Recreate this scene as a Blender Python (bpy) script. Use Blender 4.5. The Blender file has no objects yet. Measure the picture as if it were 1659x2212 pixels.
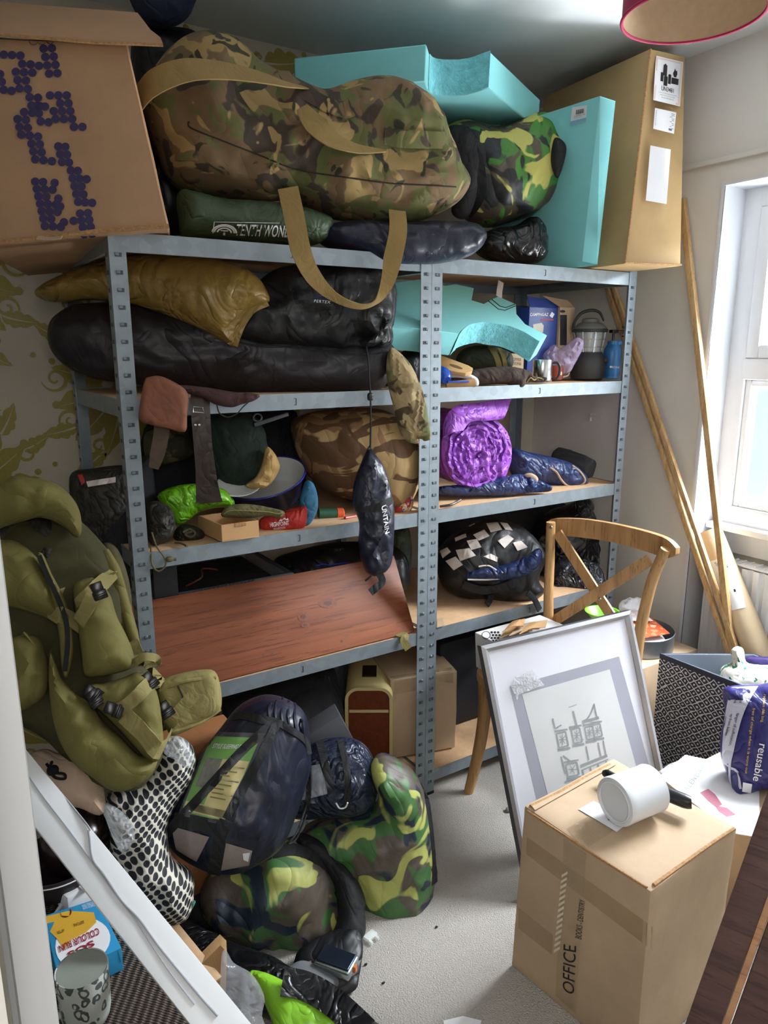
import bpy, bmesh, math, random
from mathutils import Vector, Matrix, noise, geometry
from mathutils.bvhtree import BVHTree
V = Vector
PI = math.pi
S = bpy.context.scene
COL = S.collection
random.seed(7)

# ------------------------------------------------------------------ camera, light, exposure
FPX, CX, CY = 1571.7, 829.5, 1106.0
CAM = V((-0.4132, -1.7833, 1.5044))
YAW, PITCH = 0.5721, 0.2246
FW = V((math.sin(YAW) * math.cos(PITCH), math.cos(YAW) * math.cos(PITCH), -math.sin(PITCH)))
RT = V((math.cos(YAW), -math.sin(YAW), 0))
UP = RT.cross(FW)
cd = bpy.data.cameras.new('camera')
cam = bpy.data.objects.new('camera', cd)
COL.objects.link(cam)
M = Matrix((RT, UP, -FW)).transposed().to_4x4()
M.translation = CAM
cam.matrix_world = M
cd.sensor_fit = 'VERTICAL'
cd.sensor_height = 36
cd.lens = FPX / 2212 * 36
cd.clip_start = 0.02
S.camera = cam
S.view_settings.view_transform = 'Standard'
S.view_settings.look = 'None'
S.view_settings.gamma = 1
S.view_settings.use_curve_mapping = False
S.view_settings.exposure = 0.68

w = bpy.data.worlds.new('sky')
S.world = w
w.use_nodes = True
w.node_tree.nodes['Background'].inputs[0].default_value = (0.80, 0.88, 1.0, 1)
w.node_tree.nodes['Background'].inputs[1].default_value = 2.0

def area_light(name, loc, target, sx, sy, power, color):
    l = bpy.data.lights.new(name, 'AREA')
    l.shape = 'RECTANGLE'
    l.size, l.size_y, l.energy, l.color = sx, sy, power, color
    o = bpy.data.objects.new(name, l)
    COL.objects.link(o)
    o.location = loc
    o.rotation_euler = (V(target) - V(loc)).to_track_quat('-Z', 'Y').to_euler()
    return o
area_light('ceiling_fill', (2.95, -0.7, 0.30), (1.3, -0.4, 2.4), 0.9, 1.6, 215, (0.93, 0.96, 1.0))  # added fill lamp outside, aimed up through the window to brighten ceiling and walls
# overcast sky seen by the window, and the lit landing behind the open doorway
area_light('window_daylight', (3.15, -0.95, 2.75), (1.6, -0.75, 1.05), 2.2, 1.5, 740, (0.88, 0.945, 1.0))
area_light('landing_light', (-0.75, -2.55, 1.95), (0.45, -0.3, 1.0), 1.0, 1.0, 13, (1.0, 0.97, 0.93))

# ------------------------------------------------------------------ pixel rays on real planes
def ray(u, v): return FW + RT * ((u - CX) / FPX) - UP * ((v - CY) / FPX)
def Px(u, v, x): d = ray(u, v); return CAM + d * ((x - CAM.x) / d.x)
def Py(u, v, y): d = ray(u, v); return CAM + d * ((y - CAM.y) / d.y)
def Pz(u, v, z): d = ray(u, v); return CAM + d * ((z - CAM.z) / d.z)
def Pd(u, v, t): return CAM + ray(u, v) * t
def Pn(u, v, p0, n): d = ray(u, v); return CAM + d * ((V(p0) - CAM).dot(n) / d.dot(n))
def depth(p): return (V(p) - CAM).dot(FW)

# ------------------------------------------------------------------ objects
ORG = {}
def tag(o, label, cat, group=None, kind=None):
    if label: o['label'] = label
    if cat: o['category'] = cat
    if group: o['group'] = group
    if kind: o['kind'] = kind
    return o
def thing(name, label, cat, loc, group=None):
    o = bpy.data.objects.new(name, None)
    o.empty_display_size = 0.05
    COL.objects.link(o)
    o.location = loc
    ORG[o.name] = V(loc)
    return tag(o, label, cat, group)
def bound(vs):
    lo = V([min(v[i] for v in vs) for i in range(3)]); hi = V([max(v[i] for v in vs) for i in range(3)])
    return lo, hi
def obj(name, geo, m, parent=None, ang=40, label=None):
    vs, fs = geo[0], geo[1]
    if parent is None:
        lo, hi = bound(vs)
        org = V(((lo.x + hi.x) / 2, (lo.y + hi.y) / 2, lo.z))
    else:
        org = ORG[parent.name]
    me = bpy.data.meshes.new(name)
    me.from_pydata([tuple(V(v) - org) for v in vs], [], fs)
    bm = bmesh.new(); bm.from_mesh(me)
    bmesh.ops.recalc_face_normals(bm, faces=bm.faces)
    bm.to_mesh(me); bm.free()
    for mm in (m if isinstance(m, (list, tuple)) else [m]): me.materials.append(mm)
    if len(geo) > 2:
        me.polygons.foreach_set('material_index', geo[2])
    me.polygons.foreach_set('use_smooth', [True] * len(me.polygons))
    me.set_sharp_from_angle(angle=math.radians(ang))
    o = bpy.data.objects.new(name, me)
    COL.objects.link(o)
    if parent is not None: o.parent = parent
    else: o.location = org
    ORG[o.name] = org
    if label: o['label'] = label
    return o
def solo(name, geo, m, label, cat, group=None, ang=40):
    return tag(obj(name, geo, m, None, ang), label, cat, group)
def struct(name, geo, m, parent=None, ang=40):
    o = obj(name, geo, m, parent, ang)
    if parent is None: o['kind'] = 'structure'
    return o

# ------------------------------------------------------------------ geometry: every builder returns (verts, faces)
def join(*gs):
    vs, fs = [], []
    for g in gs:
        k = len(vs); vs += [V(v) for v in g[0]]; fs += [[i + k for i in f] for f in g[1]]
    return vs, fs
def frombm(bm):
    bm.verts.index_update()
    return [v.co.copy() for v in bm.verts], [[v.index for v in f.verts] for f in bm.faces]
def tobm(g):
    bm = bmesh.new()
    vs = [bm.verts.new(v) for v in g[0]]
    for f in g[1]:
        try: bm.faces.new([vs[i] for i in f])
        except ValueError: pass
    bmesh.ops.recalc_face_normals(bm, faces=bm.faces)
    return bm
def bevel(g, off, seg=2, ang=20):
    bm = tobm(g)
    es = [e for e in bm.edges if len(e.link_faces) == 2 and e.calc_face_angle(0) > math.radians(ang)]
    bmesh.ops.bevel(bm, geom=es, offset=off, segments=seg, profile=0.6, affect='EDGES', clamp_overlap=True)
    g = frombm(bm); bm.free(); return g
def subdiv(g, n=1, smooth=0.0):
    bm = tobm(g)
    bmesh.ops.subdivide_edges(bm, edges=bm.edges, cuts=n, use_grid_fill=True, smooth=smooth)
    g = frombm(bm); bm.free(); return g
HEX = [[0, 3, 2, 1], [4, 5, 6, 7], [0, 1, 5, 4], [1, 2, 6, 5], [2, 3, 7, 6], [3, 0, 4, 7]]
def hexa(c, bev=0.0, seg=2):                                     # 4 bottom corners then the 4 above them
    g = ([V(p) for p in c], [list(f) for f in HEX])
    return bevel(g, bev, seg) if bev else g
def obox(c, size, rz=0.0, bev=0.0, ax=None, seg=2):
    X, Y, Z = ax if ax else (V((math.cos(rz), math.sin(rz), 0)), V((-math.sin(rz), math.cos(rz), 0)), V((0, 0, 1)))
    c = V(c); a, b, h = size[0] / 2, size[1] / 2, size[2] / 2
    P = [c + X * (sx * a) + Y * (sy * b) + Z * (sz * h) for sz in (-1, 1) for sx, sy in ((-1, -1), (1, -1), (1, 1), (-1, 1))]
    return hexa(P, bev, seg)
def bar(p, q, wd, th, up=(0, 0, 1), bev=0.0):                       # rectangular bar from p to q
    p, q = V(p), V(q); z = (q - p); L = z.length; z.normalize()
    x = z.cross(V(up)); x.normalize(); y = z.cross(x)
    return obox((p + q) / 2, (wd, th, L), bev=bev, ax=(x, y, z))
def prism(poly, vec, bev=0.0, seg=2):
    n = len(poly); vec = V(vec)
    vs = [V(p) for p in poly] + [V(p) + vec for p in poly]
    fs = [list(range(n))[::-1], [n + i for i in range(n)]] + [[i, (i + 1) % n, n + (i + 1) % n, n + i] for i in range(n)]
    g = (vs, fs)
    return bevel(g, bev, seg) if bev else g
def cr(p0, p1, p2, p3, t):
    return 0.5 * ((2 * p1) + (p2 - p0) * t + (2 * p0 - 5 * p1 + 4 * p2 - p3) * t * t + (3 * p1 - p0 - 3 * p2 + p3) * t ** 3)
def spline(pts, n=6, closed=False):
    pts = [V(p) for p in pts]; m = len(pts); out = []
    for i in range(m if closed else m - 1):
        if closed: a, b, c, d = pts[i - 1], pts[i], pts[(i + 1) % m], pts[(i + 2) % m]
        else: a, b, c, d = pts[max(i - 1, 0)], pts[i], pts[i + 1], pts[min(i + 2, m - 1)]
        out += [cr(a, b, c, d, k / n) for k in range(n)]
    if not closed: out.append(pts[-1])
    return out
def lerp(a, b, t): return a + (b - a) * t
def sample(xs, t):
    k = t * (len(xs) - 1); i = min(int(k), len(xs) - 2)
    return lerp(xs[i], xs[i + 1], k - i)
def frames(pts, closed=False):
    m = len(pts); T = []
    for i in range(m):
        a, b = (pts[i - 1], pts[(i + 1) % m]) if closed else (pts[max(i - 1, 0)], pts[min(i + 1, m - 1)])
        d = b - a
        T.append(d.normalized() if d.length > 1e-9 else V((0, 0, 1)))
    n = T[0].orthogonal().normalized(); N = []
    for t in T:
        n = n - t * n.dot(t)
        n = n.normalized() if n.length > 1e-6 else t.orthogonal().normalized()
        N.append(n.copy())
    return T, N
def tube(pts, r, n=10, closed=False, caps=True, sp=0, flat=1.0, flatdir=None):
    pts = spline(pts, sp, closed) if sp else [V(p) for p in pts]
    m = len(pts); T, N = frames(pts, closed); vs, fs = [], []
    for i, p in enumerate(pts):
        rr = sample(r, i / max(m - 1, 1)) if isinstance(r, (list, tuple)) else r
        a = N[i]
        if flatdir is not None:
            a = V(flatdir) - T[i] * V(flatdir).dot(T[i]); a.normalize()
        b = T[i].cross(a)
        vs += [p + (a * (math.cos(2 * PI * k / n) * flat) + b * math.sin(2 * PI * k / n)) * rr for k in range(n)]
    for i in range(m if closed else m - 1):
        j = (i + 1) % m
        fs += [[i * n + k, i * n + (k + 1) % n, j * n + (k + 1) % n, j * n + k] for k in range(n)]
    if caps and not closed:
        fs += [list(range(n))[::-1], [(m - 1) * n + k for k in range(n)]]
    return vs, fs
def ribbon(pts, wd, th, nrm, sp=6):                               # flat strap; nrm = one facing vector or one per point
    P = spline(pts, sp) if sp else [V(p) for p in pts]
    m = len(P); T, _ = frames(P); vs, fs = [], []
    for i, p in enumerate(P):
        t = i / max(m - 1, 1)
        nn = V(sample([V(x) for x in nrm], t)) if isinstance(nrm, list) else V(nrm)
        nn = nn - T[i] * nn.dot(T[i]); nn.normalize()
        s = T[i].cross(nn)
        ww = sample(wd, t) if isinstance(wd, (list, tuple)) else wd
        a, b = s * (ww / 2), nn * (th / 2)
        vs += [p - a - b, p + a - b, p + a + b, p - a + b]
    for i in range(m - 1):
        fs += [[i * 4 + k, i * 4 + (k + 1) % 4, i * 4 + 4 + (k + 1) % 4, i * 4 + 4 + k] for k in range(4)]
    fs += [[3, 2, 1, 0], [m * 4 - 4 + k for k in range(4)]]
    return vs, fs
def lathe(prof, base, axis=(0, 0, 1), n=32, closed=False):
    z = V(axis).normalized(); x = z.orthogonal().normalized(); y = z.cross(x); base = V(base); vs, fs = [], []
    for r, h in prof:
        vs += [base + z * h + (x * math.cos(2 * PI * k / n) + y * math.sin(2 * PI * k / n)) * max(r, 1e-4) for k in range(n)]
    m = len(prof)
    for i in range(m if closed else m - 1):
        j = (i + 1) % m
        fs += [[i * n + k, i * n + (k + 1) % n, j * n + (k + 1) % n, j * n + k] for k in range(n)]
    if not closed:
        fs += [list(range(n))[::-1], [(m - 1) * n + k for k in range(n)]]
    return vs, fs
def fbm(p, o=3):
    s, a = 0.0, 1.0
    for _ in range(o):
        s += a * noise.noise(p); p = p * 2.03 + V((11.3, 7.1, 3.7)); a *= 0.5
    return s
def ridge(p):                                                     # creases: sharp folds with soft valleys
    q = p + V((noise.noise(p * 0.7 + V((5, 1, 2))), noise.noise(p * 0.7 + V((1, 8, 3))), noise.noise(p * 0.7 + V((9, 4, 6))))) * 0.9
    a = 1 - abs(noise.noise(q)) * 2.2
    b = 1 - abs(noise.noise(q * 2.1 + V((3, 9, 1)))) * 2.2
    return a * 0.65 + b * 0.35 - 0.35
def vnormals(g):
    vs, fs = g; N = [V((0, 0, 0)) for _ in vs]
    for f in fs:
        p = [vs[i] for i in f[:4]]
        n = (p[1] - p[0]).cross(p[2] - p[0])
        if len(p) == 4: n = n + (p[2] - p[0]).cross(p[3] - p[0])
        for i in f: N[i] += n
    return [n.normalized() if n.length > 1e-12 else V((0, 0, 1)) for n in N]
def crumple(g, amp, freq, seed=0, stretch=(1, 1, 1), fold=0.7):
    vs, fs = g; N = vnormals(g); s = V((seed * 3.17, seed * 1.71, seed * 2.3)); st = V(stretch); out = []
    for v, n in zip(vs, N):
        p = V((v[0] * st.x, v[1] * st.y, v[2] * st.z)) * freq + s
        d = fold * ridge(p) + (1 - fold) * fbm(p)
        out.append(V(v) + n * (d * amp))
    return out, fs
def offset_in(poly, pts):
    out = []
    n = len(poly); seg = [(poly[i], poly[(i + 1) % n] - poly[i]) for i in range(n)]
    seg = [(a, d, max(d.length_squared, 1e-12)) for a, d in seg]
    for p in pts:
        best = 1e9
        for a, d, L in seg:
            w_ = p - a; t = w_.dot(d) / L
            t = 0.0 if t < 0 else 1.0 if t > 1 else t
            e = (w_ - d * t).length_squared
            if e < best: best = e
        out.append(math.sqrt(best))
    return out
def inside(poly, p):
    c = False; n = len(poly); j = n - 1
    for i in range(n):
        a, b = poly[i], poly[j]
        if (a.y > p.y) != (b.y > p.y) and p.x < (b.x - a.x) * (p.y - a.y) / (b.y - a.y) + a.x: c = not c
        j = i
    return c
def facing(p): return (CAM - V(p)).normalized()
def puff(px, p0, nrm=None, T=0.08, back=None, h=0.012, rim=None, p=2.0, amp=0.0, freq=12, seed=0, stretch=(1, 1, 1), fold=0.7, sp=5, shape=None, zmin=None, xmax=None, ymax=None, ymin=None):
    """A soft body: the outline traced on the plane through p0, filled out to thickness T in front and back behind it."""
    p0 = V(p0); n = V(nrm).normalized() if nrm is not None else facing(p0)
    if n.dot(CAM - p0) < 0: n = -n
    back = T if back is None else back
    ex = V((0, 0, 1)).cross(n)
    ex = ex.normalized() if ex.length > 1e-3 else V((1, 0, 0))
    ey = n.cross(ex)
    P3 = [Pn(u, v, p0, n) for u, v in px]
    P2 = [V((( q - p0).dot(ex), (q - p0).dot(ey))) for q in P3]
    if sp: P2 = [V((q.x, q.y)) for q in spline([V((a.x, a.y, 0)) for a in P2], sp, True)]
    # even spacing round the outline
    L = [(P2[(i + 1) % len(P2)] - P2[i]).length for i in range(len(P2))]
    tot = sum(L); m = max(12, int(tot / h)); out = []; i = 0; acc = 0.0
    for k in range(m):
        s = tot * k / m
        while acc + L[i] < s and i < len(P2) - 1: acc += L[i]; i += 1
        out.append(lerp(P2[i], P2[(i + 1) % len(P2)], (s - acc) / max(L[i], 1e-9)))
    poly = out
    lo = V((min(q.x for q in poly), min(q.y for q in poly))); hi = V((max(q.x for q in poly), max(q.y for q in poly)))
    cand = []; j = 0; y = lo.y + h * 0.5
    while y < hi.y:
        x = lo.x + (h * 0.5 if j % 2 else 0)
        while x < hi.x:
            q = V((x, y))
            if inside(poly, q): cand.append(q)
            x += h
        y += h * 0.87; j += 1
    D = offset_in(poly, cand)
    ring = []                                                       # an even inner row keeps the rim smooth
    A2 = sum(poly[i - 1].x * poly[i].y - poly[i].x * poly[i - 1].y for i in range(len(poly)))
    for i in range(len(poly)):
        tv = poly[(i + 1) % len(poly)] - poly[i - 1]
        nv = V((-tv.y, tv.x)) if A2 > 0 else V((tv.y, -tv.x))
        if nv.length > 1e-9: ring.append(poly[i] + nv.normalized() * (h * 0.45))
    ring = [q for q, d in zip(ring, offset_in(poly, ring)) if d > h * 0.40 and inside(poly, q)]
    inn = [(q, d) for q, d in zip(cand, D) if d > h * 1.05]
    pts = poly + ring + [q for q, _ in inn]
    edges = [(k, (k + 1) % len(poly)) for k in range(len(poly))]
    r = geometry.delaunay_2d_cdt(pts, edges, [], 1, 1e-7)
    pv, pf = r[0], r[2]
    dist = offset_in(poly, pv)
    mx = max(dist); rm = min(rim, mx) if rim else mx
    edge = set()
    cnt = {}
    for f in pf:
        for a in range(len(f)):
            e = tuple(sorted((f[a], f[(a + 1) % len(f)]))); cnt[e] = cnt.get(e, 0) + 1
    for e, c in cnt.items():
        if c == 1: edge.update(e)
    vs, fs = [], []; bi = {}
    s = V((seed * 3.17, seed * 1.71, seed * 2.3)); st = V(stretch)
    def prof(d):
        t = min(d / rm, 1.0); return (1 - (1 - t) ** p) ** (1 / p)
    for k, q in enumerate(pv):
        w3 = p0 + ex * q.x + ey * q.y; hgt = prof(dist[k]) if k not in edge else 0.0
        kk = shape((q.x - lo.x) / max(hi.x - lo.x, 1e-6), (q.y - lo.y) / max(hi.y - lo.y, 1e-6)) if shape else 1.0
        wr = 0.0
        if amp:
            a = V((q.x * st.x, q.y * st.y, 0)) * freq + s
            wr = 1.7 * amp * (fold * ridge(a) + (1 - fold) * fbm(a)) * min(1, hgt * 1.3)
        vs.append(w3 + n * (T * hgt * kk + wr))
    nb = len(pv)
    for k, q in enumerate(pv):
        if k in edge: bi[k] = k
        else:
            bi[k] = len(vs)
            vs.append(p0 + ex * q.x + ey * q.y - n * (back * prof(dist[k])))
    for f in pf:
        fs.append(list(f)); fs.append([bi[a] for a in reversed(f)])
    for v in vs:                                                    # settle on what it lies on or leans against
        if zmin is not None and v.z < zmin: v.z = zmin + (v.z - zmin) * 0.02
        if xmax is not None and v.x > xmax: v.x = xmax + (v.x - xmax) * 0.02
        if ymax is not None and v.y > ymax: v.y = ymax + (v.y - ymax) * 0.02
        if ymin is not None and v.y < ymin: v.y = ymin + (v.y - ymin) * 0.02
    return vs, fs
def blob(c, rad, ax=None, p=2.5, n=28, m=18, amp=0.0, freq=10, seed=0):   # superellipsoid body
    X, Y, Z = ax if ax else (V((1, 0, 0)), V((0, 1, 0)), V((0, 0, 1))); c = V(c); vs, fs = [], []
    f = lambda a: math.copysign(abs(a) ** (2 / p), a)
    for i in range(m + 1):
        th = -PI / 2 + PI * i / m
        for k in range(n):
            ph = 2 * PI * k / n
            vs.append(c + X * (rad[0] * f(math.cos(th)) * f(math.cos(ph))) + Y * (rad[1] * f(math.cos(th)) * f(math.sin(ph))) + Z * (rad[2] * f(math.sin(th))))
    for i in range(m):
        fs += [[i * n + k, i * n + (k + 1) % n, (i + 1) * n + (k + 1) % n, (i + 1) * n + k] for k in range(n)]
    g = (vs, fs)
    bm = tobm(g); bmesh.ops.remove_doubles(bm, verts=bm.verts, dist=1e-5); g = frombm(bm); bm.free()
    return crumple(g, amp, freq, seed) if amp else g
def sheet(rows, nu=6, th=0.003, amp=0.0, freq=12, seed=0):         # cloth through a grid of points
    R = [spline(r, nu) for r in rows]
    cols = list(zip(*R)); C2 = [spline(c, nu) for c in cols]
    a, b = len(C2), len(C2[0]); vs = [C2[i][j] for i in range(a) for j in range(b)]
    fs = [[i * b + j, (i + 1) * b + j, (i + 1) * b + j + 1, i * b + j + 1] for i in range(a - 1) for j in range(b - 1)]
    g = (vs, fs)
    if amp: g = crumple(g, amp, freq, seed)
    N = vnormals(g); vs = g[0]; k = len(vs)
    allv = [v + n * th / 2 for v, n in zip(vs, N)] + [v - n * th / 2 for v, n in zip(vs, N)]
    F = [list(f) for f in fs] + [[i + k for i in reversed(f)] for f in fs]
    ring = [i * b for i in range(a)] + [(a - 1) * b + j for j in range(1, b)] + [i * b + b - 1 for i in range(a - 2, -1, -1)] + [j for j in range(b - 2, 0, -1)]
    F += [[ring[i], ring[(i + 1) % len(ring)], ring[(i + 1) % len(ring)] + k, ring[i] + k] for i in range(len(ring))]
    return allv, F
# ------------------------------------------------------------------ things laid onto a surface already built
def bvh(*gs):
    g = join(*gs); return BVHTree.FromPolygons([tuple(v) for v in g[0]], g[1])
def hit(b, u, v, off=0.001, fall=None):
    d = ray(u, v); d.normalize()
    r = b.ray_cast(CAM, d)
    if r[0] is None:
        if fall is not None: return fall
        r2 = b.find_nearest(CAM + d * 2.2); return r2[0] + (-d) * off
    return r[0] - d * off
def bil(q, s, t):
    a, b, c, d = [V((x[0], x[1])) for x in q]                       # TL TR BR BL
    return lerp(lerp(a, b, s), lerp(d, c, s), t)
def patch(b, q, nx=10, ny=10, off=0.002, th=0.001):                  # a label that follows the surface
    P = [[hit(b, *bil(q, i / nx, j / ny), off) for i in range(nx + 1)] for j in range(ny + 1)]
    k = nx + 1; f = [p for r in P for p in r]; m = len(f)
    vs = f + [p + (p - CAM).normalized() * th for p in f]
    fs = [[j * k + i, j * k + i + 1, (j + 1) * k + i + 1, (j + 1) * k + i] for j in range(ny) for i in range(nx)]
    fs += [[x + m for x in reversed(g)] for g in fs]
    ring = list(range(k)) + [j * k + nx for j in range(1, ny + 1)] + [ny * k + i for i in range(nx - 1, -1, -1)] + [j * k for j in range(ny - 1, 0, -1)]
    fs += [[ring[i], ring[(i + 1) % len(ring)], ring[(i + 1) % len(ring)] + m, ring[i] + m] for i in range(len(ring))]
    return vs, fs
def flat_mesh(polys, b, q, off=0.003, dens=0):                        # shapes in the unit square put onto a surface
    vs, fs = [], []
    for poly in polys:
        k = len(vs)
        if dens:
            pp = []
            for i in range(len(poly)):
                a, c = poly[i], poly[(i + 1) % len(poly)]
                pp += [(lerp(a[0], c[0], t / dens), lerp(a[1], c[1], t / dens)) for t in range(dens)]
            poly = pp
        vs += [hit(b, *bil(q, x, y), off) for x, y in poly]
        fs.append(list(range(k, k + len(poly))))
    return vs, fs
def text(b, q, s, off=0.003, shear=0.0, bold=0.0, spacing=1.0):         # lettering laid into a pixel quad on a surface
    c = bpy.data.curves.new('lettering', 'FONT'); c.body = s; c.resolution_u = 3; c.shear = shear; c.offset = bold
    c.space_character = spacing
    o = bpy.data.objects.new('lettering', c); COL.objects.link(o)
    dg = bpy.context.evaluated_depsgraph_get()
    me = bpy.data.meshes.new_from_object(o.evaluated_get(dg))
    xs = [v.co.x for v in me.vertices]; ys = [v.co.y for v in me.vertices]
    x0, x1, y0, y1 = min(xs), max(xs), min(ys), max(ys)
    vs = [hit(b, *bil(q, (v.co.x - x0) / (x1 - x0), (y1 - v.co.y) / (y1 - y0)), off) for v in me.vertices]
    fs = [list(p.vertices) for p in me.polygons]
    bpy.data.objects.remove(o); bpy.data.curves.remove(c); bpy.data.meshes.remove(me)
    return vs, fs
def strap(b, px, wd, th=0.003, off=0.004, sp=6, nrm=None):              # webbing lying on a surface along a pixel path
    pp = spline([V((u, v, 0)) for u, v in px], sp)
    P = [hit(b, q.x, q.y, off) for q in pp]
    for _ in range(2): P = [P[0]] + [(P[i - 1] + P[i] * 2 + P[i + 1]) / 4 for i in range(1, len(P) - 1)] + [P[-1]]
    N = []
    for p_ in P:
        r = b.find_nearest(p_); nn = r[1] if r[1] is not None else facing(p_)
        if nn.dot(CAM - p_) < 0: nn = -nn
        N.append((nn + facing(p_) * 0.6).normalized())
    return ribbon(P, wd, th, N if nrm is None else nrm, sp=0)
# ------------------------------------------------------------------ materials
def lin(h):
    if not isinstance(h, str): return tuple(h)
    c = [int(h[i:i + 2], 16) / 255 for i in (0, 2, 4)]
    return tuple(x / 12.92 if x <= 0.04045 else ((x + 0.055) / 1.055) ** 2.4 for x in c)
class NT:
    def __init__(s, name):
        s.m = bpy.data.materials.new(name); s.m.use_nodes = True; s.t = s.m.node_tree; s.n = s.t.nodes; s.b = s.n['Principled BSDF']
    def new(s, t, **k):
        o = s.n.new('ShaderNode' + t)
        for a, b in k.items(): setattr(o, a, b)
        return o
    def link(s, a, b): s.t.links.new(a, b)
    def co(s, scale=(1, 1, 1), rot=(0, 0, 0), src='Object'):
        c = s.new('TexCoord'); m1 = s.new('Mapping'); m1.inputs['Rotation'].default_value = rot
        m2 = s.new('Mapping'); m2.inputs['Scale'].default_value = scale
        s.link(c.outputs[src], m1.inputs[0]); s.link(m1.outputs[0], m2.inputs[0]); return m2.outputs[0]
    def noise(s, co, scale, detail=3, rough=0.5, dist=0.0):
        n = s.new('TexNoise'); n.inputs['Scale'].default_value = scale; n.inputs['Detail'].default_value = detail
        n.inputs['Roughness'].default_value = rough; n.inputs['Distortion'].default_value = dist
        s.link(co, n.inputs['Vector']); return n.outputs['Fac']
    def ramp(s, f, stops, const=False):
        r = s.new('ValToRGB'); e = r.color_ramp.elements
        if const: r.color_ramp.interpolation = 'CONSTANT'
        for i, (p, c) in enumerate(stops):
            x = e[i] if i < 2 else e.new(p)
            x.position = p; x.color = (*lin(c), 1)
        s.link(f, r.inputs[0]); return r.outputs[0]
    def mix(s, f, a, b, mode='MIX'):
        m = s.new('Mix', data_type='RGBA', blend_type=mode)
        for k, x in ((0, f), (6, a), (7, b)):
            if hasattr(x, 'links') or hasattr(x, 'is_linked'): s.link(x, m.inputs[k])
            elif k == 0: m.inputs[0].default_value = x
            else: m.inputs[k].default_value = (*lin(x), 1)
        return m.outputs[2]
    def math(s, op, a, b=0.0):
        m = s.new('Math', operation=op)
        for k, x in ((0, a), (1, b)):
            if hasattr(x, 'is_linked'): s.link(x, m.inputs[k])
            else: m.inputs[k].default_value = x
        return m.outputs[0]
    def color(s, c):
        if hasattr(c, 'is_linked'): s.link(c, s.b.inputs['Base Color'])
        else: s.b.inputs['Base Color'].default_value = (*lin(c), 1)
    def set(s, **k):
        names = dict(rough='Roughness', metal='Metallic', spec='Specular IOR Level', sheen='Sheen Weight', coat='Coat Weight', trans='Transmission Weight', ior='IOR', alpha='Alpha', sss='Subsurface Weight', coatr='Coat Roughness')
        for a, b in k.items(): s.b.inputs[names[a]].default_value = b
    def bump(s, f, strength=0.3, dist=0.002):
        b = s.new('Bump'); b.inputs['Strength'].default_value = strength; b.inputs['Distance'].default_value = dist
        s.link(f, b.inputs['Height'])
        old = s.b.inputs['Normal'].links
        if old: s.link(old[0].from_socket, b.inputs['Normal'])
        s.link(b.outputs[0], s.b.inputs['Normal'])
    def creases(s, scale, strength):                                # sharp cloth folds over soft undulation
        co = s.co((1, 1, 0.75), (0.5, 0.3, 0.4))
        a = s.noise(co, scale * 0.55, 2, 0.5, 1.6); b = s.noise(co, scale * 1.3, 2, 0.5, 1.0)
        fa = s.math('POWER', s.math('ABSOLUTE', s.math('SUBTRACT', a, 0.5)), 0.7); fb = s.math('POWER', s.math('ABSOLUTE', s.math('SUBTRACT', b, 0.5)), 0.7)
        h = s.math('ADD', s.math('ADD', fa, s.math('MULTIPLY', fb, 0.22)), s.math('MULTIPLY', a, 0.5))
        s.bump(h, min(1, strength * 1.2), 0.026)
def plain(name, c, rough=0.6, var=0.12, vs=8, bs=0, bstr=0.3, bd=0.002, **k):
    t = NT(name); co = t.co()
    c = lin(c)
    lo = tuple(x * (1 - var) for x in c); hi = tuple(min(1, x * (1 + var)) for x in c)
    t.color(t.ramp(t.noise(co, vs, 4, 0.6), [(0.3, lo), (0.7, hi)]))
    t.set(rough=rough, **k)
    if bs: t.bump(t.noise(co, bs, 3, 0.6), bstr, bd)
    return t.m
def fabric(name, c, rough=0.75, var=0.15, weave=700, wr=14, wstr=0.45, sheen=0.0, **k):
    t = NT(name); co = t.co(); c = lin(c)
    lo = tuple(x * (1 - var) for x in c); hi = tuple(min(1, x * (1 + var)) for x in c)
    t.color(t.ramp(t.noise(co, 9, 5, 0.65), [(0.3, lo), (0.7, hi)]))
    t.set(rough=rough, sheen=sheen, **k)
    t.creases(wr, wstr)
    t.bump(t.noise(co, weave, 1, 0.5), 0.15, 0.0006)
    return t.m
def camo(name, base, layers, scale=7, rough=0.75, dist=0.5, rot=(0.3, 0.4, 0.2), sc=(1, 1, 1), wr=14, wstr=0.4, soft=0.012):
    t = NT(name); col = None
    for i, (c, thr, k) in enumerate(layers):
        co = t.co(sc, (rot[0] + i * 0.7, rot[1] + i * 1.1, rot[2] + i * 0.35))
        f = t.noise(co, scale * k, 2.2, 0.45, dist)
        mask = t.ramp(f, [(thr - soft, (0, 0, 0)), (thr + soft, (1, 1, 1))])
        col = t.mix(mask, base if col is None else col, c)
    t.color(col); t.set(rough=rough)
    co = t.co()
    t.creases(wr, wstr)
    t.bump(t.noise(co, 700, 1), 0.15, 0.0006)
    return t.m
def board(name, c, corr=(0, 0, 1), rough=0.72, dark=0.82):             # corrugated cardboard
    t = NT(name); co = t.co(); c = lin(c)
    a = t.ramp(t.noise(co, 5, 6, 0.6), [(0.3, tuple(x * dark for x in c)), (0.7, tuple(min(1, x * 1.06) for x in c))])
    t.color(t.mix(t.math('MULTIPLY', t.noise(co, 220, 2), 0.25), a, tuple(x * 0.7 for x in c)))
    t.set(rough=rough, spec=0.3)
    w_ = t.new('TexWave'); w_.inputs['Scale'].default_value = 55; w_.inputs['Distortion'].default_value = 0.6
    mp = t.co((1, 1, 1) if corr[2] else (1, 1, 0.2)); t.link(mp, w_.inputs['Vector'])
    if corr[2]: w_.bands_direction = 'X'
    t.bump(w_.outputs['Fac'], 0.05, 0.001)
    t.bump(t.noise(co, 7, 3, 0.55), 0.25, 0.01)
    return t.m
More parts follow.
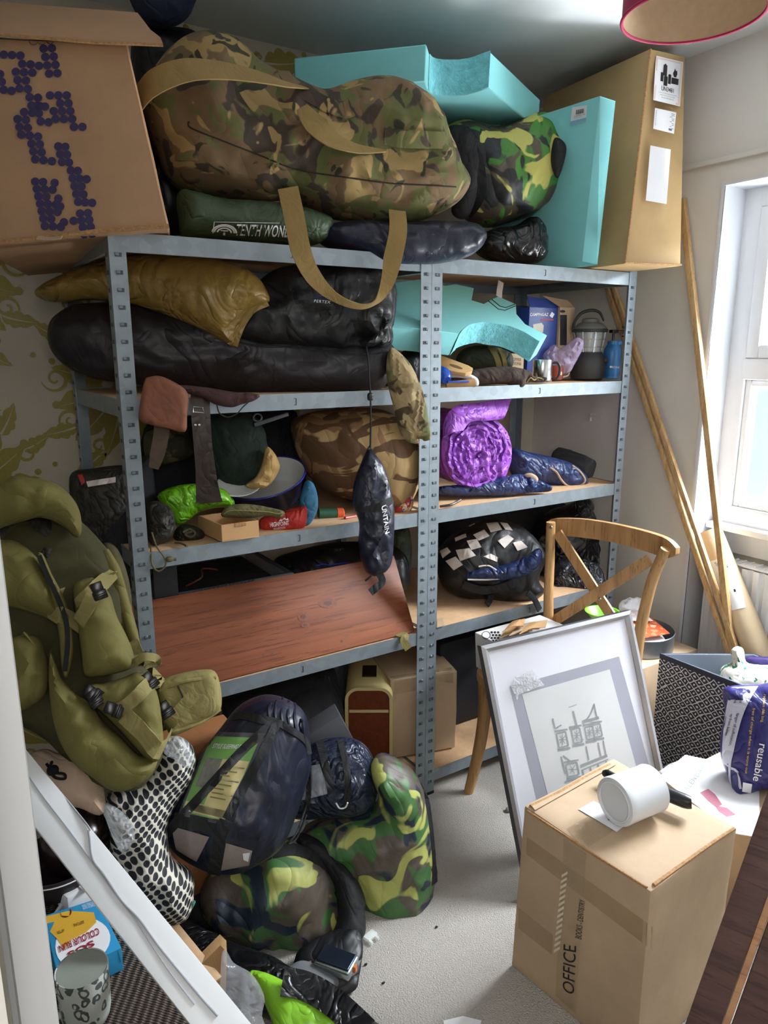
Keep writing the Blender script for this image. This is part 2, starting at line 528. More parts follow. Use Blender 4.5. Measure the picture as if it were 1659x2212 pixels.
def wood(name, cs, rot=(0, 0, 0), grain=26, rough=0.45, stretch=0.06, knots=False, spec=0.4, ringf=5):
    t = NT(name); co = t.co((stretch, 1, 1), rot)
    f = t.noise(co, grain, 6, 0.62, 0.6)
    f2 = t.noise(co, grain * 6, 3, 0.6)
    base = t.ramp(f, [(0.28, cs[0]), (0.5, cs[1]), (0.74, cs[2])])
    t.color(t.mix(t.math('MULTIPLY', t.math('GREATER_THAN', f2, 0.60), 0.45), base, tuple(x * 0.55 for x in lin(cs[0]))))
    t.set(rough=rough, spec=spec); t.bump(f2, 0.12, 0.001)
    return t.m
def steel(name, c, rough=0.38, metal=0.75):
    t = NT(name); co = t.co(); c = lin(c)
    v = t.new('TexVoronoi'); v.inputs['Scale'].default_value = 45; t.link(co, v.inputs['Vector'])
    f = t.mix(0.5, v.outputs['Color'], t.noise(co, 6, 4))
    t.color(t.ramp(f, [(0.2, tuple(x * 0.86 for x in c)), (0.8, tuple(min(1, x * 1.12) for x in c))]))
    t.set(rough=rough, metal=metal)
    return t.m
def clear(name, c=(0.95, 0.97, 1), rough=0.1, alpha=0.25, spec=0.6, wr=0):     # thin clear film
    t = NT(name); t.color(c); t.set(rough=rough, alpha=alpha, spec=spec)
    if wr: t.bump(t.noise(t.co(), wr, 3, 0.6, 0.8), 0.8, 0.01)
    return t.m
m_gal = steel('galvanised_steel', '8c979e', 0.42, 0.55)
m_slot = plain('slot_hole_shade', '3d454b', 0.6)  # dark grey puts the shade of the slot holes into the colour
m_mdf = plain('chipboard', 'c7a27c', 0.75, 0.1, 40, 300, 0.15)
m_card = board('brown_cardboard', 'b08b6a')
m_card2 = board('pale_cardboard', 'b9a083')
m_card3 = board('golden_cardboard', 'b09468')
m_kraft = board('kraft_card', 'c39a6c', (0, 0, 0), 0.7, 0.92)
m_cardedge = plain('corrugated_edge', 'a37b50', 0.8, 0.35, 180)
m_tape = clear('clear_parcel_tape', lin('c9b08c'), 0.16, 0.34, 0.8, 30)
m_black = fabric('black_nylon', '0b0c10', 0.46, 0.2, 900, 11, 0.4)
m_blackmat = fabric('black_webbing', '111216', 0.75)
m_navyblk = fabric('blue_black_nylon', '11162a', 0.38, 0.2, 900, 9, 0.3)
m_brownblk = fabric('brown_black_nylon', '171319', 0.46, 0.2, 900, 10, 0.35)
m_bin = fabric('black_polythene', '0c0d11', 0.28, 0.2, 1200, 16, 0.55)
m_olive = fabric('olive_canvas', '6b6430', 0.8, 0.16, 600, 11, 0.4)
m_oliveweb = fabric('olive_webbing', '857a48', 0.8, 0.12, 900, 30, 0.15)
m_tanweb = fabric('tan_webbing', '8d7443', 0.8, 0.12, 900, 30, 0.12)
m_gold = fabric('bronze_satin', '8a7037', 0.30, 0.12, 1500, 16, 0.5)
m_foam = plain('turquoise_foam', '82cbce', 0.9, 0.05, 6, 500, 0.25, 0.002)
m_foamcut = plain('turquoise_foam_torn', '7ed0da', 0.9, 0.14, 40, 60, 0.9, 0.01)
m_white = plain('white_plastic', 'e6e8ea', 0.4, 0.03)
m_paper = plain('white_paper', 'e9eaee', 0.7, 0.03)
m_ink = plain('black_ink', '16161a', 0.6, 0.05)
m_greyink = plain('grey_ink', '6d7074', 0.7, 0.1)
m_blackpl = plain('black_plastic', '141519', 0.35, 0.1)
# ------------------------------------------------------------------ the room
RX, ZC, YB, YF, XL = 1.95, 2.46, 0.635, -1.33, -0.98
t = NT('cream_carpet'); co = t.co()
t.color(t.mix(t.noise(co, 350, 2), t.ramp(t.noise(co, 3, 4), [(0.3, 'b5b0a9'), (0.7, 'cac5bd')]), '9b958d'))
t.set(rough=0.95, spec=0.1); t.bump(t.noise(co, 260, 2), 0.9, 0.006); m_carpet = t.m
t = NT('wall_paint'); t.color(t.ramp(t.noise(t.co(), 1.5, 3), [(0.3, 'd0cdc6'), (0.7, 'd9d6cf')])); t.set(rough=0.85); t.bump(t.noise(t.co(), 60, 3), 0.08, 0.003); m_wall = t.m
m_ceil = plain('ceiling_paint', 'dfe3e4', 0.9, 0.03, 2, 80, 0.05)
m_gloss = plain('white_gloss', 'e9ebee', 0.3, 0.02)
m_jamb = plain('cream_gloss', 'd9d3c4', 0.35, 0.04)
m_paperw = plain('cream_wallpaper', 'c3b9a8', 0.75, 0.06, 300, 200, 0.1)
m_motif = plain('gold_wallpaper_print', '9a8c42', 0.4, 0.1, 120)
struct('floor', hexa([(XL - .1, YF - 1.8, -.05), (RX + .2, YF - 1.8, -.05), (RX + .2, YB + .1, -.05), (XL - .1, YB + .1, -.05),
                      (XL - .1, YF - 1.8, 0), (RX + .2, YF - 1.8, 0), (RX + .2, YB + .1, 0), (XL - .1, YB + .1, 0)]), m_carpet)
struct('ceiling', obox(((XL + RX) / 2, (YF + YB) / 2, ZC + .04), (RX - XL + .4, YB - YF + .3, .08)), m_ceil)
wb = struct('wall_back', obox(((XL + RX) / 2, YB + .05, ZC / 2), (RX - XL + .3, .1, ZC)), m_paperw)
struct('wall_left', obox((XL - .05, (YF + YB) / 2, ZC / 2), (.1, YB - YF + .1, ZC)), m_wall)
WY0, WY1, WZ0, WZ1 = -1.22, -0.206, 0.86, 2.03
def wallbox(y0, y1, z0, z1): return obox((RX + .11, (y0 + y1) / 2, (z0 + z1) / 2), (.22, y1 - y0, z1 - z0))
struct('wall_right', join(wallbox(YF - .1, WY0, 0, ZC), wallbox(WY1, YB, 0, ZC), obox((RX + .205, (WY0 + WY1) / 2, WZ0 / 2), (.11, WY1 - WY0, WZ0)), wallbox(WY0, WY1, WZ1, ZC)), m_wall)
struct('wall_front', join(obox((-.695, YF - .05, ZC / 2), (.57, .1, ZC)), obox((1.29, YF - .05, ZC / 2), (1.32, .1, ZC)), obox((.11, YF - .05, 2.24), (1.04, .1, .44))), m_wall)
# unseen landing shell behind the camera, added to keep sky light out of the doorway
struct('wall_landing', join(obox((.1, -3.15, ZC / 2), (3.2, .1, ZC)), obox((-1.35, -2.25, ZC / 2), (.1, 1.75, ZC)), obox((1.55, -2.25, ZC / 2), (.1, 1.75, ZC))), m_wall)
struct('ceiling_landing', obox((.1, -2.3, ZC + .04), (3.2, 1.85, .08)), m_ceil)
m_reveal = plain('white_reveal_paint', 'd3d7dd', 0.5, 0.02)
# white reveal and board lining of the window opening
struct('trim_1', join(obox((RX + .075, WY1 - .003, WZ1 / 2), (.156, .006, WZ1)), obox((RX + .075, (WY0 + WY1) / 2, WZ1 - .003), (.156, WY1 - WY0, .006)),
                      obox((RX - .0015, WY1 + .0, WZ1 / 2), (.004, .012, WZ1 + .01))), m_reveal)
sill = struct('trim_2', join(obox((RX + .115, (WY0 + WY1) / 2 , WZ0 - .004), (.08, WY1 - WY0 - .016, .024), bev=.006), obox((RX + .142, (WY0 + WY1) / 2 , WZ0 - .06), (.016, WY1 - WY0 - .016, .09), bev=.004)), m_gloss)
# window: frame, transom, opening light above, fixed pane below
WX = RX + .15
win = struct('window_1', join(obox((WX, WY1 - .035, 1.445), (.06, .07, 1.17), bev=.008), obox((WX, WY0 + .035, 1.445), (.06, .07, 1.17), bev=.008),
             obox((WX, -.713, WZ0 + .035), (.06, .90, .07), bev=.008), obox((WX, -.713, WZ1 - .035), (.06, .90, .07), bev=.008), obox((WX, -.713, 1.425), (.064, .90, .075), bev=.008)), m_gloss)
def sash(z0, z1, w_, x):
    y0, y1 = WY0 + .07, WY1 - .07
    return join(obox((x, y1 - w_ / 2, (z0 + z1) / 2), (.05, w_, z1 - z0), bev=.006), obox((x, y0 + w_ / 2, (z0 + z1) / 2), (.05, w_, z1 - z0), bev=.006),
                obox((x, (y0 + y1) / 2, z0 + w_ / 2), (.05, y1 - y0 - 2 * w_, w_), bev=.006), obox((x, (y0 + y1) / 2, z1 - w_ / 2), (.05, y1 - y0 - 2 * w_, w_), bev=.006))
obj('sash', sash(1.463, WZ1 - .07, .045, WX - .012), m_gloss, win)
obj('sash', sash(WZ0 + .07, 1.387, .022, WX + .008), m_gloss, win)
m_glass = clear('window_glass', (0.9, 0.95, 1.0), 0.02, 0.10, 0.5)
for z0, z1 in ((1.50, 1.93), (.945, 1.37)):
    obj('pane', obox((WX, (WY0 + WY1) / 2, (z0 + z1) / 2), (.006, WY1 - WY0 - .19, z1 - z0)), m_glass, win)
m_seal = plain('grey_rubber_seal', '45484c', 0.6)
# outside: pale yard wall, boarded fence and a blue post
struct('exterior_wall', obox((4.6, -.2, 1.0), (.1, 7, 2.1)), plain('cream_render', 'b8ab98', 0.9, 0.05))
struct('exterior_ground', obox((3.6, -.5, -.3), (2.6, 7, .1)), plain('pale_concrete', 'dedad2', 0.9, 0.08))
solo('fence_post', obox((2.6, -.075, .95), (.05, .10, 2.4), bev=.006), plain('blue_paint', '2c4a92', 0.6), 'blue painted post standing outside the window', 'post')
# cable trunking along the right wall
tr = thing('cable_trunking', 'thin white plastic trunking strip running along the wall above window', 'trunking', (RX - .01, -.3, 1.93))
obj('cover', obox((RX - .008, -.48, 2.105), (.016, .95, .016), bev=.003), m_wall, tr)
fx_ = solo('wall_hook', join(obox((RX - .004, .30, 1.215), (.008, .008, .03), bev=.001), bar((RX - .008, .30, 1.22), (RX - .008, .24, 1.222), .004, .004)), m_wall, 'tiny painted hook on the window wall seen through the third shelf', 'hook')
# doorway jamb beside the camera
jb = struct('door_1', join(obox((-.427, YF + .015, 1.02), (.045, .03, 2.04), bev=.003), obox((-.47, YF - .05, 1.02), (.08, .10, 2.04), bev=.004)), m_jamb)
obj('architrave', join(obox((-.392, YF + .01, 1.02), (.022, .05, 2.04), bev=.004), obox((-.403, YF + .024, 1.02), (.008, .05, 2.04), bev=.003)), m_gloss, jb)
m_brass = plain('worn_brass', '6b5a44', 0.4, 0.3, 60, metal=0.8)
sp_ = obj('strike_plate', obox((-.409, YF + .052, 1.055), (.012, .004, .06), bev=.001), m_brass, jb)
obj('latch', tube([(-.414, YF + .056, 1.07), (-.407, YF + .07, 1.062), (-.402, YF + .066, 1.05), (-.406, YF + .056, 1.045)], .004, 8, sp=4), m_brass, sp_)
# radiator under the window
rd = thing('radiator', 'white panel radiator in the recess below the window', 'radiator', (RX + .09, -.72, .14))
prof = []
y = -1.18
while y < -.25:
    prof += [(RX + .055, y), (RX + .055, y + .020), (RX + .064, y + .027), (RX + .064, y + .036)]; y += .043
poly = [V((a, b, .15)) for a, b in prof] + [V((RX + .07, prof[-1][1], .15)), V((RX + .07, prof[0][1], .15))]
obj('panel', prism(poly, (0, 0, .58)), m_gloss, rd)
obj('panel', obox((RX + .118, -.72, .44), (.012, .94, .57), bev=.003), m_gloss, rd)
gr = [obox((RX + .09, -.72, .738), (.07, .95, .006), bev=.002)]
for k in range(30): gr.append(obox((RX + .09, -1.17 + k * .031, .743), (.05, .006, .006)))
obj('grille', join(*gr), m_gloss, rd)
obj('bracket', obox((RX + .135, -.45, .45), (.022, .03, .5)), m_gloss, rd); obj('bracket', obox((RX + .135, -1.0, .45), (.022, .03, .5)), m_gloss, rd)
# damask wallpaper print
def leaf2(x, y, a, L, W, lob=3):                                   # serrated leaf cut by a curved vein: two halves
    c, s = math.cos(a), math.sin(a); out = []
    for side in (1, -1):
        A, B = [], []
        for i in range(15):
            t = i / 14; env = math.sin(PI * t ** 0.8) ** 0.8
            ww = 1.45 * W * env * (0.78 + 0.30 * abs(math.sin(t * PI * (lob + .5)))) ; bend = 0.16 * L * t * t
            for lst, o_ in ((A, ww), (B, 0.0035 * (1 - t))):
                px, py = L * t - (0.25 * ww if lst is A else 0), side * o_ + bend
                lst.append((x + px * c - py * s, y + px * s + py * c))
        out.append(A + B[::-1])
    return out
def scroll2(x, y, a, r, sg, turns=1.35, w0=.012):
    A, B = [], []
    for i in range(30):
        t = i / 29; th = a + sg * t * turns * 2 * PI; rr = r * (1 - 0.82 * t)
        cx, cy = x + r * math.cos(a + PI), y + r * math.sin(a + PI)
        w_ = w0 * (1 - 0.5 * t) * (0.25 + 0.75 * min(1, t * 4)); 
        A.append((cx + (rr + w_ / 2) * math.cos(th), cy + (rr + w_ / 2) * math.sin(th))); B.append((cx + (rr - w_ / 2) * math.cos(th), cy + (rr - w_ / 2) * math.sin(th)))
    return A, B
def medallion(cx, cz):
    polys, strips = [], []
    def P(f, *a, mir=True, **k):
        polys.append(f(*a, **k))
    for sg in (1, -1):
        half = []
        for lf in ((.012, .05, PI / 2 - .22, .17, .026), (.035, .045, .95, .16, .027), (.05, .02, .5, .15, .03), (.055, -.02, .05, .15, .03), (.05, -.06, -.45, .16, .032), (.035, -.09, -.95, .17, .03), (.012, -.11, -1.38, .17, .024),
                   (.11, .15, .95, .1, .017), (.17, .10, .35, .08, .016), (.15, -.17, -.35, .1, .017), (.07, -.25, -.75, .11, .018), (.0, .02, .9, .045, .014), (.02, -.01, .1, .03, .012), (.0, -.04, -.9, .045, .014)):
            half += leaf2(*lf)
        for (x, y, a, r, s2) in ((.21, .10, .3, .035, 1), (.235, -.03, -.2, .04, -1), (.19, -.17, -.7, .035, 1), (.10, -.26, -1.1, .03, -1), (.12, .22, 1.0, .03, 1)):
            A, B = scroll2(x, y, a, r, s2); strips.append([(sg * u + cx, v + cz) for u, v in A] + [(sg * u + cx, v + cz) for u, v in B[::-1]])
        for (x, y, r) in ((.17, .12, .012), (.2, .03, .010), (.2, -.1, .012), (.13, -.24, .010), (.07, .23, .010), (.25, .05, .008)):
            half.append([(x + r * math.cos(2 * PI * k / 10), y + r * math.sin(2 * PI * k / 10)) for k in range(10)])
        polys += [[(sg * u + cx, v + cz) for u, v in h] for h in half]
    return polys, strips
mv, mf = [], []
c0 = Py(262, 800, YB)
for i in range(-2, 2):
    for j in range(-1, 3):
        po, stp = medallion(c0.x + i * .47, c0.z + (j - 1) * .66 + (.33 if i % 2 else 0))
        for k, s_ in enumerate(po):
            if max(p[1] for p in s_) > ZC or min(p[1] for p in s_) < .02 or min(p[0] for p in s_) < XL: continue
            b = len(mv); n = len(s_) // 2; d_ = .0006 + .00012 * (k % 9)
            mv += [V((p[0], YB - d_, p[1])) for p in s_]
            if len(s_) == 10: mf.append(list(range(b, b + 10)))
            else:
                for q in range(n - 1): mf.append([b + q, b + q + 1, b + len(s_) - 2 - q, b + len(s_) - 1 - q])
        for s_ in stp:
            if max(p[1] for p in s_) > ZC or min(p[1] for p in s_) < .02 or min(p[0] for p in s_) < XL: continue
            b = len(mv); n = len(s_) // 2
            mv += [V((p[0], YB - .002, p[1])) for p in s_]
            for q in range(n - 1): mf.append([b + q, b + q + 1, b + len(s_) - 2 - q, b + len(s_) - 1 - q])
obj('wallpaper_print', (mv, mf), m_motif, wb)
# ------------------------------------------------------------------ two steel shelving units
W_, D_ = 0.90, 0.5885
LV = [1.7555, 1.380, 1.0014, 0.605, 0.0896]
BH = 0.043
def post(x, y, sx, sy):                                             # L-section upright, corner at (x, y), legs going sx and sy
    a, tk = .038, .0022; h = 1.762
    poly = [V((x, y, 0)), V((x + sx * a, y, 0)), V((x + sx * a, y + sy * tk, 0)), V((x + sx * tk, y + sy * tk, 0)), V((x + sx * tk, y + sy * a, 0)), V((x, y + sy * a, 0))]
    return prism(poly, (0, 0, h))
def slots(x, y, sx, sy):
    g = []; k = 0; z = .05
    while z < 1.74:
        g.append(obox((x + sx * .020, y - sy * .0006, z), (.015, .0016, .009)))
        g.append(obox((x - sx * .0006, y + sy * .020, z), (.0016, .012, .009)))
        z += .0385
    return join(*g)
m_slotlip = steel('slot_pressed_steel', '6d7880', 0.5, 0.5)
def lips(x, y, sx, sy):
    g = []; z = .05
    while z < 1.74:
        g.append(bevel(obox((x + sx * .0165, y - sy * .0016, z + .001), (.009, .003, .007)), .001, 1))
        z += .0385
    return join(*g)
def beam(p, q, ny):                                                # folded beam: web, top flange, bottom lip
    p, q = V(p), V(q); d = (q - p).normalized(); n = V(ny); tk = .0018
    sec = [(0, 0), (0, -BH), (.010, -BH), (.010, -BH + tk), (tk, -BH + tk), (tk, -.012), (.024, -.012), (.024, -.012 + tk), (tk * 1.0, -.012 + tk), (tk, 0)]
    return prism([p + n * a + V((0, 0, b)) for a, b in sec], q - p)
def shelf_unit(x0, label):
    u = thing('shelving_unit', label, 'shelving', (x0 + W_ / 2, 0, 0), 'grey steel shelving units')
    for sx, sy, x, y in ((1, 1, x0, 0), (-1, 1, x0 + W_, 0), (1, -1, x0, D_), (-1, -1, x0 + W_, D_)):
        a, b, c = post(x, y, sx, sy), slots(x, y, sx, sy), lips(x, y, sx, sy)
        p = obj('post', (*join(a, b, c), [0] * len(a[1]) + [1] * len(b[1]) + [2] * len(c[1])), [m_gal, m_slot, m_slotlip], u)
        obj('foot', obox((x + sx * .0195, y + sy * .0195, .006), (.039, .041, .012), bev=.002), m_blackpl, p)
    for z in LV:
        e = .0024
        b = obj('beam', beam((x0 + e, e, z), (x0 + W_ - e, e, z), (0, 1, 0)), m_gal, u)
        xm = x0 + W_ / 2
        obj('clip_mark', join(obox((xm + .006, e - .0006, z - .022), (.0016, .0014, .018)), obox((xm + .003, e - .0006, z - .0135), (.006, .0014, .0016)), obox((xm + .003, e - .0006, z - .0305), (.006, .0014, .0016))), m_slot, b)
        obj('beam', beam((x0 + W_ - e, D_ - e, z), (x0 + e, D_ - e, z), (0, -1, 0)), m_gal, u)
        obj('side_beam', beam((x0 + e, D_ - e, z), (x0 + e, e, z), (1, 0, 0)), m_gal, u)
        obj('side_beam', beam((x0 + W_ - e, e, z), (x0 + W_ - e, D_ - e, z), (-1, 0, 0)), m_gal, u)
        obj('shelf_board', obox((xm, D_ / 2, z - .0065), (W_ - .010, D_ - .010, .007)), m_mdf, u)
    return u
shelf_unit(0.0, 'grey steel shelving unit nearer the door, holding the leaning reddish wood board')
shelf_unit(W_ + .001, 'grey steel shelving unit beside the window wall, behind the wooden chair')
# ------------------------------------------------------------------ on top of the shelving
def vplane(a, b):                                                  # upright plane through two points
    d = V(b) - V(a); n = V((d.y, -d.x, 0)).normalized()
    return (V(a) + V(b)) / 2, n
def quadface(c, off=0): return c
ZT = LV[0] + .003
# tall carton against the window wall
bl, br_, tl, tr_ = Pz(1350, 570, ZT), Pz(1470, 575, ZT), Pz(1405, 105, 2.40), Pz(1480, 122, 2.43)
dv = V((.045, .50, 0))
g = hexa([bl, br_, br_ + dv, bl + dv, tl, tr_, tr_ + dv - V((.03, 0, 0)), tl + dv], .004)
tall = solo('tall_carton', g, m_card3, 'tall brown carton with three white labels standing on top of the shelves', 'box')
b_ = bvh(g)
obj('seam_flap', join(tube([bl + V((-.001, -.002, .002)), tl + V((-.001, -.002, -.002))], .0035, 6), tube([bl + V((0, -.003, .004)), br_ + V((0, -.003, .004))], .003, 6)), m_cardedge, tall)
m_lab = plain('label_paper', 'dfe1e4', 0.55, 0.03)
q = [(1417, 120), (1476, 134), (1469, 230), (1411, 216)]
l1 = obj('hazard_label', patch(b_, q, 4, 4, .0012), m_lab, tall)
def inq(q, x0, y0, x1, y1):
    return [tuple(bil(q, a, b)) for a, b in ((x0, y0), (x1, y0), (x1, y1), (x0, y1))]
def rect(x0, y0, x1, y1): return [(x0, y0), (x1, y0), (x1, y1), (x0, y1)]
def circ(x, y, rx, ry, n=16): return [(x + rx * math.cos(2 * PI * k / n), y + ry * math.sin(2 * PI * k / n)) for k in range(n)]
m_pink = plain('pale_pink_border', 'd9c3bd', 0.6, 0.02)
obj('border', flat_mesh([rect(.02, .02, .98, .06), rect(.02, .94, .98, .98), rect(.02, .06, .08, .94), rect(.92, .06, .98, .94)], b_, q, .003), m_pink, l1)
ic = [rect(.30, .17, .44, .40), circ(.37, .17, .07, .02), circ(.37, .145, .03, .015), rect(.22, .34, .32, .54), rect(.34, .42, .48, .62), circ(.41, .42, .07, .02), rect(.50, .36, .60, .56), circ(.55, .36, .05, .02), rect(.62, .40, .88, .54),
      [(.70, .38), (.66, .30), (.70, .24), (.72, .18), (.76, .24), (.80, .22), (.82, .30), (.78, .38)]]
obj('battery_symbol', flat_mesh(ic, b_, q, .003), m_ink, l1)
obj('lettering', join(text(b_, inq(q, .27, .64, .73, .74), 'UN3481', .003, bold=.01), text(b_, inq(q, .18, .78, .86, .80), 'Lithium ion batteries packed with equipment', .003),
    text(b_, inq(q, .24, .83, .78, .85), 'Handle with care. Do not damage', .003), text(b_, inq(q, .3, .88, .74, .90), 'For more information call', .003)), m_ink, l1)
q = [(1415, 233), (1461, 243), (1456, 289), (1411, 278)]
l2 = obj('text_label', patch(b_, q, 4, 4, .0012), m_lab, tall)
obj('lettering', flat_mesh([rect(.06, .10 + k * .075, .94 - .1 * (k % 3 == 2), .125 + k * .075) for k in range(10)] + [rect(.72, .8, .88, .9)], b_, q, .003), m_greyink, l2)
obj('blank_label', patch(b_, [(1405, 314), (1449, 323), (1440, 441), (1395, 433)], 4, 4, .0012), m_lab, tall)
# turquoise foam slab standing beside the carton
a0, a1 = Pz(1256, 577, ZT), Pz(1291, 573, ZT); a2, a3 = Pz(1296, 207, 2.21), Pz(1330, 218, 2.22)
dv = V((-.03, .42, 0))
g = hexa([a0, a1, a1 + dv, a0 + dv, a2, a3, a3 + dv, a2 + dv], .004)
fs_ = solo('foam_slab', g, m_foam, 'turquoise foam slab standing on edge beside the tall carton, barcode sticker on it', 'foam')
b_ = bvh(g)
q = [(1236, 232), (1268, 227), (1266, 262), (1231, 272)]
st_ = obj('barcode_sticker', patch(b_, q, 4, 4, .0012), m_lab, fs_)
obj('barcode', flat_mesh([rect(.3 + k * .045, .18, .3 + k * .045 + (.018 if k % 3 else .03), .45) for k in range(12)], b_, q, .003), m_ink, st_)
obj('lettering', join(text(b_, inq(q, .2, .5, .9, .56), 'FOAM 900 x 400', .003), text(b_, inq(q, .2, .6, .75, .65), 'Upholstery', .003)), m_ink, st_)
obj('sticker_band', flat_mesh([rect(0, .76, 1, .98)], b_, q, .003), plain('sticker_blue', '7fb4d8', 0.5, 0.03), st_)
# turquoise slab with a bitten corner lying across the bags
zt = 2.30
A, B, C_, D = Pz(635, 125, zt), Pz(921, 95, zt), Pz(1059, 111, zt), Pz(1167, 215, zt)
bite = [B, Pz(928, 118, zt - .0), Pz(940, 128, zt), Pz(975, 131, zt), Pz(1010, 128, zt), Pz(1040, 118, zt), C_]
poly = [A] + bite + [D, V((1.27, .43, zt)), V((1.0, .57, zt)), V((.86, .56, zt))]
g = bevel(prism(poly, V((.006, .012, -.088))), .003, 1)
fb = solo('foam_slab', g, m_foam, 'turquoise foam slab with a bitten corner lying on top of the camouflage bags', 'foam')
P_ = spline(bite[1:], 8)
vs, fs = [], []
nrow = 9
for j in range(nrow):
    for i, p in enumerate(P_):
        t_ = j / (nrow - 1)
        vs.append(p + V((.006, .012, -.088)) * t_ + V((-.004, -.006, 0)) + V((-.5, -.8, 0)) * (.004 * ridge(V((i * .12, j * .35, 3)))))
for j in range(nrow - 1):
    for i in range(len(P_) - 1):
        fs.append([j * len(P_) + i, j * len(P_) + i + 1, (j + 1) * len(P_) + i + 1, (j + 1) * len(P_) + i])
obj('torn_face', (vs, fs), m_foamcut, fb)
# large camouflage duffel
DPM = [('4a5a2c', .52, 1.0), ('3a2c1e', .565, 1.15), ('9a7f4a', .615, 1.35), ('1f2415', .63, 1.3)]
m_dpm = camo('faded_camouflage_canvas', '705a3e', [('5f6136', .52, 1.0), ('40342a', .575, 1.1), ('9c8354', .60, 1.3), ('353424', .63, 1.5)], 8.0, 0.85, 1.2, wr=7, wstr=0.45, rot=(.5, .1, .9))
duf_px = [(300, 190), (330, 150), (362, 110), (400, 82), (450, 72), (510, 92), (560, 140), (620, 168), (690, 196), (745, 180), (805, 168), (862, 176), (905, 202), (940, 245), (962, 295), (978, 345), (1003, 388), (985, 432), (940, 465), (880, 484), (800, 485), (730, 476), (690, 466), (640, 442), (600, 434), (565, 442), (500, 436), (430, 426), (385, 412), (355, 378), (335, 330), (315, 280), (300, 230)]
p0, nn = Py(650, 300, .17), V((-.28, -1, -.12))
g = puff(duf_px, p0, nn, .19, .16, .013, p=2.3, amp=.022, freq=6, seed=3, stretch=(1, 1.2, 1))
duf = solo('duffel_bag', g, m_dpm, 'large faded camouflage duffel bag slumped on top of the shelves, tan straps hanging', 'bag')
bd = bvh(g)
obj('carry_strap', ribbon([Py(292, 225, .04), Py(330, 180, -.03), Py(400, 152, -.06), Py(480, 152, -.06), Py(560, 166, -.05), Py(620, 182, -.03), Py(665, 190, .02)], [.045, .056, .058, .055, .045, .03, .012], .003, [(-.3, -1, .2), (-.2, -1, .5), (-.2, -1, .8), (-.2, -.8, 1)]), m_tanweb, duf)
obj('carry_strap', ribbon([Py(652, 232, -.02), Py(680, 268, -.055), Py(715, 298, -.07), Py(770, 320, -.07), Py(832, 326, -.06)], [.03, .058, .054, .035, .008], .003, [(-.4, -1, .1), (-.2, -1, .5), (-.2, -1, 1)]), m_tanweb, duf)
obj('top_handle', strap(bd, [(610, 150), (632, 182), (665, 205), (705, 225), (740, 238), (760, 232)], .04, .004, .012), m_dpm, duf)
obj('end_strap', strap(bd, [(830, 294), (870, 300), (915, 302), (966, 304)], .042, .004, .008), m_dpm, duf)
obj('end_handle', ribbon([Py(868, 284, -.01), Py(905, 262, -.05), Py(940, 258, -.05), Py(962, 285, -.03)], .018, .004, (-.3, -1, .5)), m_dpm, duf)
m_seam = plain('dark_seam', '2b2418', 0.8)
obj('seam', tube([hit(bd, q.x, q.y, .0005) for q in spline([V((408, 262, 0)), V((412, 276, 0)), V((470, 300, 0)), V((560, 335, 0)), V((640, 366, 0)), V((740, 382, 0)), V((840, 396, 0)), V((920, 400, 0)), V((985, 404, 0))], 5)], .0022, 6), m_seam, duf)
loop = ribbon([Py(622, 406, -.05), Py(636, 470, -.085), Py(650, 540, -.09), Py(676, 596, -.09), Py(720, 640, -.085), Py(775, 662, -.085), Py(812, 652, -.085), Py(836, 612, -.085), Py(848, 560, -.085), Py(860, 500, -.085), Py(858, 455, -.05)],
              [.050, .050, .050, .042, .026, .020, .016, .036, .050, .048, .046], .003, [(-.5, -1, .1), (-.4, -1, .1), (-.2, -1, -.1), (-.2, -.7, -.8), (-.3, -.6, -.9), (-.6, -1, -.2), (-.5, -1, 0), (-.4, -1, 0)])
obj('hanging_strap', loop, m_tanweb, duf)
# green bag with white lettering under the duffel
m_green = fabric('green_nylon', '33452c', 0.5, 0.12, 900, 16, 0.4)
g = puff([(383, 417), (420, 421), (480, 434), (560, 440), (640, 450), (705, 474), (712, 505), (690, 526), (640, 527), (560, 521), (500, 516), (440, 512), (394, 507), (386, 470)], Py(540, 480, .10), (-.15, -1, .15), .075, .07, .011, p=2.2, amp=.006, freq=14, seed=5)
gb = solo('tent_bag', g, m_green, 'green nylon bag with white lettering lying beneath the camouflage duffel', 'bag')
b_ = bvh(g)
lt = text(b_, [(512, 484), (646, 488), (645, 514), (509, 509)], 'TENTH WONDER', .003, shear=.25, bold=.012)
ln = flat_mesh([rect(0, 0, .6, .04), rect(0, .0, .008, 1)], b_, [(462, 479), (700, 483), (700, 506), (459, 504)], .003, 4)
arcs = []
for r in (.30, .42, .5):
    a = [(0.5 + r * math.cos(PI + PI * k / 12), .75 + r * 1.4 * math.sin(PI + PI * k / 12)) for k in range(13)]; c = [(0.5 + (r - .07) * math.cos(PI + PI * k / 12), .75 + (r - .07) * 1.4 * math.sin(PI + PI * k / 12)) for k in range(13)]
    for k in range(12): arcs.append([a[k], a[k + 1], c[k + 1], c[k]])
arcs += [rect(.35, .55, .65, .63), rect(.46, .55, .54, .98)]
obj('lettering', join(lt, ln, flat_mesh(arcs, b_, [(458, 482), (514, 484), (512, 511), (456, 507)], .003)), m_paper, gb)
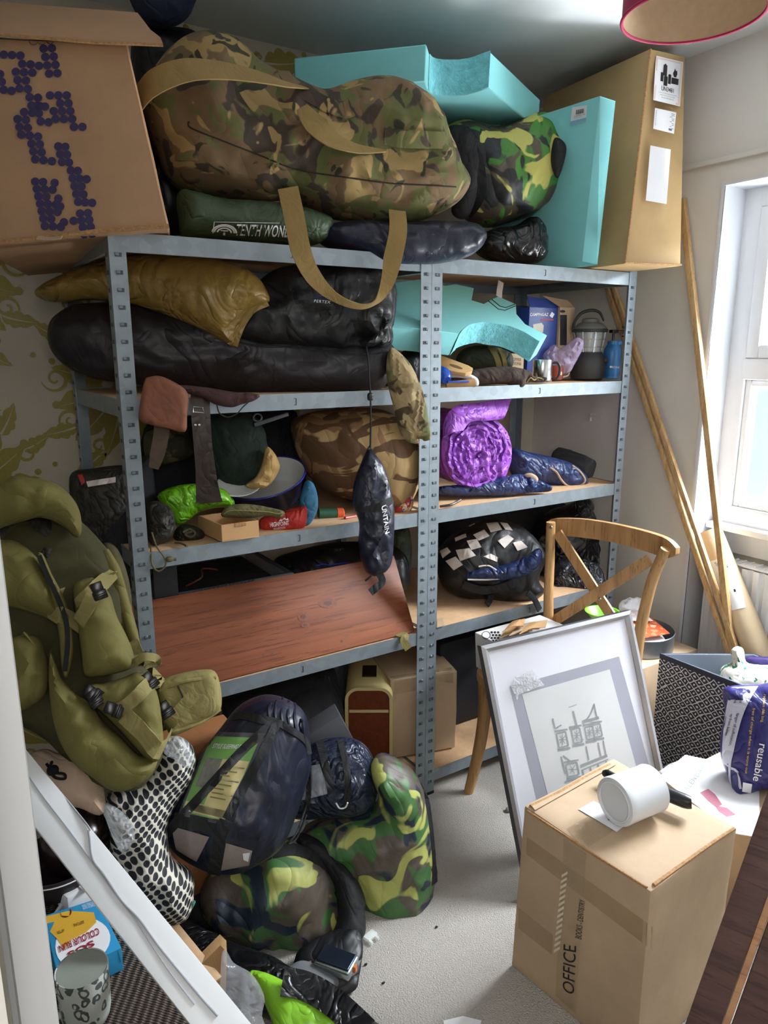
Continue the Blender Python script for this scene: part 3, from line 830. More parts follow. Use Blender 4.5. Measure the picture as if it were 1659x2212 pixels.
# black bags and the bright camouflage rucksack
g = puff([(690, 492), (760, 478), (850, 482), (950, 480), (1010, 483), (1037, 500), (1039, 528), (1015, 553), (950, 569), (880, 574), (830, 573), (790, 556), (740, 540), (700, 522)], Py(880, 528, .02), (-.2, -1, .1), .07, .09, .011, p=2.4, amp=.010, freq=12, seed=8, stretch=(.6, 1.6, 1))
solo('stuff_sack', g, m_navyblk, 'black nylon sack sagging over the top shelf edge under the duffel', 'bag')
m_wood_c = camo('woodland_camouflage_cloth', '4b4234', [('3f7a2a', .53, 1.0), ('14181c', .55, 1.05), ('b7b35a', .57, 1.0)], 8.5, 0.55, 1.2, wr=8, wstr=0.4)
g = puff([(955, 285), (1000, 262), (1050, 275), (1100, 268), (1160, 246), (1192, 270), (1216, 325), (1212, 362), (1196, 400), (1186, 432), (1150, 465), (1110, 478), (1060, 492), (1040, 488), (1010, 474), (985, 440), (960, 380)], Py(1090, 375, .17), (-.4, -1, 0), .15, .12, .013, p=2.1, amp=.014, freq=8, seed=11)
wr_ = solo('camouflage_rucksack', g, m_wood_c, 'bright green camouflage rucksack on the top shelf, under the bitten foam slab', 'bag')
b_ = bvh(g)
obj('harness_panel', puff([(960, 285), (1010, 275), (1040, 330), (1035, 400), (1010, 470), (975, 460), (985, 400)], hit(b_, 1000, 380, .012), None, .02, .02, .011, p=2, amp=.006), m_blackmat, wr_)
obj('side_tab', puff([(1198, 298), (1222, 312), (1220, 345), (1204, 386), (1190, 350)], hit(b_, 1198, 345, .012), None, .012, .012, .008), m_blackmat, wr_)
obj('strap', strap(b_, [(1010, 300), (1035, 350), (1040, 420), (1010, 465)], .03), m_blackmat, wr_)
g = puff([(1030, 540), (1045, 505), (1075, 492), (1115, 486), (1150, 468), (1174, 500), (1174, 556), (1140, 572), (1070, 566)], Py(1105, 525, .10), (-.3, -1, 0), .07, .08, .010, p=2.2, amp=.016, freq=16, seed=13)
solo('bin_bag', g, m_bin, 'shiny black plastic bag wedged between camouflage rucksack and standing foam slab', 'bag')
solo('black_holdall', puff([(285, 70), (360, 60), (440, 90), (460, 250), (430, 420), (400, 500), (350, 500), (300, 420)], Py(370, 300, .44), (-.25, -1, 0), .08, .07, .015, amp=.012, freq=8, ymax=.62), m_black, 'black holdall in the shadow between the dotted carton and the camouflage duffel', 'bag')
# carton with purple dots, tipped over the corner of the shelving
P1 = Pz(365, 489, ZT + .006); nb = V((-.33, -1, 0)).normalized()
f = lambda u, v: Pn(u, v, P1, nb)
b0, t0, t1 = f(-60, 531), f(-60, 78), f(275, 93)
dv = V((.17, .52, -.015))
c8 = [b0, P1, P1 + dv, b0 + dv, t0, t1, t1 + dv, t0 + dv]
g = bevel(subdiv(hexa(c8), 9), .004, 1, 40)
g = crumple(g, .006, 4, 2, fold=.2)
big = solo('open_carton', g, m_card, 'large open cardboard box with purple dotted printing, overhanging the left corner of the shelves', 'box')
b_ = bvh(g)
fl0 = nb * .02
def flapface(px, back, m, th=.005):
    P = [Pn(u, v, P1 + fl0, nb) - nb * bk for (u, v), bk in zip(px, back)]
    n_ = (P[1] - P[0]).cross(P[2] - P[0]).normalized()
    return prism(P, n_ * th, .0008, 1)
# the flap rises from the top edge and leans back against the ceiling
fl = obj('flap', flapface([(-70, 66), (60, 78), (200, 90), (352, 96), (346, 74), (322, 40), (288, -30), (-70, -60)], [0, 0, 0, 0, .02, .06, .13, .13], m_card), m_card, big)
obj('flap_edge', tube([Pn(u, v, P1 + fl0 + nb * .001, nb) for u, v in ((-70, 67), (60, 79), (200, 91), (352, 97))], .0035, 6), m_cardedge, fl)
obj('bottom_edge', tube([f(-60, 531) + nb * .003, f(100, 514) + nb * .006, f(240, 497) + nb * .006, P1 + nb * .003], .005, 6), m_cardedge, big)
obj('torn_lip', sheet([[f(85, 512) + nb * .012, f(110, 514) + nb * .012, f(137, 512) + nb * .012], [f(84, 520) + nb * .03, f(112, 522) + nb * .03, f(136, 520) + nb * .03]], 3, .002), m_card2, big)
m_dot = plain('purple_ink', '2b2050', 0.6, 0.1)
# printed letters made of dots: columns run down the face
dots = []
glyphs = {
 0: ['..xxx', '..xx.', 'xxxx.', 'xx...', '.....', '..xx.', '.xxx.', 'xxx..', 'xxx..', '.xx..', '.xxx.', '..xx.', '..xxx', '.....', 'xxx..', 'xxx..', 'xx...', 'xxx..', 'xx...', 'xxx..'],
}
rows1 = [(45, 118, 3), (62, 95, 0)]
CELL = 15.8
def put(u, v): dots.append((u, v))
blocks = [  # start pixel, step right, step down, mask rows
 ((72, 88), (18, -1), (4, 18), ['xxx', '.xx', '.xx', 'xxx', '.xx']),
 ((8, 118), (18, 1), (4, 18), ['xxx.', '..xx', '.xxx', '.xx.', '.xx.', '..xx', '..xx']),
 ((108, 206), (18, 0), (4, 17), ['xxx', '.xx', 'xxx', 'xxx', '..xx']),
 ((34, 240), (18, 2), (4, 17), ['.xx', 'xx.', 'xx.', 'xxx', '.xx', '.xx', '.xxx']),
 ((126, 316), (15, 1), (4, 17), ['xx', 'xx', 'xx', '.xx', '.xxx', '.xx', '.xx', '.xxx']),
 ((76, 392), (17, 1), (3.5, 16), ['xx.', 'xxx', 'xx.', 'xxx', 'xxx', 'xx.', 'xxx']),
 ((156, 462), (17, -1), (3, 15), ['.xx', 'xxx', '.xx', '.xx.']),
 ((80, 228), (17, 2), (4, 17), ['xx', 'x.', 'xx']),
 ((118, 395), (14, 1), (4, 17), ['x', '.', 'x', 'x', '.', 'x']),
 ((0, 160), (17, 2), (4, 17), ['x.', 'x.', 'xx']),
]
disc = []
for (u0, v0), dr, dd, rows in blocks:
    for j, r_ in enumerate(rows):
        for i, ch in enumerate(r_):
            if ch != 'x': continue
            u = u0 + dr[0] * i + dd[0] * j; v = v0 + dr[1] * i + dd[1] * j
            r2 = 9.4
            disc.append([hit(b_, u + r2 * math.cos(2 * PI * k / 12), v + r2 * .98 * math.sin(2 * PI * k / 12), .0022) for k in range(12)])
vs = [p for d in disc for p in d]
obj('dot_print', (vs, [list(range(k * 12, k * 12 + 12)) for k in range(len(disc))]), m_dot, big)
# navy bag pressed under the ceiling behind the carton
solo('fabric_bundle', puff([(270, -60), (430, -60), (420, 10), (398, 46), (352, 64), (310, 50), (280, 0)], Py(350, 0, .36), None, .09, .09, .013, amp=.01, freq=9, seed=4), fabric('navy_cotton', '1b2440', 0.8), 'dark navy fabric bundle squeezed under the ceiling behind the dotted carton', 'fabric')
# pendant lamp
m_mag = fabric('magenta_fabric', 'a3184c', 0.7, 0.08, 800, 10, 0.05)
m_lin = plain('beige_shade_lining', 'b8a184', 0.8, 0.05, 60, 300, .1)
lc = V((1.118, -.647, 2.205)); R_ = .148
lp = thing('pendant_lamp', 'magenta drum lampshade hanging from the ceiling', 'lamp', lc)
sh = obj('lamp_shade', lathe([(R_, 0), (R_, .2), (R_ - .002, .2), (R_ - .002, .002), (R_ - .002, 0)], lc, n=64, closed=True), m_mag, lp)
obj('lining', lathe([(R_ - .0025, .001), (R_ - .0025, .198), (R_ - .0032, .198), (R_ - .0032, .001)], lc, n=64, closed=True), m_lin, sh)
obj('trim', tube([lc + V((R_ * math.cos(2 * PI * k / 64), R_ * math.sin(2 * PI * k / 64), 0)) for k in range(64)], .0038, 8, True), m_mag, sh)
obj('spider_ring', join(*[tube([lc + V((0, 0, .17)), lc + V(((R_ - .003) * math.cos(a), (R_ - .003) * math.sin(a), .195))], .002, 6) for a in (0, 2.09, 4.19)], lathe([(.022, .165), (.022, .175), (.016, .175), (.016, .165)], lc, n=24, closed=True)), m_white, lp)
obj('lamp_holder', lathe([(.016, .12), (.018, .125), (.018, .175), (.012, .20), (.006, .21)], lc, n=24), m_white, lp)
obj('bulb', lathe([(.002, .045), (.018, .05), (.029, .07), (.026, .092), (.014, .118), (.013, .125)], lc, n=24), plain('frosted_bulb', 'e8e6e0', 0.4), lp)
obj('cord', tube([lc + V((0, 0, .2)), V((lc.x, lc.y, ZC - .02))], .003, 8), m_white, lp)
obj('ceiling_rose', lathe([(.045, -.022), (.05, -.012), (.05, 0.0)], (lc.x, lc.y, ZC), n=32), m_white, lp)
# ------------------------------------------------------------------ second shelf, unit by the door
Z2, Z3, Z4, Z5 = LV[1] + .002, LV[2] + .002, LV[3] + .002, LV[4] + .002
def bag(name, label, cat, px, p0, m, nrm=None, group=None, **k):
    g = puff(px, p0, nrm, **k)
    return solo(name, g, m, label, cat, group), g, bvh(g)
def part(name, par, px, p0, m, nrm=None, label=None, **k):
    return obj(name, puff(px, p0, nrm, **k), m, par, label=label)
p0, nn = vplane(Py(100, 760, .40), Py(840, 760, .055))
sk, g, bk = bag('stuff_sack', 'long brown-black stuff sack filling the second shelf, beneath the bronze pillow', 'bag',
    [(105, 722), (112, 690), (140, 666), (180, 655), (300, 655), (420, 675), (520, 690), (620, 710), (720, 722), (800, 730), (845, 742), (850, 775), (840, 815), (820, 842), (770, 853), (700, 862), (600, 858), (520, 851), (420, 843), (330, 833), (250, 826), (190, 815), (140, 790), (112, 758)],
    p0, m_brownblk, nn, T=.10, back=.12, h=.012, p=2.2, amp=.012, freq=8, seed=21, stretch=(.7, 1.3, 1))
obj('seam', tube([hit(bk, q.x, q.y, .0005) for q in spline([V((430, 712, 0)), V((540, 745, 0)), V((640, 750, 0)), V((760, 765, 0)), V((838, 760, 0))], 6)], .003, 6), m_blackmat, sk)
p0, nn = vplane(Py(78, 632, .44), Py(580, 640, .06))
pl, g, bp = bag('pillow', 'shiny bronze pillow lying on the dark sacks on the second shelf', 'pillow',
    [(78, 634), (84, 620), (130, 594), (200, 569), (260, 556), (350, 548), (440, 555), (520, 576), (560, 602), (582, 640), (578, 655), (550, 668), (530, 690), (515, 725), (505, 750), (480, 736), (440, 715), (380, 690), (330, 672), (280, 656), (200, 648), (150, 652), (110, 652), (85, 644)],
    p0, m_gold, nn, T=.075, back=.07, h=.010, p=1.7, amp=.010, freq=11, seed=23, stretch=(1.6, .8, 1), sp=3)
obj('seam_edge', ribbon([hit(bp, 578, 652, .002), hit(bp, 545, 668, .006), hit(bp, 525, 695, .006), hit(bp, 512, 724, .006), hit(bp, 505, 746, .002)], .022, .004, (-.8, -1, -.3)), m_gold, pl)
p0, nn = vplane(Py(500, 660, .18), Py(850, 660, .05))
sb, g, bs = bag('sleeping_bag', 'black nylon sleeping bag sack with white wording and drawcord, upper right of the second shelf', 'bag',
    [(490, 690), (530, 640), (580, 590), (640, 572), (760, 571), (815, 580), (848, 610), (852, 650), (846, 700), (842, 745), (800, 764), (720, 765), (640, 757), (560, 752), (500, 735)],
    p0, m_black, nn, T=.11, back=.13, h=.010, p=2.2, amp=.020, freq=9, seed=25, stretch=(1, 1.2, 1))
obj('lettering', text(bs, [(678, 647), (714, 650), (714, 656), (678, 653)], 'PERTEX', .003, shear=.2, spacing=1.2), m_paper, sb)
obj('logo_stripe', flat_mesh([[(0, 1), (.5, .2), (1, .4), (1, .7), (.5, .6)]], bs, [(676, 634), (716, 638), (716, 645), (676, 642)], .003), plain('violet_thread', '3a2f96', 0.6), sb)
cord = [hit(bs, 790, 742, .006), Py(795, 775, -.065), Py(798, 820, -.072), Py(800, 850, -.072), Py(801, 910, -.07), Py(800, 966, -.062)]
m_cord = plain('black_cord', '101014', 0.8)
obj('gathered_neck', puff([(775, 735), (800, 728), (825, 700), (842, 690), (835, 725), (812, 745), (790, 752)], hit(bs, 800, 735, .004), None, .022, .02, .007, amp=.008, freq=40), m_black, sb)
# drawstring pouch hanging from its cord
po, g, bpo = bag('drawstring_pouch', 'small black drawstring pouch hanging by its cord in front of the shelves', 'pouch',
    [(798, 962), (806, 975), (830, 1010), (845, 1060), (852, 1110), (850, 1180), (846, 1215), (835, 1234), (822, 1240), (806, 1245), (787, 1230), (774, 1180), (776, 1130), (762, 1090), (765, 1040), (780, 1000), (792, 972)],
    Py(805, 1110, -.06), m_navyblk, None, T=.035, back=.03, h=.007, p=2.0, amp=.008, freq=26, seed=29, stretch=(1.4, .7, 1))
obj('cord', tube(cord, .0028, 6, sp=5), m_cord, po)
obj('cord_lock', blob(Py(800, 857, -.072), (.008, .008, .011), p=3, n=14, m=10), m_blackpl, po)
obj('lower_cord_end', tube([Py(789, 1255, -.06), Py(800, 1246, -.066), Py(806, 1236, -.06)], .003, 6), m_cord, po)
obj('strap', strap(bpo, [(768, 1096), (800, 1100), (848, 1080)], .020, .003, .002), m_blackmat, po)
obj('tail_strap', (ribbon([Py(818, 1236, -.062), Py(826, 1256, -.066), Py(812, 1270, -.066), Py(800, 1280, -.064)], [.022, .020, .022, .022], .003, (-.3, -1, .2))), m_blackmat, po)
obj('lettering', text(bpo, [(834, 1090), (842, 1150), (832, 1154), (824, 1094)], 'UNTAIN', .003, bold=.02), m_paper, po)
# leather pieces hanging over the second beam
m_leather = fabric('reddish_brown_leather', '7d4a35', 0.7, 0.2, 500, 10, 0.3)
m_dleather = fabric('dark_brown_leather', '2e2019', 0.45, 0.25, 500, 14, 0.25)
lh, g, bl_ = bag('leather_pouch', 'reddish brown leather pouch draped over the second shelf by the left upright', 'pouch',
    [(312, 822), (322, 814), (345, 812), (378, 826), (406, 850), (404, 900), (400, 933), (360, 926), (325, 918), (301, 907), (303, 870)], Py(352, 870, -.03), m_leather, None, T=.020, back=.014, h=.007, rim=.012, p=2.2, amp=.004, freq=18, sp=3)
obj('strap', ribbon([Py(350, 905, -.012), Py(348, 940, -.020), Py(340, 980, -.024), Py(332, 1012, -.024)], [.036, .036, .034, .022], .004, (-.3, -1, .1)), plain('worn_leather', '4a3a2c', 0.7, 0.3, 60), lh)
blt = obj('leather_belt', join(ribbon([Py(428, 845, .0), Py(426, 870, -.032), Py(432, 940, -.040), Py(440, 1010, -.040), Py(446, 1085, -.036)], [.030, .032, .034, .040, .052], .005, (-.3, -1, .0)),
    ribbon([Py(440, 850, .0), Py(440, 880, -.020), Py(444, 960, -.026), Py(452, 1040, -.028), Py(456, 1086, -.026)], [.03, .03, .032, .04, .058], .005, (-.3, -1, .0))), m_dleather)
tag(blt, 'dark brown leather belt holder hanging down from the second shelf', 'belt')
m_stl = steel('bright_steel', 'b9bcbf', 0.25, 0.95)
obj('buckle', tube([Py(417, 878, -.044), Py(438, 880, -.046), Py(440, 892, -.046), Py(418, 890, -.046)], .002, 6, True), m_stl, blt)
obj('rivet', blob(Py(422, 918, -.046), (.003, .002, .003), n=10, m=8), m_stl, blt); obj('rivet', blob(Py(430, 918, -.046), (.003, .002, .003), n=10, m=8), m_stl, blt)
mr, g, bm_ = bag('drawstring_cloth', 'maroon cloth with a thin black cord loop, spilling over the second beam', 'fabric',
    [(378, 832), (440, 836), (500, 846), (560, 852), (548, 866), (520, 874), (500, 880), (465, 874), (440, 860), (400, 848)], Py(470, 856, -.035), fabric('maroon_cotton', '43282a', 0.85), None, T=.018, back=.03, h=.007, amp=.006, freq=24)
obj('cord', tube([Py(468, 872, -.06), Py(474, 892, -.062), Py(492, 901, -.062), Py(512, 893, -.062), Py(526, 878, -.06), Py(545, 862, -.05)], .0016, 6, sp=6), m_cord, mr)
m_multi = camo('tan_camouflage_cloth', '7d6c4a', [('5d6138', .53, 1.0), ('a08c66', .56, 1.25), ('4a3b28', .62, 1.7)], 11, 0.85, 0.5, wr=16, wstr=0.4)
ml, g, bml = bag('camouflage_jacket', 'tan camouflage jacket sleeve hanging beside the middle uprights', 'jacket',
    [(842, 752), (862, 760), (890, 792), (915, 850), (925, 900), (931, 940), (924, 950), (900, 945), (905, 958), (880, 954), (862, 930), (850, 880), (838, 832), (834, 790)], Py(880, 860, -.055), m_multi, None, T=.028, back=.022, h=.007, p=1.9, amp=.009, freq=22, stretch=(1.7, .6, 1), sp=3)
obj('cuff', strap(bml, [(872, 935), (890, 944), (908, 946), (926, 940)], .028, .003, .004), m_multi, ml)
# ------------------------------------------------------------------ second shelf, unit by the window
nf = V((0.02, -.56, .83)).normalized()
pf0 = Py(1045, 697, .05)
top = [(840, 612), (911, 602), (961, 617), (983, 613), (1024, 622), (1019, 648), (1045, 656), (1062, 646), (1076, 640), (1115, 657), (1116, 678), (1135, 700), (1182, 724), (1166, 738), (1130, 716), (1100, 704), (1045, 695), (1012, 702), (996, 714), (990, 721), (911, 711), (840, 705)]
Pt = [Pn(u, v, pf0, nf) for u, v in top]
fa = solo('foam_offcut', bevel(prism(Pt, -nf * .078), .002, 1), m_foam, 'turquoise foam offcut with an arch cut from its edge on the second shelf', 'foam')
def cutface(pa, m, par, d=.078, n1=6, nr=9):
    P = spline([Pn(u, v, pf0, nf) for u, v in pa], n1); vs, fs = [], []
    for j in range(nr):
        for i, p in enumerate(P):
            t_ = j / (nr - 1); e = V((-.15, -1, -.3)).normalized()
            vs.append(p - nf * d * t_ + e * (.003 + .004 * ridge(V((i * .55, j * .08, 7)))))
    for j in range(nr - 1):
        for i in range(len(P) - 1): fs.append([j * len(P) + i, j * len(P) + i + 1, (j + 1) * len(P) + i + 1, (j + 1) * len(P) + i])
    return obj('torn_face', (vs, fs), m, par)
cutface([(992, 720), (997, 714), (1012, 702), (1045, 695), (1072, 699), (1100, 704), (1130, 716), (1164, 737)], m_foamcut, fa)
bfa = bvh((Pt + [p - nf * .01 for p in Pt], [list(range(len(Pt)))]))
mark = [(1052, 650), (1076, 666), (1090, 670), (1112, 662)]
obj('drawn_line', join(*[tube([Pn(u, v, pf0, nf) + nf * .001 for u, v in L_], .0014, 6) for L_ in ([(1054, 650), (1076, 668), (1090, 671), (1114, 661)], [(1062, 647), (1080, 662), (1092, 665), (1114, 657)])]), m_ink, fa)
obj('paper_tag', ribbon([Pn(1078, 642, pf0, nf), Pn(1079, 630, pf0, nf) + V((0, 0, .004)), Pn(1082, 616, pf0, nf) + V((0, 0, .012))], .022, .001, (-.4, -1, .2)), m_lab, fa)
def stand(uL, uR, v0, y, z0, vtop, d, rz=0.0):                        # upright box: front-left/right pixels at depth y
    a = Py(uL, v0, y); c = Py(uR, v0, y); h = Py((uL + uR) / 2, vtop, y).z - z0
    X_ = V((math.cos(rz), math.sin(rz), 0)); wd = (c - a).length
    o_ = V((a.x, y, z0)); B_ = V((-math.sin(rz), math.cos(rz), 0)) * d; q_ = X_ * wd
    return [o_, o_ + q_, o_ + q_ + B_, o_ + B_] + [p + V((0, 0, h)) for p in (o_, o_ + q_, o_ + q_ + B_, o_ + B_)]
m_blue = plain('printed_blue_card', '25408a', 0.4, 0.1)
c8 = stand(1139, 1202, 780, .20, Z2, 664, .10)
g = hexa(c8, .0015)
cg = solo('stove_box', g, m_blue, 'dark blue stove carton with white wording, behind the foam offcut', 'box')
b_ = bvh(g)
q = [(1140, 665), (1201, 665), (1198, 750), (1140, 750)]
obj('lettering', join(text(b_, inq(q, .08, .13, .75, .21), 'CAMPINGAZ', .002, shear=.25, bold=.02), flat_mesh([[(.78, .2), (.86, .1), (.96, .16), (.88, .26)]], b_, q, .002)), m_paper, cg)
obj('red_line', flat_mesh([rect(.45, .285, .93, .32)], b_, q, .002), plain('red_print', 'b03040', 0.5), cg)
obj('mantle_picture', flat_mesh([[(.2, .42), (.5, .38), (.58, .45), (.56, .62), (.4, .68), (.2, .62)]], b_, q, .002), plain('cream_print', 'c9c2b2', 0.5), cg)
obj('flap', prism([c8[4] + V((0, .0, .001)), c8[5] + V((0, 0, .001)), c8[5] + V((-.002, .02, .03)), c8[4] + V((.004, .02, .038))], V((0, .002, 0))), m_blue, cg)
c8 = stand(1204, 1236, 780, .19, Z2, 664, .10)
g = hexa(c8, .0015)
kb = solo('kraft_box', g, m_card2, 'kraft box with a tall dark window, between the blue stove carton and lantern', 'box')
b_ = bvh(g); q = [(1205, 665), (1235, 665), (1234, 750), (1205, 750)]
obj('window', flat_mesh([rect(.16, .18, .66, .95)], b_, q, .0015), m_blackpl, kb)
obj('flap', prism([c8[4], c8[5], c8[5] + V((-.01, .03, .028)), c8[4] + V((-.06, .03, .04))], V((0, .002, 0))), m_card2, kb)
obj('logo_ring', flat_mesh([circ(.34, .09, .2, .035)], b_, q, .0015), m_ink, kb)
solo('dark_carton', hexa(stand(1100, 1137, 780, .26, Z2, 660, .1), .002), plain('dark_slate_card', '2c333f', 0.6), 'dark slate carton standing behind the foam offcut, left of the stove carton', 'box')
# lantern
lb = Pz(1268, 819, Z2)
s_ = depth(lb) / FPX
ln_ = thing('camping_lantern', 'black camping lantern with clear globe and wire cage on the second shelf', 'lantern', lb)
m_rub = plain('dark_rubber', '2c302f', 0.6, 0.08)
R1 = 36.5 * s_
obj('base', lathe([(R1 * .84, 0), (R1 * .93, .004), (R1 * .98, .03), (R1, .045), (R1 * .96, .07), (R1 * .84, .092), (R1 * .78, .096), (R1 * .76, .10)], lb, n=48), m_rub, ln_)
obj('knob', blob(lb + V((.03, -R1 * .9, .07)), (.010, .008, .010), n=16, m=10), m_rub, ln_)
obj('globe', lathe([(R1 * .62, .098), (R1 * .70, .13), (R1 * .76, .165), (R1 * .78, .176), (R1 * .77, .176), (R1 * .75, .165), (R1 * .69, .13), (R1 * .61, .098)], lb, n=40, closed=True), clear('lantern_globe', (.9, .95, .95), .05, .22), ln_)
obj('reflector', lathe([(.008, .10), (.008, .14), (.02, .172), (.004, .174)], lb, n=24), m_stl, ln_)
obj('cap', lathe([(R1 * .96, .172), (R1 * 1.0, .178), (R1 * .97, .186), (R1 * .70, .202), (R1 * .50, .208), (R1 * .48, .218), (R1 * .30, .222), (R1 * .05, .223)], lb, n=48), plain('grey_lantern_cap', '6a6c68', 0.5), ln_)
obj('cap_rim', lathe([(R1 * .95, .171), (R1 * 1.03, .174), (R1 * 1.03, .181), (R1 * .95, .184)], lb, n=48, closed=True), m_rub, ln_)
cage = []
for k in range(8):
    a = 2 * PI * k / 8 + .3; d_ = V((math.cos(a), math.sin(a), 0))
    cage.append(tube([lb + d_ * (R1 * .72) + V((0, 0, .092)), lb + d_ * (R1 * .82) + V((0, 0, .125)), lb + d_ * (R1 * .95) + V((0, 0, .176))], .0016, 6))
for zz, rr in ((.118, .80), (.146, .88)):
    cage.append(tube([lb + V((math.cos(2 * PI * k / 40) * R1 * rr, math.sin(2 * PI * k / 40) * R1 * rr, zz)) for k in range(40)], .0016, 6, True))
obj('wire_cage', join(*cage), m_stl, ln_)
hx = RT * (R1 * .98)
obj('carry_handle', tube([lb - hx + V((0, 0, .172)), lb - hx * .96 + V((0, 0, .205)), lb - hx * .6 + V((0, 0, .238)), lb + V((0, 0, .25)), lb + hx * .5 + V((0, 0, .242)), lb + hx * .78 + V((0, 0, .212))], [.004, .005, .006, .006, .005, .003], 10, sp=6), m_rub, ln_)
# gas canister with burner
gc = Pz(1320, 819, Z2) + V((.02, .02, 0)); s_ = depth(gc) / FPX; R2 = 18.5 * s_
gs = thing('gas_canister', 'small blue gas cylinder with black burner valve at the right end of shelf', 'canister', gc)
m_gas = plain('blue_enamel', '2f6da8', 0.35, 0.05)
obj('cylinder', lathe([(R2 * .8, 0), (R2 * .98, .003), (R2 * .9, .008), (R2 * .9, .012), (R2, .018), (R2, .095), (R2 * .93, .11), (R2 * .68, .124), (R2 * .6, .127), (R2 * .6, .14), (R2 * .1, .142)], gc, n=40), m_gas, gs)
bgs = bvh(lathe([(R2, .018), (R2, .095)], gc, n=40))
obj('lettering', join(text(bgs, [(1322, 790), (1338, 792), (1338, 796), (1322, 795)], 'BUTANE', .001), flat_mesh([circ(.5, .5, .5, .5, 8)], bgs, [(1317, 790), (1322, 790), (1322, 795), (1317, 795)], .001)), m_paper, gs)
obj('valve', join(tube([gc + V((0, 0, .14)), gc + V((0, 0, .168))], .005, 10), obox(gc + V((0, 0, .175)), (.032, .018, .012), bev=.003), tube([gc + V((0, 0, .172)), gc + V((.035, -.01, .176)), gc + V((.05, -.014, .17))], .005, 10)), m_blackpl, gs)
obj('trigger', join(tube([gc + V((.045, -.012, .174)), gc + V((.05, -.014, .187)), gc + V((.035, -.008, .19))], .004, 8), tube([gc + V((.052, -.014, .172)), gc + V((.048, -.014, .158)), gc + V((.036, -.012, .157))], .003, 8)), m_blackpl, gs)
obj('regulator_tap', tube([gc + V((.005, -.005, .132)), gc + V((.03, -.014, .133))], .009, 12), m_gas, gs)
# steel mug
mb = Pz(1170, 826, Z2); s_ = depth(mb) / FPX; R3 = 21 * s_
mg = thing('steel_mug', 'brushed steel mug with black handle near the lantern', 'mug', mb)
m_brush = plain('brushed_steel', 'bfc0c2', 0.22, 0.05, 8, metal=1.0)
H3 = .076
obj('body', lathe([(R3 * .96, 0), (R3, .002), (R3, H3 - .001), (R3 * .985, H3), (R3 * .95, H3 - .002), (R3 * .95, .004), (.001, .004)], mb, n=48), m_brush, mg)
hr = RT * 1.0
obj('handle', tube([mb + RT * (R3 * .98) + V((0, 0, .014)), mb + RT * (R3 + .014) + V((0, 0, .012)), mb + RT * (R3 + .025) + V((0, 0, .024)), mb + RT * (R3 + .026) + V((0, 0, .052)), mb + RT * (R3 + .016) + V((0, 0, .066)), mb + RT * (R3 * .98) + V((0, 0, .064))], .0042, 10, sp=5), m_blackpl, mg)
# red patterned mug, purple bag, cloth and other small things
rb = Pz(1216, 822, Z2) + V((.012, .05, 0))
rm = thing('red_mug', 'small red patterned mug tucked behind the steel mug', 'mug', rb)
rg = lathe([(.020, 0), (.024, .002), (.029, .030), (.031, .052), (.029, .052), (.026, .030), (.02, .005), (.001, .004)], rb, n=36)
obj('body', rg, plain('red_glaze', '8c3a30', 0.35, 0.3, 60), rm)
obj('handle', tube([rb + V((.026, -.012, .010)), rb + V((.044, -.02, .016)), rb + V((.046, -.02, .034)), rb + V((.029, -.012, .042))], .003, 8, sp=5), plain('grey_glaze', 'a09a90', 0.4), rm)
obj('painted_flower', flat_mesh([circ(.3, .5, .25, .3, 10), circ(.7, .45, .2, .25, 9)], bvh(rg), [(1206, 798), (1216, 800), (1214, 816), (1206, 814)], .001), plain('white_glaze', 'd8d4cc', 0.3), rm)
m_purf = clear('lilac_film', (.50, .40, .60), .2, .55, .5, 40)
solo('plastic_bag', puff([(1172, 768), (1185, 752), (1198, 744), (1212, 752), (1235, 735), (1250, 728), (1262, 745), (1240, 790), (1228, 806), (1200, 806), (1180, 796)], Py(1215, 775, .15), None, .03, .025, .008, amp=.010, freq=40, seed=3), m_purf, 'crumpled lilac plastic bag behind the steel mug', 'bag')
m_cord2 = fabric('brown_corduroy', '3a2c24', 0.9, 0.2, 300, 14, 0.35)
cl, g, b_ = bag('corduroy_cloth', 'brown corduroy garment folded flat on the second shelf in front of pouch', 'clothing',
    [(1000, 806), (1040, 796), (1090, 792), (1140, 800), (1150, 813), (1177, 816), (1175, 826), (1140, 827), (1130, 838), (1118, 841), (1098, 830), (1030, 832), (1000, 828)], Py(1090, 815, .04), m_cord2, (-.3, -1, .35), T=.028, back=.03, h=.007, amp=.006, freq=20, sp=3)
obj('hem', tube([hit(b_, u, v, .001) for u, v in ((1138, 826), (1146, 816), (1154, 821), (1162, 816), (1174, 820))], .0022, 6, sp=4), m_tanweb, cl)
bd_ = [(952, 768), (960, 770), (1012, 789), (1022, 795), (1020, 801), (1006, 806), (985, 803), (952, 795)]
nb2 = V((-.2, -.5, .85)).normalized(); pb0 = Py(985, 790, .045)
m_beech = wood('beech_wood', ['b58a52', 'c79d66', 'd3ad78'], (0, 0, .3), 30, .5)
cb = solo('chopping_board', prism([Pn(u, v, pb0, nb2) for u, v in bd_], -nb2 * .014, .002), m_beech, 'small wooden chopping board with hand hole at the left end of second shelf', 'board')
obj('hand_hole', prism([Pn(985 + 14 * math.cos(a) + 3 * math.sin(a), 792 + 4 * math.sin(a) + 4 * math.cos(a), pb0, nb2) + nb2 * .0006 for a in [2 * PI * k / 20 for k in range(20)]], -nb2 * .004), plain('hand_hole_shade', '6f4c28', 0.7), cb)  # dark oval inset, the shade of the hole put into its colour
ct = solo('cardboard_tube', lathe([(.0105, 0), (.013, 0), (.013, .09), (.0105, .09)], Py(1025, 827, .005), (Py(958, 834, .05) - Py(1025, 827, .005)), 28, True), m_kraft, 'short cardboard tube lying at the left front of the second shelf', 'tube')
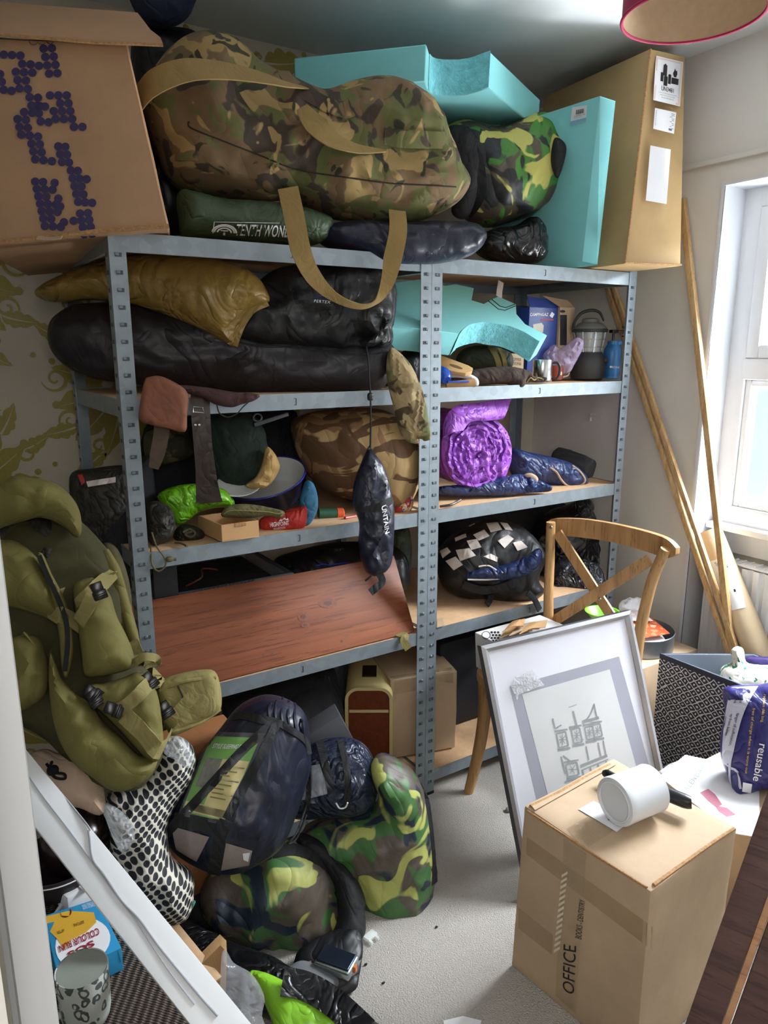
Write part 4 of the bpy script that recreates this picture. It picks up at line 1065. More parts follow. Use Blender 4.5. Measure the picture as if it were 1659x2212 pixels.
wh = obj('tape_dispenser', puff([(968, 806), (985, 803), (1015, 808), (1032, 818), (1034, 832), (1026, 833), (1020, 822), (990, 816), (970, 815)], Py(1000, 814, .035), None, .008, .008, .005), m_white)
tag(wh, 'white plastic tape dispenser lying over the short cardboard tube', 'dispenser')
wbt = solo('water_bottle', tube([Py(946, 806, .08), Py(958, 812, .05), Py(965, 822, .03)], [.026, .026, .014], 16, sp=5), plain('royal_blue_plastic', '2050b4', 0.25), 'royal blue plastic bottle behind the middle uprights, on the second shelf', 'bottle')
solo('plastic_comb', bar(Py(966, 825, .02), Py(1012, 824, .006), .012, .006, bev=.002), plain('blue_plastic', '2a4fa8', 0.3), 'blue plastic strip lying along the cardboard tube', 'strip')
pg, g, b_ = bag('pouch', 'dark green strapped pouch under the arch of the foam offcut', 'pouch', [(985, 776), (1005, 752), (1050, 745), (1092, 756), (1108, 770), (1104, 795), (1060, 800), (1000, 798)], Py(1045, 775, .19), fabric('dark_green_nylon', '2c3424', 0.7), None, T=.05, back=.04, h=.009, amp=.006, freq=20)
obj('strap', strap(b_, [(1058, 748), (1072, 770), (1080, 796)], .018), m_oliveweb, pg); obj('strap', strap(b_, [(1078, 752), (1088, 772), (1092, 794)], .014), m_oliveweb, pg)
c8 = stand(1100, 1131, 790, .15, Z2, 764, .05)
g = hexa(c8, .001); b_ = bvh(g)
cf = solo('coffee_box', g, m_card2, 'small kraft box with dark lettering beneath the foam offcut', 'box')
obj('lettering', join(text(b_, [(1102, 772), (1126, 774), (1126, 780), (1102, 779)], 'COFFEE', .001), text(b_, [(1102, 782), (1126, 783), (1126, 789), (1102, 788)], 'ATIONS', .001)), m_ink, cf)
solo('cloth_bundle', puff([(852, 790), (870, 758), (900, 756), (912, 780), (912, 830), (880, 835), (858, 820)], Py(880, 800, .22), None, .06, .05, .010, amp=.01, freq=18), m_black, 'dark cloth bundle behind the hanging camouflage sleeve', 'fabric')
# ------------------------------------------------------------------ third shelf, unit by the door
m_desert = camo('desert_camouflage_cloth', '7d5d3c', [('a08458', .485, .9), ('53391f', .535, 1.0)], 11, 0.85, 1.2, rot=(.1, .5, .3), sc=(1.2, 1, .42), wr=8, wstr=0.25)
dr, g, b_ = bag('sleeping_roll', 'rolled desert camouflage bundle on the third shelf, behind the hanging black pouch', 'bedroll',
    [(628, 915), (650, 897), (700, 886), (770, 880), (835, 888), (888, 920), (912, 970), (908, 1030), (892, 1072), (865, 1100), (820, 1098), (770, 1082), (705, 1060), (662, 1022), (636, 965)], Py(775, 990, .19), m_desert, (-.5, -1, 0), T=.14, back=.15, h=.012, p=2.2, amp=.008, freq=7, seed=31)
p3 = Py(520, 975, .17)
m_dkgreen = fabric('bottle_green_cotton', '14231c', 0.85, 0.15)
dk, g, b_ = bag('cotton_sack', 'dark bottle green cotton sack with tan end slumped in the enamel basin', 'bag',
    [(440, 900), (500, 890), (545, 895), (572, 930), (578, 962), (598, 985), (602, 1015), (575, 1052), (530, 1060), (490, 1050), (450, 1020), (430, 960)], p3, m_dkgreen, None, T=.075, back=.08, h=.011, amp=.010, freq=11, seed=33)
obj('tan_end', puff([(573, 966), (586, 970), (600, 992), (603, 1016), (574, 1054), (528, 1050), (552, 1030), (566, 1000)], hit(b_, 570, 1015, .014), None, .028, .03, .008, amp=.010, freq=26, seed=2), fabric('tan_cotton', 'b0905a', 0.85), dk)
# enamel basin, tipped towards the front
bc = Py(573, 1032, .22); ax = V((-.30, -.22, .92)).normalized(); Rb = .120
m_enam = plain('white_enamel', 'd6d8d6', 0.25, 0.03)
m_enb = plain('navy_enamel', '161c3c', 0.25, 0.05)
bs0 = bc - ax * .075
eb = thing('enamel_basin', 'white enamel basin with blue rim and navy outside on the third shelf', 'basin', bs0)
obj('outer', lathe([(Rb * .55, 0), (Rb * .78, .004), (Rb * .97, .07), (Rb * 1.02, .075), (Rb * .95, .0715), (Rb * .76, .007), (Rb * .5, .003)], bs0, ax, 56, True), m_enb, eb)
obj('inner', lathe([(.001, .0075), (Rb * .74, .0085), (Rb * .945, .0725), (Rb * 1.0, .0775), (Rb * .955, .0735), (Rb * .755, .010), (.001, .009)], bs0, ax, 56), m_enam, eb)
X1 = ax.orthogonal().normalized(); Y1 = ax.cross(X1)
obj('rim', tube([bs0 + ax * .077 + (X1 * math.cos(2 * PI * k / 60) + Y1 * math.sin(2 * PI * k / 60)) * Rb * 1.02 for k in range(60)], .003, 8, True), plain('blue_enamel_rim', '252a86', 0.3), eb)
pc = Py(520, 1050, .12)
pt = solo('enamel_plate', lathe([(.001, 0), (.045, .001), (.062, .012), (.064, .014), (.061, .014), (.044, .003), (.001, .002)], pc, (-.25, -.4, .88), 40), m_enam, 'small white enamel plate leaning inside the larger basin', 'plate')
# two-colour stuff sack
m_red = fabric('red_nylon', 'b02a22', 0.55, 0.1, 900, 20, 0.5); m_teal = fabric('blue_nylon', '2c6c92', 0.55, 0.1, 900, 20, 0.5)
hp, g, b_ = bag('stuff_sack', 'red and blue stuff sack with white lettering beside the small kraft tray', 'bag',
    [(560, 1124), (575, 1114), (600, 1108), (640, 1096), (662, 1092), (665, 1120), (655, 1143), (630, 1151), (598, 1153), (565, 1147)], Py(615, 1125, .075), m_red, None, T=.045, back=.05, h=.008, amp=.006, freq=24, seed=35)
obj('blue_panel', puff([(645, 1092), (652, 1058), (662, 1038), (678, 1046), (687, 1080), (683, 1110), (665, 1138), (650, 1144), (655, 1115)], Py(664, 1095, .075), None, .045, .045, .008, amp=.006, freq=24, seed=36), m_teal, hp)
obj('lettering', join(text(b_, [(583, 1129), (624, 1125), (624, 1134), (584, 1139)], 'HIGHPOINT', .003, bold=.01), text(b_, [(591, 1141), (616, 1137), (616, 1142), (591, 1146)], 'MONSOON', .003), flat_mesh([[(.0, 1), (.2, .3), (.35, .7), (.55, 0), (.75, .6), (.9, .2), (1, 1), (.7, .8), (.5, .5), (.3, 1)]], b_, [(602, 1119), (624, 1117), (624, 1124), (602, 1126)], .003)), m_paper, hp)
lm, g, b_ = bag('stuff_sack', 'shiny lime green nylon stuff sack behind the small kraft tray', 'bag',
    [(340, 1072), (362, 1055), (400, 1046), (440, 1046), (482, 1056), (506, 1082), (500, 1094), (462, 1098), (430, 1108), (395, 1132), (372, 1130), (356, 1104)], Py(425, 1088, .12), fabric('lime_nylon', '6bb01c', 0.35, 0.12, 1200, 22, 0.6), None, T=.05, back=.06, h=.009, amp=.010, freq=20, seed=37)
# small open kraft tray with an olive pouch lying over it
k0, k1 = Pz(480, 1171, Z3), Pz(560, 1160, Z3); kb_ = Pz(432, 1150, Z3) - k0; kb_.z = 0
hz = V((0, 0, .046)); tk = .0025
u1 = (k1 - k0).normalized(); u2 = kb_.normalized(); w1, w2 = (k1 - k0).length, .14
def kbx(a0, a1, b0, b1, z0, z1): return hexa([k0 + u1 * a + u2 * b + V((0, 0, z)) for z in (z0, z1) for a, b in ((a0, b0), (a1, b0), (a1, b1), (a0, b1))], .0006, 1)
kt = solo('kraft_tray', join(kbx(0, w1, 0, w2, 0, tk), kbx(0, w1, 0, tk, tk, .046), kbx(0, w1, w2 - tk, w2, tk, .046), kbx(0, tk, tk, w2 - tk, tk, .046), kbx(w1 - tk, w1, tk, w2 - tk, tk, .046)), m_kraft, 'small open kraft box at the front of the third shelf, olive pouch lying on it', 'box')
obj('tab', kbx(w1 * .35, w1 * .65, -.0015, 0, .036, .047), m_cardedge, kt)
m_olp = fabric('olive_pouch_cloth', '5d5a36', 0.85, 0.15, 600, 18, 0.35)
op, g, b_ = bag('olive_pouch', 'flat olive canvas pouch lying across the small kraft tray', 'pouch', [(480, 1116), (484, 1100), (495, 1092), (540, 1090), (575, 1096), (612, 1105), (614, 1112), (604, 1119), (578, 1114), (540, 1118)], k0 + u1 * .07 + u2 * .05 + V((0, 0, .066)), m_olp, (-.3, -1, .8), T=.016, back=.014, h=.006, amp=.003, freq=30, sp=3)
obj('binding', tube([hit(b_, u, v, .001) for u, v in ((484, 1110), (500, 1103), (545, 1104), (580, 1106), (600, 1110), (610, 1108), (606, 1115))], .002, 6, sp=4), m_oliveweb, op)
tb0, tb1 = Py(688, 1110, .12), Py(742, 1110, .10)
gt = solo('green_tube', tube([tb0, lerp(tb0, tb1, .72)], .0175, 20), plain('green_plastic', '27503a', 0.45), 'dark green plastic tube with orange cap on the third shelf', 'tube')
obj('orange_cap', tube([lerp(tb0, tb1, .72), lerp(tb0, tb1, .95), tb1], [.0185, .0185, .015], 20), plain('orange_plastic', 'd5562c', 0.4), gt)
solo('red_pen', tube([Py(745, 1119, .06), Py(775, 1114, .08)], .005, 8), plain('red_plastic', 'b0323a', 0.35), 'thin red plastic stick lying past the green tube', 'stick')
m_dkol = fabric('dark_olive_nylon', '201d14', 0.6, 0.2, 600, 26, 0.6)
ds, g, b_ = bag('drawstring_bag', 'dark olive drawstring bag with gathered neck beside the left upright', 'bag', [(318, 1095), (335, 1082), (356, 1088), (372, 1102), (379, 1132), (370, 1164), (345, 1176), (322, 1170)], Py(345, 1130, .075), m_dkol, None, T=.05, back=.05, h=.007, amp=.010, freq=30, seed=41)
m_parac = fabric('olive_cord', '585336', 0.8, 0.1, 900)
obj('cord', tube([Py(328, 1150, .02), Py(338, 1180, -.002), Py(355, 1204, -.008), Py(357, 1222, -.01), Py(342, 1234, -.008), Py(328, 1218, -.004), Py(326, 1180, .01)], .0022, 7, sp=6), m_parac, ds)
obj('cord_knot', join(blob(Py(366, 1208, -.009), (.010, .007, .007), n=12, m=8), tube([Py(360, 1208, -.009), Py(380, 1208, -.009)], .004, 8)), m_parac, ds)
db, g, b_ = bag('drawstring_bag', 'small dark bag with knotted cords lying flat on third shelf left of the tray', 'bag', [(375, 1150), (395, 1132), (425, 1138), (442, 1152), (436, 1168), (405, 1174), (380, 1170)], Py(408, 1155, .10), m_dkol, None, T=.035, back=.03, h=.007, amp=.008, freq=30, seed=43)
obj('cord', join(tube([hit(b_, u, v, .002) for u, v in ((395, 1150), (410, 1143), (422, 1152), (412, 1160), (400, 1154), (415, 1148))], .003, 7, sp=5), tube([Pz(378, 1172, Z3 + .003), Pz(392, 1174, Z3 + .003), Pz(404, 1180, Z3 + .003)], .003, 7, sp=4)), m_parac, db)
m_floral = camo('red_floral_cotton', 'a8343a', [('d9cfc2', .56, 1.0), ('2c5a6a', .60, 1.3), ('d8a23c', .62, 1.6)], 40, 0.8, .6)
solo('floral_cloth', puff([(848, 1098), (862, 1082), (884, 1066), (893, 1082), (888, 1102), (866, 1114), (850, 1112)], Py(870, 1092, .06), None, .02, .02, .006, amp=.010, freq=40), m_floral, 'scrap of red floral cloth by the middle uprights, under the desert roll', 'fabric')
m_dark = fabric('charcoal_cloth', '15161a', 0.85, 0.2)
solo('holdall', puff([(312, 925), (400, 900), (520, 890), (640, 890), (650, 1080), (500, 1100), (312, 1120)], Py(480, 1000, .46), (-.2, -1, 0), .07, .06, .018, amp=.02, freq=7), m_dark, 'added charcoal filler bag darkening the back of the third shelf', 'bag')  # filler added so the back of the shelf reads dark, not wallpaper
kh, g, b_ = bag('khaki_roll', 'faded khaki cloth roll at the back left of the third shelf', 'bedroll', [(312, 940), (345, 926), (400, 930), (418, 955), (415, 985), (370, 1000), (330, 1010), (314, 990)], Py(365, 965, .33), camo('faded_khaki_print', '4f4a33', [('343222', .52, 1), ('6a6446', .6, 1.3)], 14), None, T=.05, back=.05, h=.010, amp=.006, freq=14)
solo('metal_bracket', join(bar(Py(548, 918, .12), Py(622, 894, .12), .012, .012, bev=.003), tube([Py(556 + 9 * math.cos(a), 902 + 8 * math.sin(a), .118) for a in [2 * PI * k / 16 for k in range(16)]], .003, 8, True)), steel('dark_grey_steel', '50555a', .4, .8), 'dark grey metal bracket with a ring end above the green sack', 'bracket')
# ------------------------------------------------------------------ third shelf, unit by the window
m_purple = fabric('purple_nylon', '8a44ae', 0.5, 0.1, 1200, 24, 0.5)
pcx = Py(1030, 976, .06); s_ = depth(pcx) / FPX
axp = V((.12, 1, -.01)).normalized(); ex = V((axp.y, -axp.x, 0)).normalized(); ez = V((0, 0, 1))
pts, NT_ = [], 260
for k in range(NT_):
    t = k / (NT_ - 1); th = -1.2 + t * 4.6 * 2 * PI; r_ = (.014 + (79 * s_ - .014) * t ** 0.85)
    wob = 1 + .05 * noise.noise(V((math.cos(th) * 2, math.sin(th) * 2, t * 9)))
    pts.append((r_ * wob * math.cos(th), r_ * wob * math.sin(th) * 1.04))
# loose tail of the sheet lies over the top of the roll
lx, ly = pts[-1]
vs, fs = [], []; NL = 26; LEN = .42; thk = .0045
for j in range(NL):
    t = j / (NL - 1)
    for side in (1, -1):
        for k, (a, c) in enumerate(pts):
            r_ = math.hypot(a, c); rr = 1 + side * thk / max(r_, .01)
            e = .010 * ridge(V((k * .075, j * .12, 4))) if j == 0 else 0
            q = pcx + ex * (a * rr) + ez * (c * rr) + axp * (t * LEN)
            cr_ = .009 * ridge(V((a * 26, c * 26, t * 3.5))) * (1 if t < .4 else .6)
            fade = min(1, (1 - t) * 0 + 1)
            q += axp * (.016 * ridge(V((a * 30, c * 30, 1.7)))) * (1 - t) ** 3 + (ex * a + ez * c).normalized() * cr_ * fade
            vs.append(q)
n_ = len(pts)
for j in range(NL - 1):
    for sd in (0, 1):
        o0, o1 = (2 * j + sd) * n_, (2 * j + 2 + sd) * n_
        for k in range(n_ - 1): fs.append([o0 + k, o0 + k + 1, o1 + k + 1, o1 + k])
for j in (0, NL - 1):
    for k in range(n_ - 1): fs.append([2 * j * n_ + k, 2 * j * n_ + k + 1, (2 * j + 1) * n_ + k + 1, (2 * j + 1) * n_ + k])
pm = solo('sleeping_mat', (vs, fs), m_purple, 'rolled purple sleeping mat, its spiral end facing out of the third shelf', 'mat')
obj('loose_flap', sheet([[Py(958, 945, .03), Py(962, 905, .04), Py(985, 878, .04), Py(1035, 870, .05), Py(1104, 862, .07)], [Py(975, 935, .0), Py(985, 912, .01), Py(1008, 900, .01), Py(1045, 896, .02), Py(1092, 893, .05)], [Py(1000, 930, .01), Py(1010, 915, .02), Py(1022, 908, .02), Py(1050, 908, .03), Py(1085, 904, .06)]], 6, .006, .004, 26), m_purple, pm)
obj('crumpled_end', puff([(965, 925), (1000, 905), (1050, 900), (1090, 925), (1105, 975), (1090, 1030), (1050, 1058), (1000, 1054), (965, 1020), (953, 970)], pcx + axp * .03, axp, .025, .02, .007, amp=.016, freq=26, seed=6), m_purple, pm)
m_navy = fabric('navy_nylon', '1b2c58', 0.4, 0.15, 900, 18, 0.6)
nv, g, b_ = bag('tent_fabric', 'navy nylon sheet with pale trim spread beneath the purple roll', 'fabric', [(945, 1052), (1000, 1046), (1075, 1032), (1125, 1024), (1160, 1038), (1188, 1052), (1186, 1062), (1130, 1066), (1092, 1072), (955, 1070)], Py(1080, 1052, .06), m_navy, (-.3, -1, .5), T=.028, back=.03, h=.008, amp=.012, freq=16, sp=3)
obj('trim', puff([(1132, 1026), (1148, 1022), (1162, 1032), (1160, 1042), (1150, 1040)], Py(1148, 1032, .02), None, .006, .006, .005), plain('beige_binding', 'b39a80', 0.8), nv)
nr, g, b_ = bag('folded_bag', 'folded navy nylon bag with pale piped opening, right of the purple roll', 'bag', [(1092, 990), (1105, 968), (1140, 976), (1195, 988), (1240, 1004), (1266, 1032), (1262, 1050), (1230, 1056), (1180, 1050), (1120, 1040)], Py(1180, 1015, .15), m_navy, (-.4, -1, .2), T=.055, back=.06, h=.010, amp=.012, freq=12, seed=9)
obj('piping', tube([hit(b_, u, v, .002) for u, v in ((1188, 1010), (1202, 1020), (1212, 1036), (1226, 1049), (1246, 1051), (1260, 1044), (1263, 1034), (1252, 1018), (1236, 1006))], .004, 8, sp=5), plain('beige_piping', 'a8927c', 0.8), nr)
c0, c1 = Py(1198, 985, .30), Py(1278, 1018, .14)
solo('stuff_sack', crumple(tube([c0, lerp(c0, c1, .04), lerp(c0, c1, .3), lerp(c0, c1, .7), lerp(c0, c1, .95), c1], [.02, .038, .046, .048, .044, .025], 28, sp=4), .004, 14), fabric('charcoal_nylon', '363b3f', 0.6), 'charcoal cylindrical stuff sack at the right end of the third shelf', 'bag')
solo('leather_lace', join(tube([Pz(950, 1094, Z3 + .004), Pz(975, 1090, Z3 + .008), Pz(994, 1080, Z3 + .014)], [.004, .004, .005], 8, sp=4)), m_dleather, 'short dark leather lace at the front of the third shelf under the purple roll', 'lace')
# ------------------------------------------------------------------ fourth shelf, unit by the door
t = NT('reddish_pine'); co = t.co((.045, 1, 1), (0, 0, .0))
f1 = t.noise(co, 26, 6, .62, .5); f2 = t.noise(co, 150, 3, .6)
c_ = t.ramp(f1, [(.25, '5e321d'), (.5, '7e462b'), (.78, '925838')])
c_ = t.mix(t.math('MULTIPLY', t.math('GREATER_THAN', f2, .6), .55), c_, '54281a')
t.color(c_); t.set(rough=.5, spec=.3); t.bump(f2, .12, .001); m_red_pine = t.m
zt = Py(889, 1193, .13).z
wl, wr2 = .015, .862
bot = V((0, .012, Z4)); topv = V((0, .118, zt - Z4))
P = [V((wl, .012, Z4)), V((wr2, .012, Z4)), V((wr2, .012, Z4)) + topv + V((-.004, 0, 0)), V((wl, .012, Z4)) + topv]
nbd = (P[1] - P[0]).cross(P[3] - P[0]).normalized()
g = prism(P, -nbd * .019, .002)
wbd = solo('wood_board', g, m_red_pine, 'wide reddish stained pine board with two knots leaning on the fourth shelf', 'board')
b_ = bvh(g)
m_knot = plain('dark_knot', '5a2c1c', .5, .3, 90); m_knotr = plain('knot_ring', '743c25', .45, .25, 120)
for (u, v, rx, ry) in ((708, 1303, 20, 11), (655, 1332, 12, 11), (660, 1350, 10, 6)):
    obj('knot', flat_mesh([[(u + rx * (1 + .12 * math.sin(k * 3)) * math.cos(2 * PI * k / 24), v + ry * math.sin(2 * PI * k / 24)) for k in range(24)]], b_, [(0, 0), (1, 0), (1, 1), (0, 1)], .0008), m_knotr, wbd)
    obj('knot', flat_mesh([[(u + rx * .45 * math.cos(2 * PI * k / 16), v + ry * .45 * math.sin(2 * PI * k / 16)) for k in range(16)]], b_, [(0, 0), (1, 0), (1, 1), (0, 1)], .0014), m_knot, wbd)
for u, v in ((588, 1413), (570, 1416), (872, 1357), (738, 1385)):
    obj('nail_hole', flat_mesh([[(u + 3 * math.cos(2 * PI * k / 10), v + 3 * math.sin(2 * PI * k / 10)) for k in range(10)]], b_, [(0, 0), (1, 0), (1, 1), (0, 1)], .0008), m_knot, wbd)
m_crate = clear('smoky_plastic', (.30, .32, .35), .25, .55, .5)
cz = Py(500, 1256, .20).z
def frustum(x0, x1, y0, y1, z0, z1, ins):
    return [V((x0 + ins, y0 + ins, z0)), V((x1 - ins, y0 + ins, z0)), V((x1 - ins, y1 - ins, z0)), V((x0 + ins, y1 - ins, z0)), V((x0, y0, z1)), V((x1, y0, z1)), V((x1, y1, z1)), V((x0, y1, z1))]
o8, i8 = frustum(.09, .50, .17, .52, Z4, cz, .03), frustum(.094, .496, .174, .516, Z4 + .004, cz, .03)
cr8 = ([*o8, *i8], [[0, 3, 2, 1], [8, 9, 10, 11]] + [[k, (k + 1) % 4, 4 + (k + 1) % 4, 4 + k] for k in range(4)] + [[8 + k, 12 + k, 12 + (k + 1) % 4, 8 + (k + 1) % 4] for k in range(4)] + [[4 + k, 4 + (k + 1) % 4, 12 + (k + 1) % 4, 12 + k] for k in range(4)])
ct_ = solo('plastic_crate', cr8, m_crate, 'smoky clear plastic storage crate behind the leaning reddish board', 'crate')
m_rimg = plain('grey_plastic', '4a4d52', .35)
obj('rim', tube([V((.085, .165, cz)), V((.30, .163, cz)), V((.505, .165, cz)), V((.505, .525, cz)), V((.085, .525, cz))], .008, 8, True), m_rimg, ct_)
obj('grip', join(*[obox((.22 + k * .012, .158, cz - .004), (.007, .008, .022), bev=.002) for k in range(14)]), m_rimg, ct_)
solo('dark_folder', obox((.30, .345, Z4 + .105), (.33, .26, .20), bev=.01), m_dark, 'black cloth bundle packed inside the smoky plastic crate', 'fabric')
solo('cable', tube([V((.20, .24, Z4 + .21)), V((.24, .22, Z4 + .235)), V((.27, .30, Z4 + .235)), V((.33, .34, Z4 + .212))], .003, 7, sp=5), plain('brown_cable', '7a4028', .5), 'thin brown cable lying over the black bundle in the crate', 'cable')
solo('black_box', hexa(stand(332, 384, 1260, .145, Z4, 1222, .24), .003), plain('black_card', '1a1b20', .55), 'black box standing at the left end of the fourth shelf beside the crate', 'box')
bt, g, b_ = bag('rucksack', 'black bag with thin blue trim lying behind the right half of the reddish board', 'bag', [(590, 1215), (640, 1190), (720, 1172), (790, 1170), (850, 1178), (880, 1215), (870, 1280), (760, 1290), (620, 1290)], Py(740, 1220, .31), m_black, (-.3, -1, .3), T=.10, back=.10, h=.013, amp=.014, freq=9)
obj('blue_trim', tube([hit(b_, u, v, .001) for u, v in ((682, 1222), (700, 1219), (715, 1221), (735, 1217), (752, 1216))], .0022, 6, sp=4), plain('blue_braid', '2a3fc0', .5), bt)
obj('blue_label', patch(b_, [(576, 1192), (604, 1188), (602, 1194), (578, 1196)], 3, 2, .004), plain('bright_blue_tag', '3a7ae0', .5), bt)
obj('lettering', text(b_, [(722, 1186), (742, 1184), (742, 1189), (722, 1191)], 'SF', .003), m_greyink, bt)
solo('camouflage_cloth', puff([(848, 1148), (868, 1140), (884, 1142), (890, 1195), (880, 1260), (858, 1260), (850, 1200)], Py(868, 1195, .26), None, .03, .03, .009, amp=.01, freq=20), camo('dark_green_print', '303a2a', [('1a2018', .52, 1), ('4a5236', .6, 1.2)], 16), 'dark green camouflage cloth behind the right end of the reddish board', 'fabric')
obj_ = solo('webbing_tab', ribbon([V((.795, .02, Z4 + .003)), V((.81, -.006, Z4 + .003)), Py(872, 1385, -.010), Py(882, 1402, -.012)], .024, .003, [(0, 0, 1), (-.3, -1, .3), (-.3, -1, 0)]), m_oliveweb, 'short olive webbing tab hanging over the fourth beam near the middle uprights', 'strap')
# ------------------------------------------------------------------ fourth shelf, unit by the window
rk, g, br2 = bag('rucksack', 'navy rucksack with white checked panel on the fourth shelf behind the chair', 'bag',
    [(946, 1195), (965, 1165), (1000, 1140), (1050, 1122), (1108, 1128), (1148, 1156), (1172, 1192), (1172, 1216), (1160, 1250), (1172, 1275), (1150, 1296), (1100, 1302), (1050, 1294), (1000, 1292), (958, 1268), (944, 1230)], Py(1055, 1215, .16), m_black, (-.45, -1, .25), T=.12, back=.10, h=.010, p=2.1, amp=.012, freq=10, seed=51)
m_wcl = fabric('off_white_cloth', 'c9beb6', .8, .06)
for q in ([(1050, 1130), (1075, 1128), (1085, 1144), (1060, 1150)], [(1080, 1128), (1096, 1130), (1108, 1146), (1092, 1144)], [(1022, 1155), (1046, 1144), (1058, 1158), (1034, 1168)], [(1008, 1168), (1030, 1164), (1040, 1182), (1018, 1188)], [(984, 1188), (1014, 1184), (1028, 1200), (994, 1212)],
          [(962, 1212), (984, 1202), (1000, 1220), (980, 1232)], [(950, 1190), (966, 1182), (974, 1192), (956, 1206)], [(1075, 1168), (1098, 1155), (1110, 1164), (1090, 1184)], [(1108, 1172), (1126, 1168), (1140, 1182), (1118, 1190)], [(1044, 1202), (1060, 1196), (1076, 1204), (1074, 1214), (1056, 1212)][:4], [(1010, 1124), (1022, 1120), (1026, 1132), (1014, 1138)], [(982, 1162), (1006, 1152), (1008, 1160), (984, 1170)]):
    obj('white_patch', patch(br2, q, 5, 5, .004, .001), m_wcl, rk)
obj('front_pocket', puff([(1002, 1236), (1030, 1222), (1080, 1222), (1130, 1204), (1162, 1184), (1172, 1200), (1160, 1230), (1120, 1248), (1060, 1256), (1010, 1254)], hit(br2, 1085, 1230, .004), None, .03, .03, .009, amp=.005, freq=20), m_navy, rk)
obj('white_piping', join(tube([hit(br2, u, v, .022) for u, v in ((1010, 1252), (1060, 1252), (1110, 1244), (1150, 1228), (1166, 1208))], .003, 6, sp=5), tube([hit(br2, u, v, .026) for u, v in ((1034, 1224), (1055, 1222), (1072, 1232))], .003, 6, sp=5)), m_wcl, rk)
obj('strap', strap(br2, [(1000, 1262), (1040, 1275), (1080, 1270), (1110, 1260)], .03, .004, .012), m_blackmat, rk)
obj('strap', ribbon([hit(br2, 1060, 1285, .01), Pz(1058, 1296, Z4 + .012), Pz(1052, 1306, Z4 + .006)], .022, .004, (-.3, -1, .5)), m_blackmat, rk)
obj('strap', ribbon([hit(br2, 1140, 1280, .01), Pz(1155, 1296, Z4 + .015), Py(1166, 1318, -.006)], .022, .004, (-.3, -1, .5)), m_blackmat, rk)
m_bing = fabric('grey_black_polythene', '2a2d33', .22, .2, 1200, 24, .9)
bb, g, b_ = bag('bin_bag', 'stuffed black bin bag standing at the right of the fourth shelf', 'bag', [(1150, 1150), (1180, 1110), (1230, 1090), (1262, 1080), (1290, 1098), (1312, 1150), (1318, 1230), (1312, 1300), (1250, 1312), (1185, 1300), (1155, 1260), (1145, 1200)], Py(1235, 1200, .20), m_bin, (-.5, -1, 0), T=.11, back=.10, zmin=Z4, xmax=1.795, h=.013, amp=.016, freq=12, seed=53)
obj('tied_neck', puff([(1240, 1092), (1252, 1074), (1275, 1078), (1284, 1100), (1270, 1120), (1252, 1118)], hit(b_, 1262, 1100, .006), None, .03, .03, .009, amp=.02, freq=30), m_bing, bb)
solo('bin_bag', puff([(1190, 1220), (1230, 1205), (1280, 1212), (1304, 1240), (1306, 1296), (1250, 1308), (1196, 1300), (1182, 1260)], Py(1245, 1258, .085), None, .06, .06, .010, amp=.014, freq=16, seed=55, zmin=Z4), m_bing, 'smaller grey-black plastic bag seen through the chair back, fourth shelf', 'bag')
solo('dark_holdall', puff([(945, 1120), (1080, 1085), (1200, 1080), (1230, 1120), (1200, 1250), (1000, 1250)], Py(1090, 1160, .44), (-.3, -1, 0), .07, .07, .018, amp=.012, freq=8), m_dark, 'dark holdall behind the checked rucksack on the fourth shelf', 'bag')
solo('card_scrap', join(prism([Pz(944, 1338, Z4 + .001), Pz(956, 1336, Z4 + .001), Pz(960, 1352, Z4 + .001), Pz(944, 1356, Z4 + .001)], V((0, 0, .003)))), m_card2, 'scrap of cardboard on the fourth shelf beside the middle uprights', 'card')
# ------------------------------------------------------------------ bottom shelf
m_cream = plain('cream_painted_metal', 'cfbf86', .4, .05)
m_brn = plain('brown_leathercloth', '6d331c', .38, .25, 60, 150, .15)
pa, pb = Pz(747, 1652, Z5), Pz(848, 1652, Z5)
fw_ = (pb - pa); fw_.z = 0; wd = fw_.length; fx = fw_.normalized(); fy = V((-fx.y, fx.x, 0))
dpt = .36; hh = Py(711, 1470, pa.y).z - Z5
hh = .292
def cs(a, d, z): return pa + fx * a + fy * d + V((0, 0, z))
rr = .045
def rprof(ins, top_r):
    a0, a1, z0, z1 = ins, wd - ins, ins, hh - ins; r = max(top_r - ins, .004)
    pts = [(a0, z0), (a1, z0)]
    for k in range(7): an = PI / 2 * k / 6; pts.append((a1 - r + r * math.cos(an), z1 - r + r * math.sin(an)))
    for k in range(7): an = PI / 2 + PI / 2 * k / 6; pts.append((a0 + r + r * math.cos(an), z1 - r + r * math.sin(an)))
    return pts
body = prism([cs(a, .012, z) for a, z in rprof(0.0, rr)], fy * dpt, .003)
cse = solo('carrying_case', body, m_cream, 'cream carrying case with scuffed brown end panel on the bottom shelf', 'case')
o_, i_ = rprof(0, rr), rprof(.011, rr)
n = len(o_)
vs = [cs(a, .012, z) for a, z in o_] + [cs(a, -.006, z) for a, z in o_] + [cs(a, -.006, z) for a, z in i_] + [cs(a, .012, z) for a, z in i_]
fs = []
for L in range(3):
    for k in range(n): fs.append([L * n + k, L * n + (k + 1) % n, (L + 1) * n + (k + 1) % n, (L + 1) * n + k])
obj('end_frame', (vs, fs), m_cream, cse)
obj('end_panel', prism([cs(a, .008, z) for a, z in rprof(.0115, rr)], fy * .003), m_brn, cse)
obj('divider', bar(cs(.014, -.003, hh * .70), cs(wd - .014, -.003, hh * .70), .006, .008), m_cream, cse)
obj('lid_seam', join(bar(cs(-.0005, .012, hh * .70), cs(-.0005, dpt, hh * .70), .003, .003)), m_seam, cse)
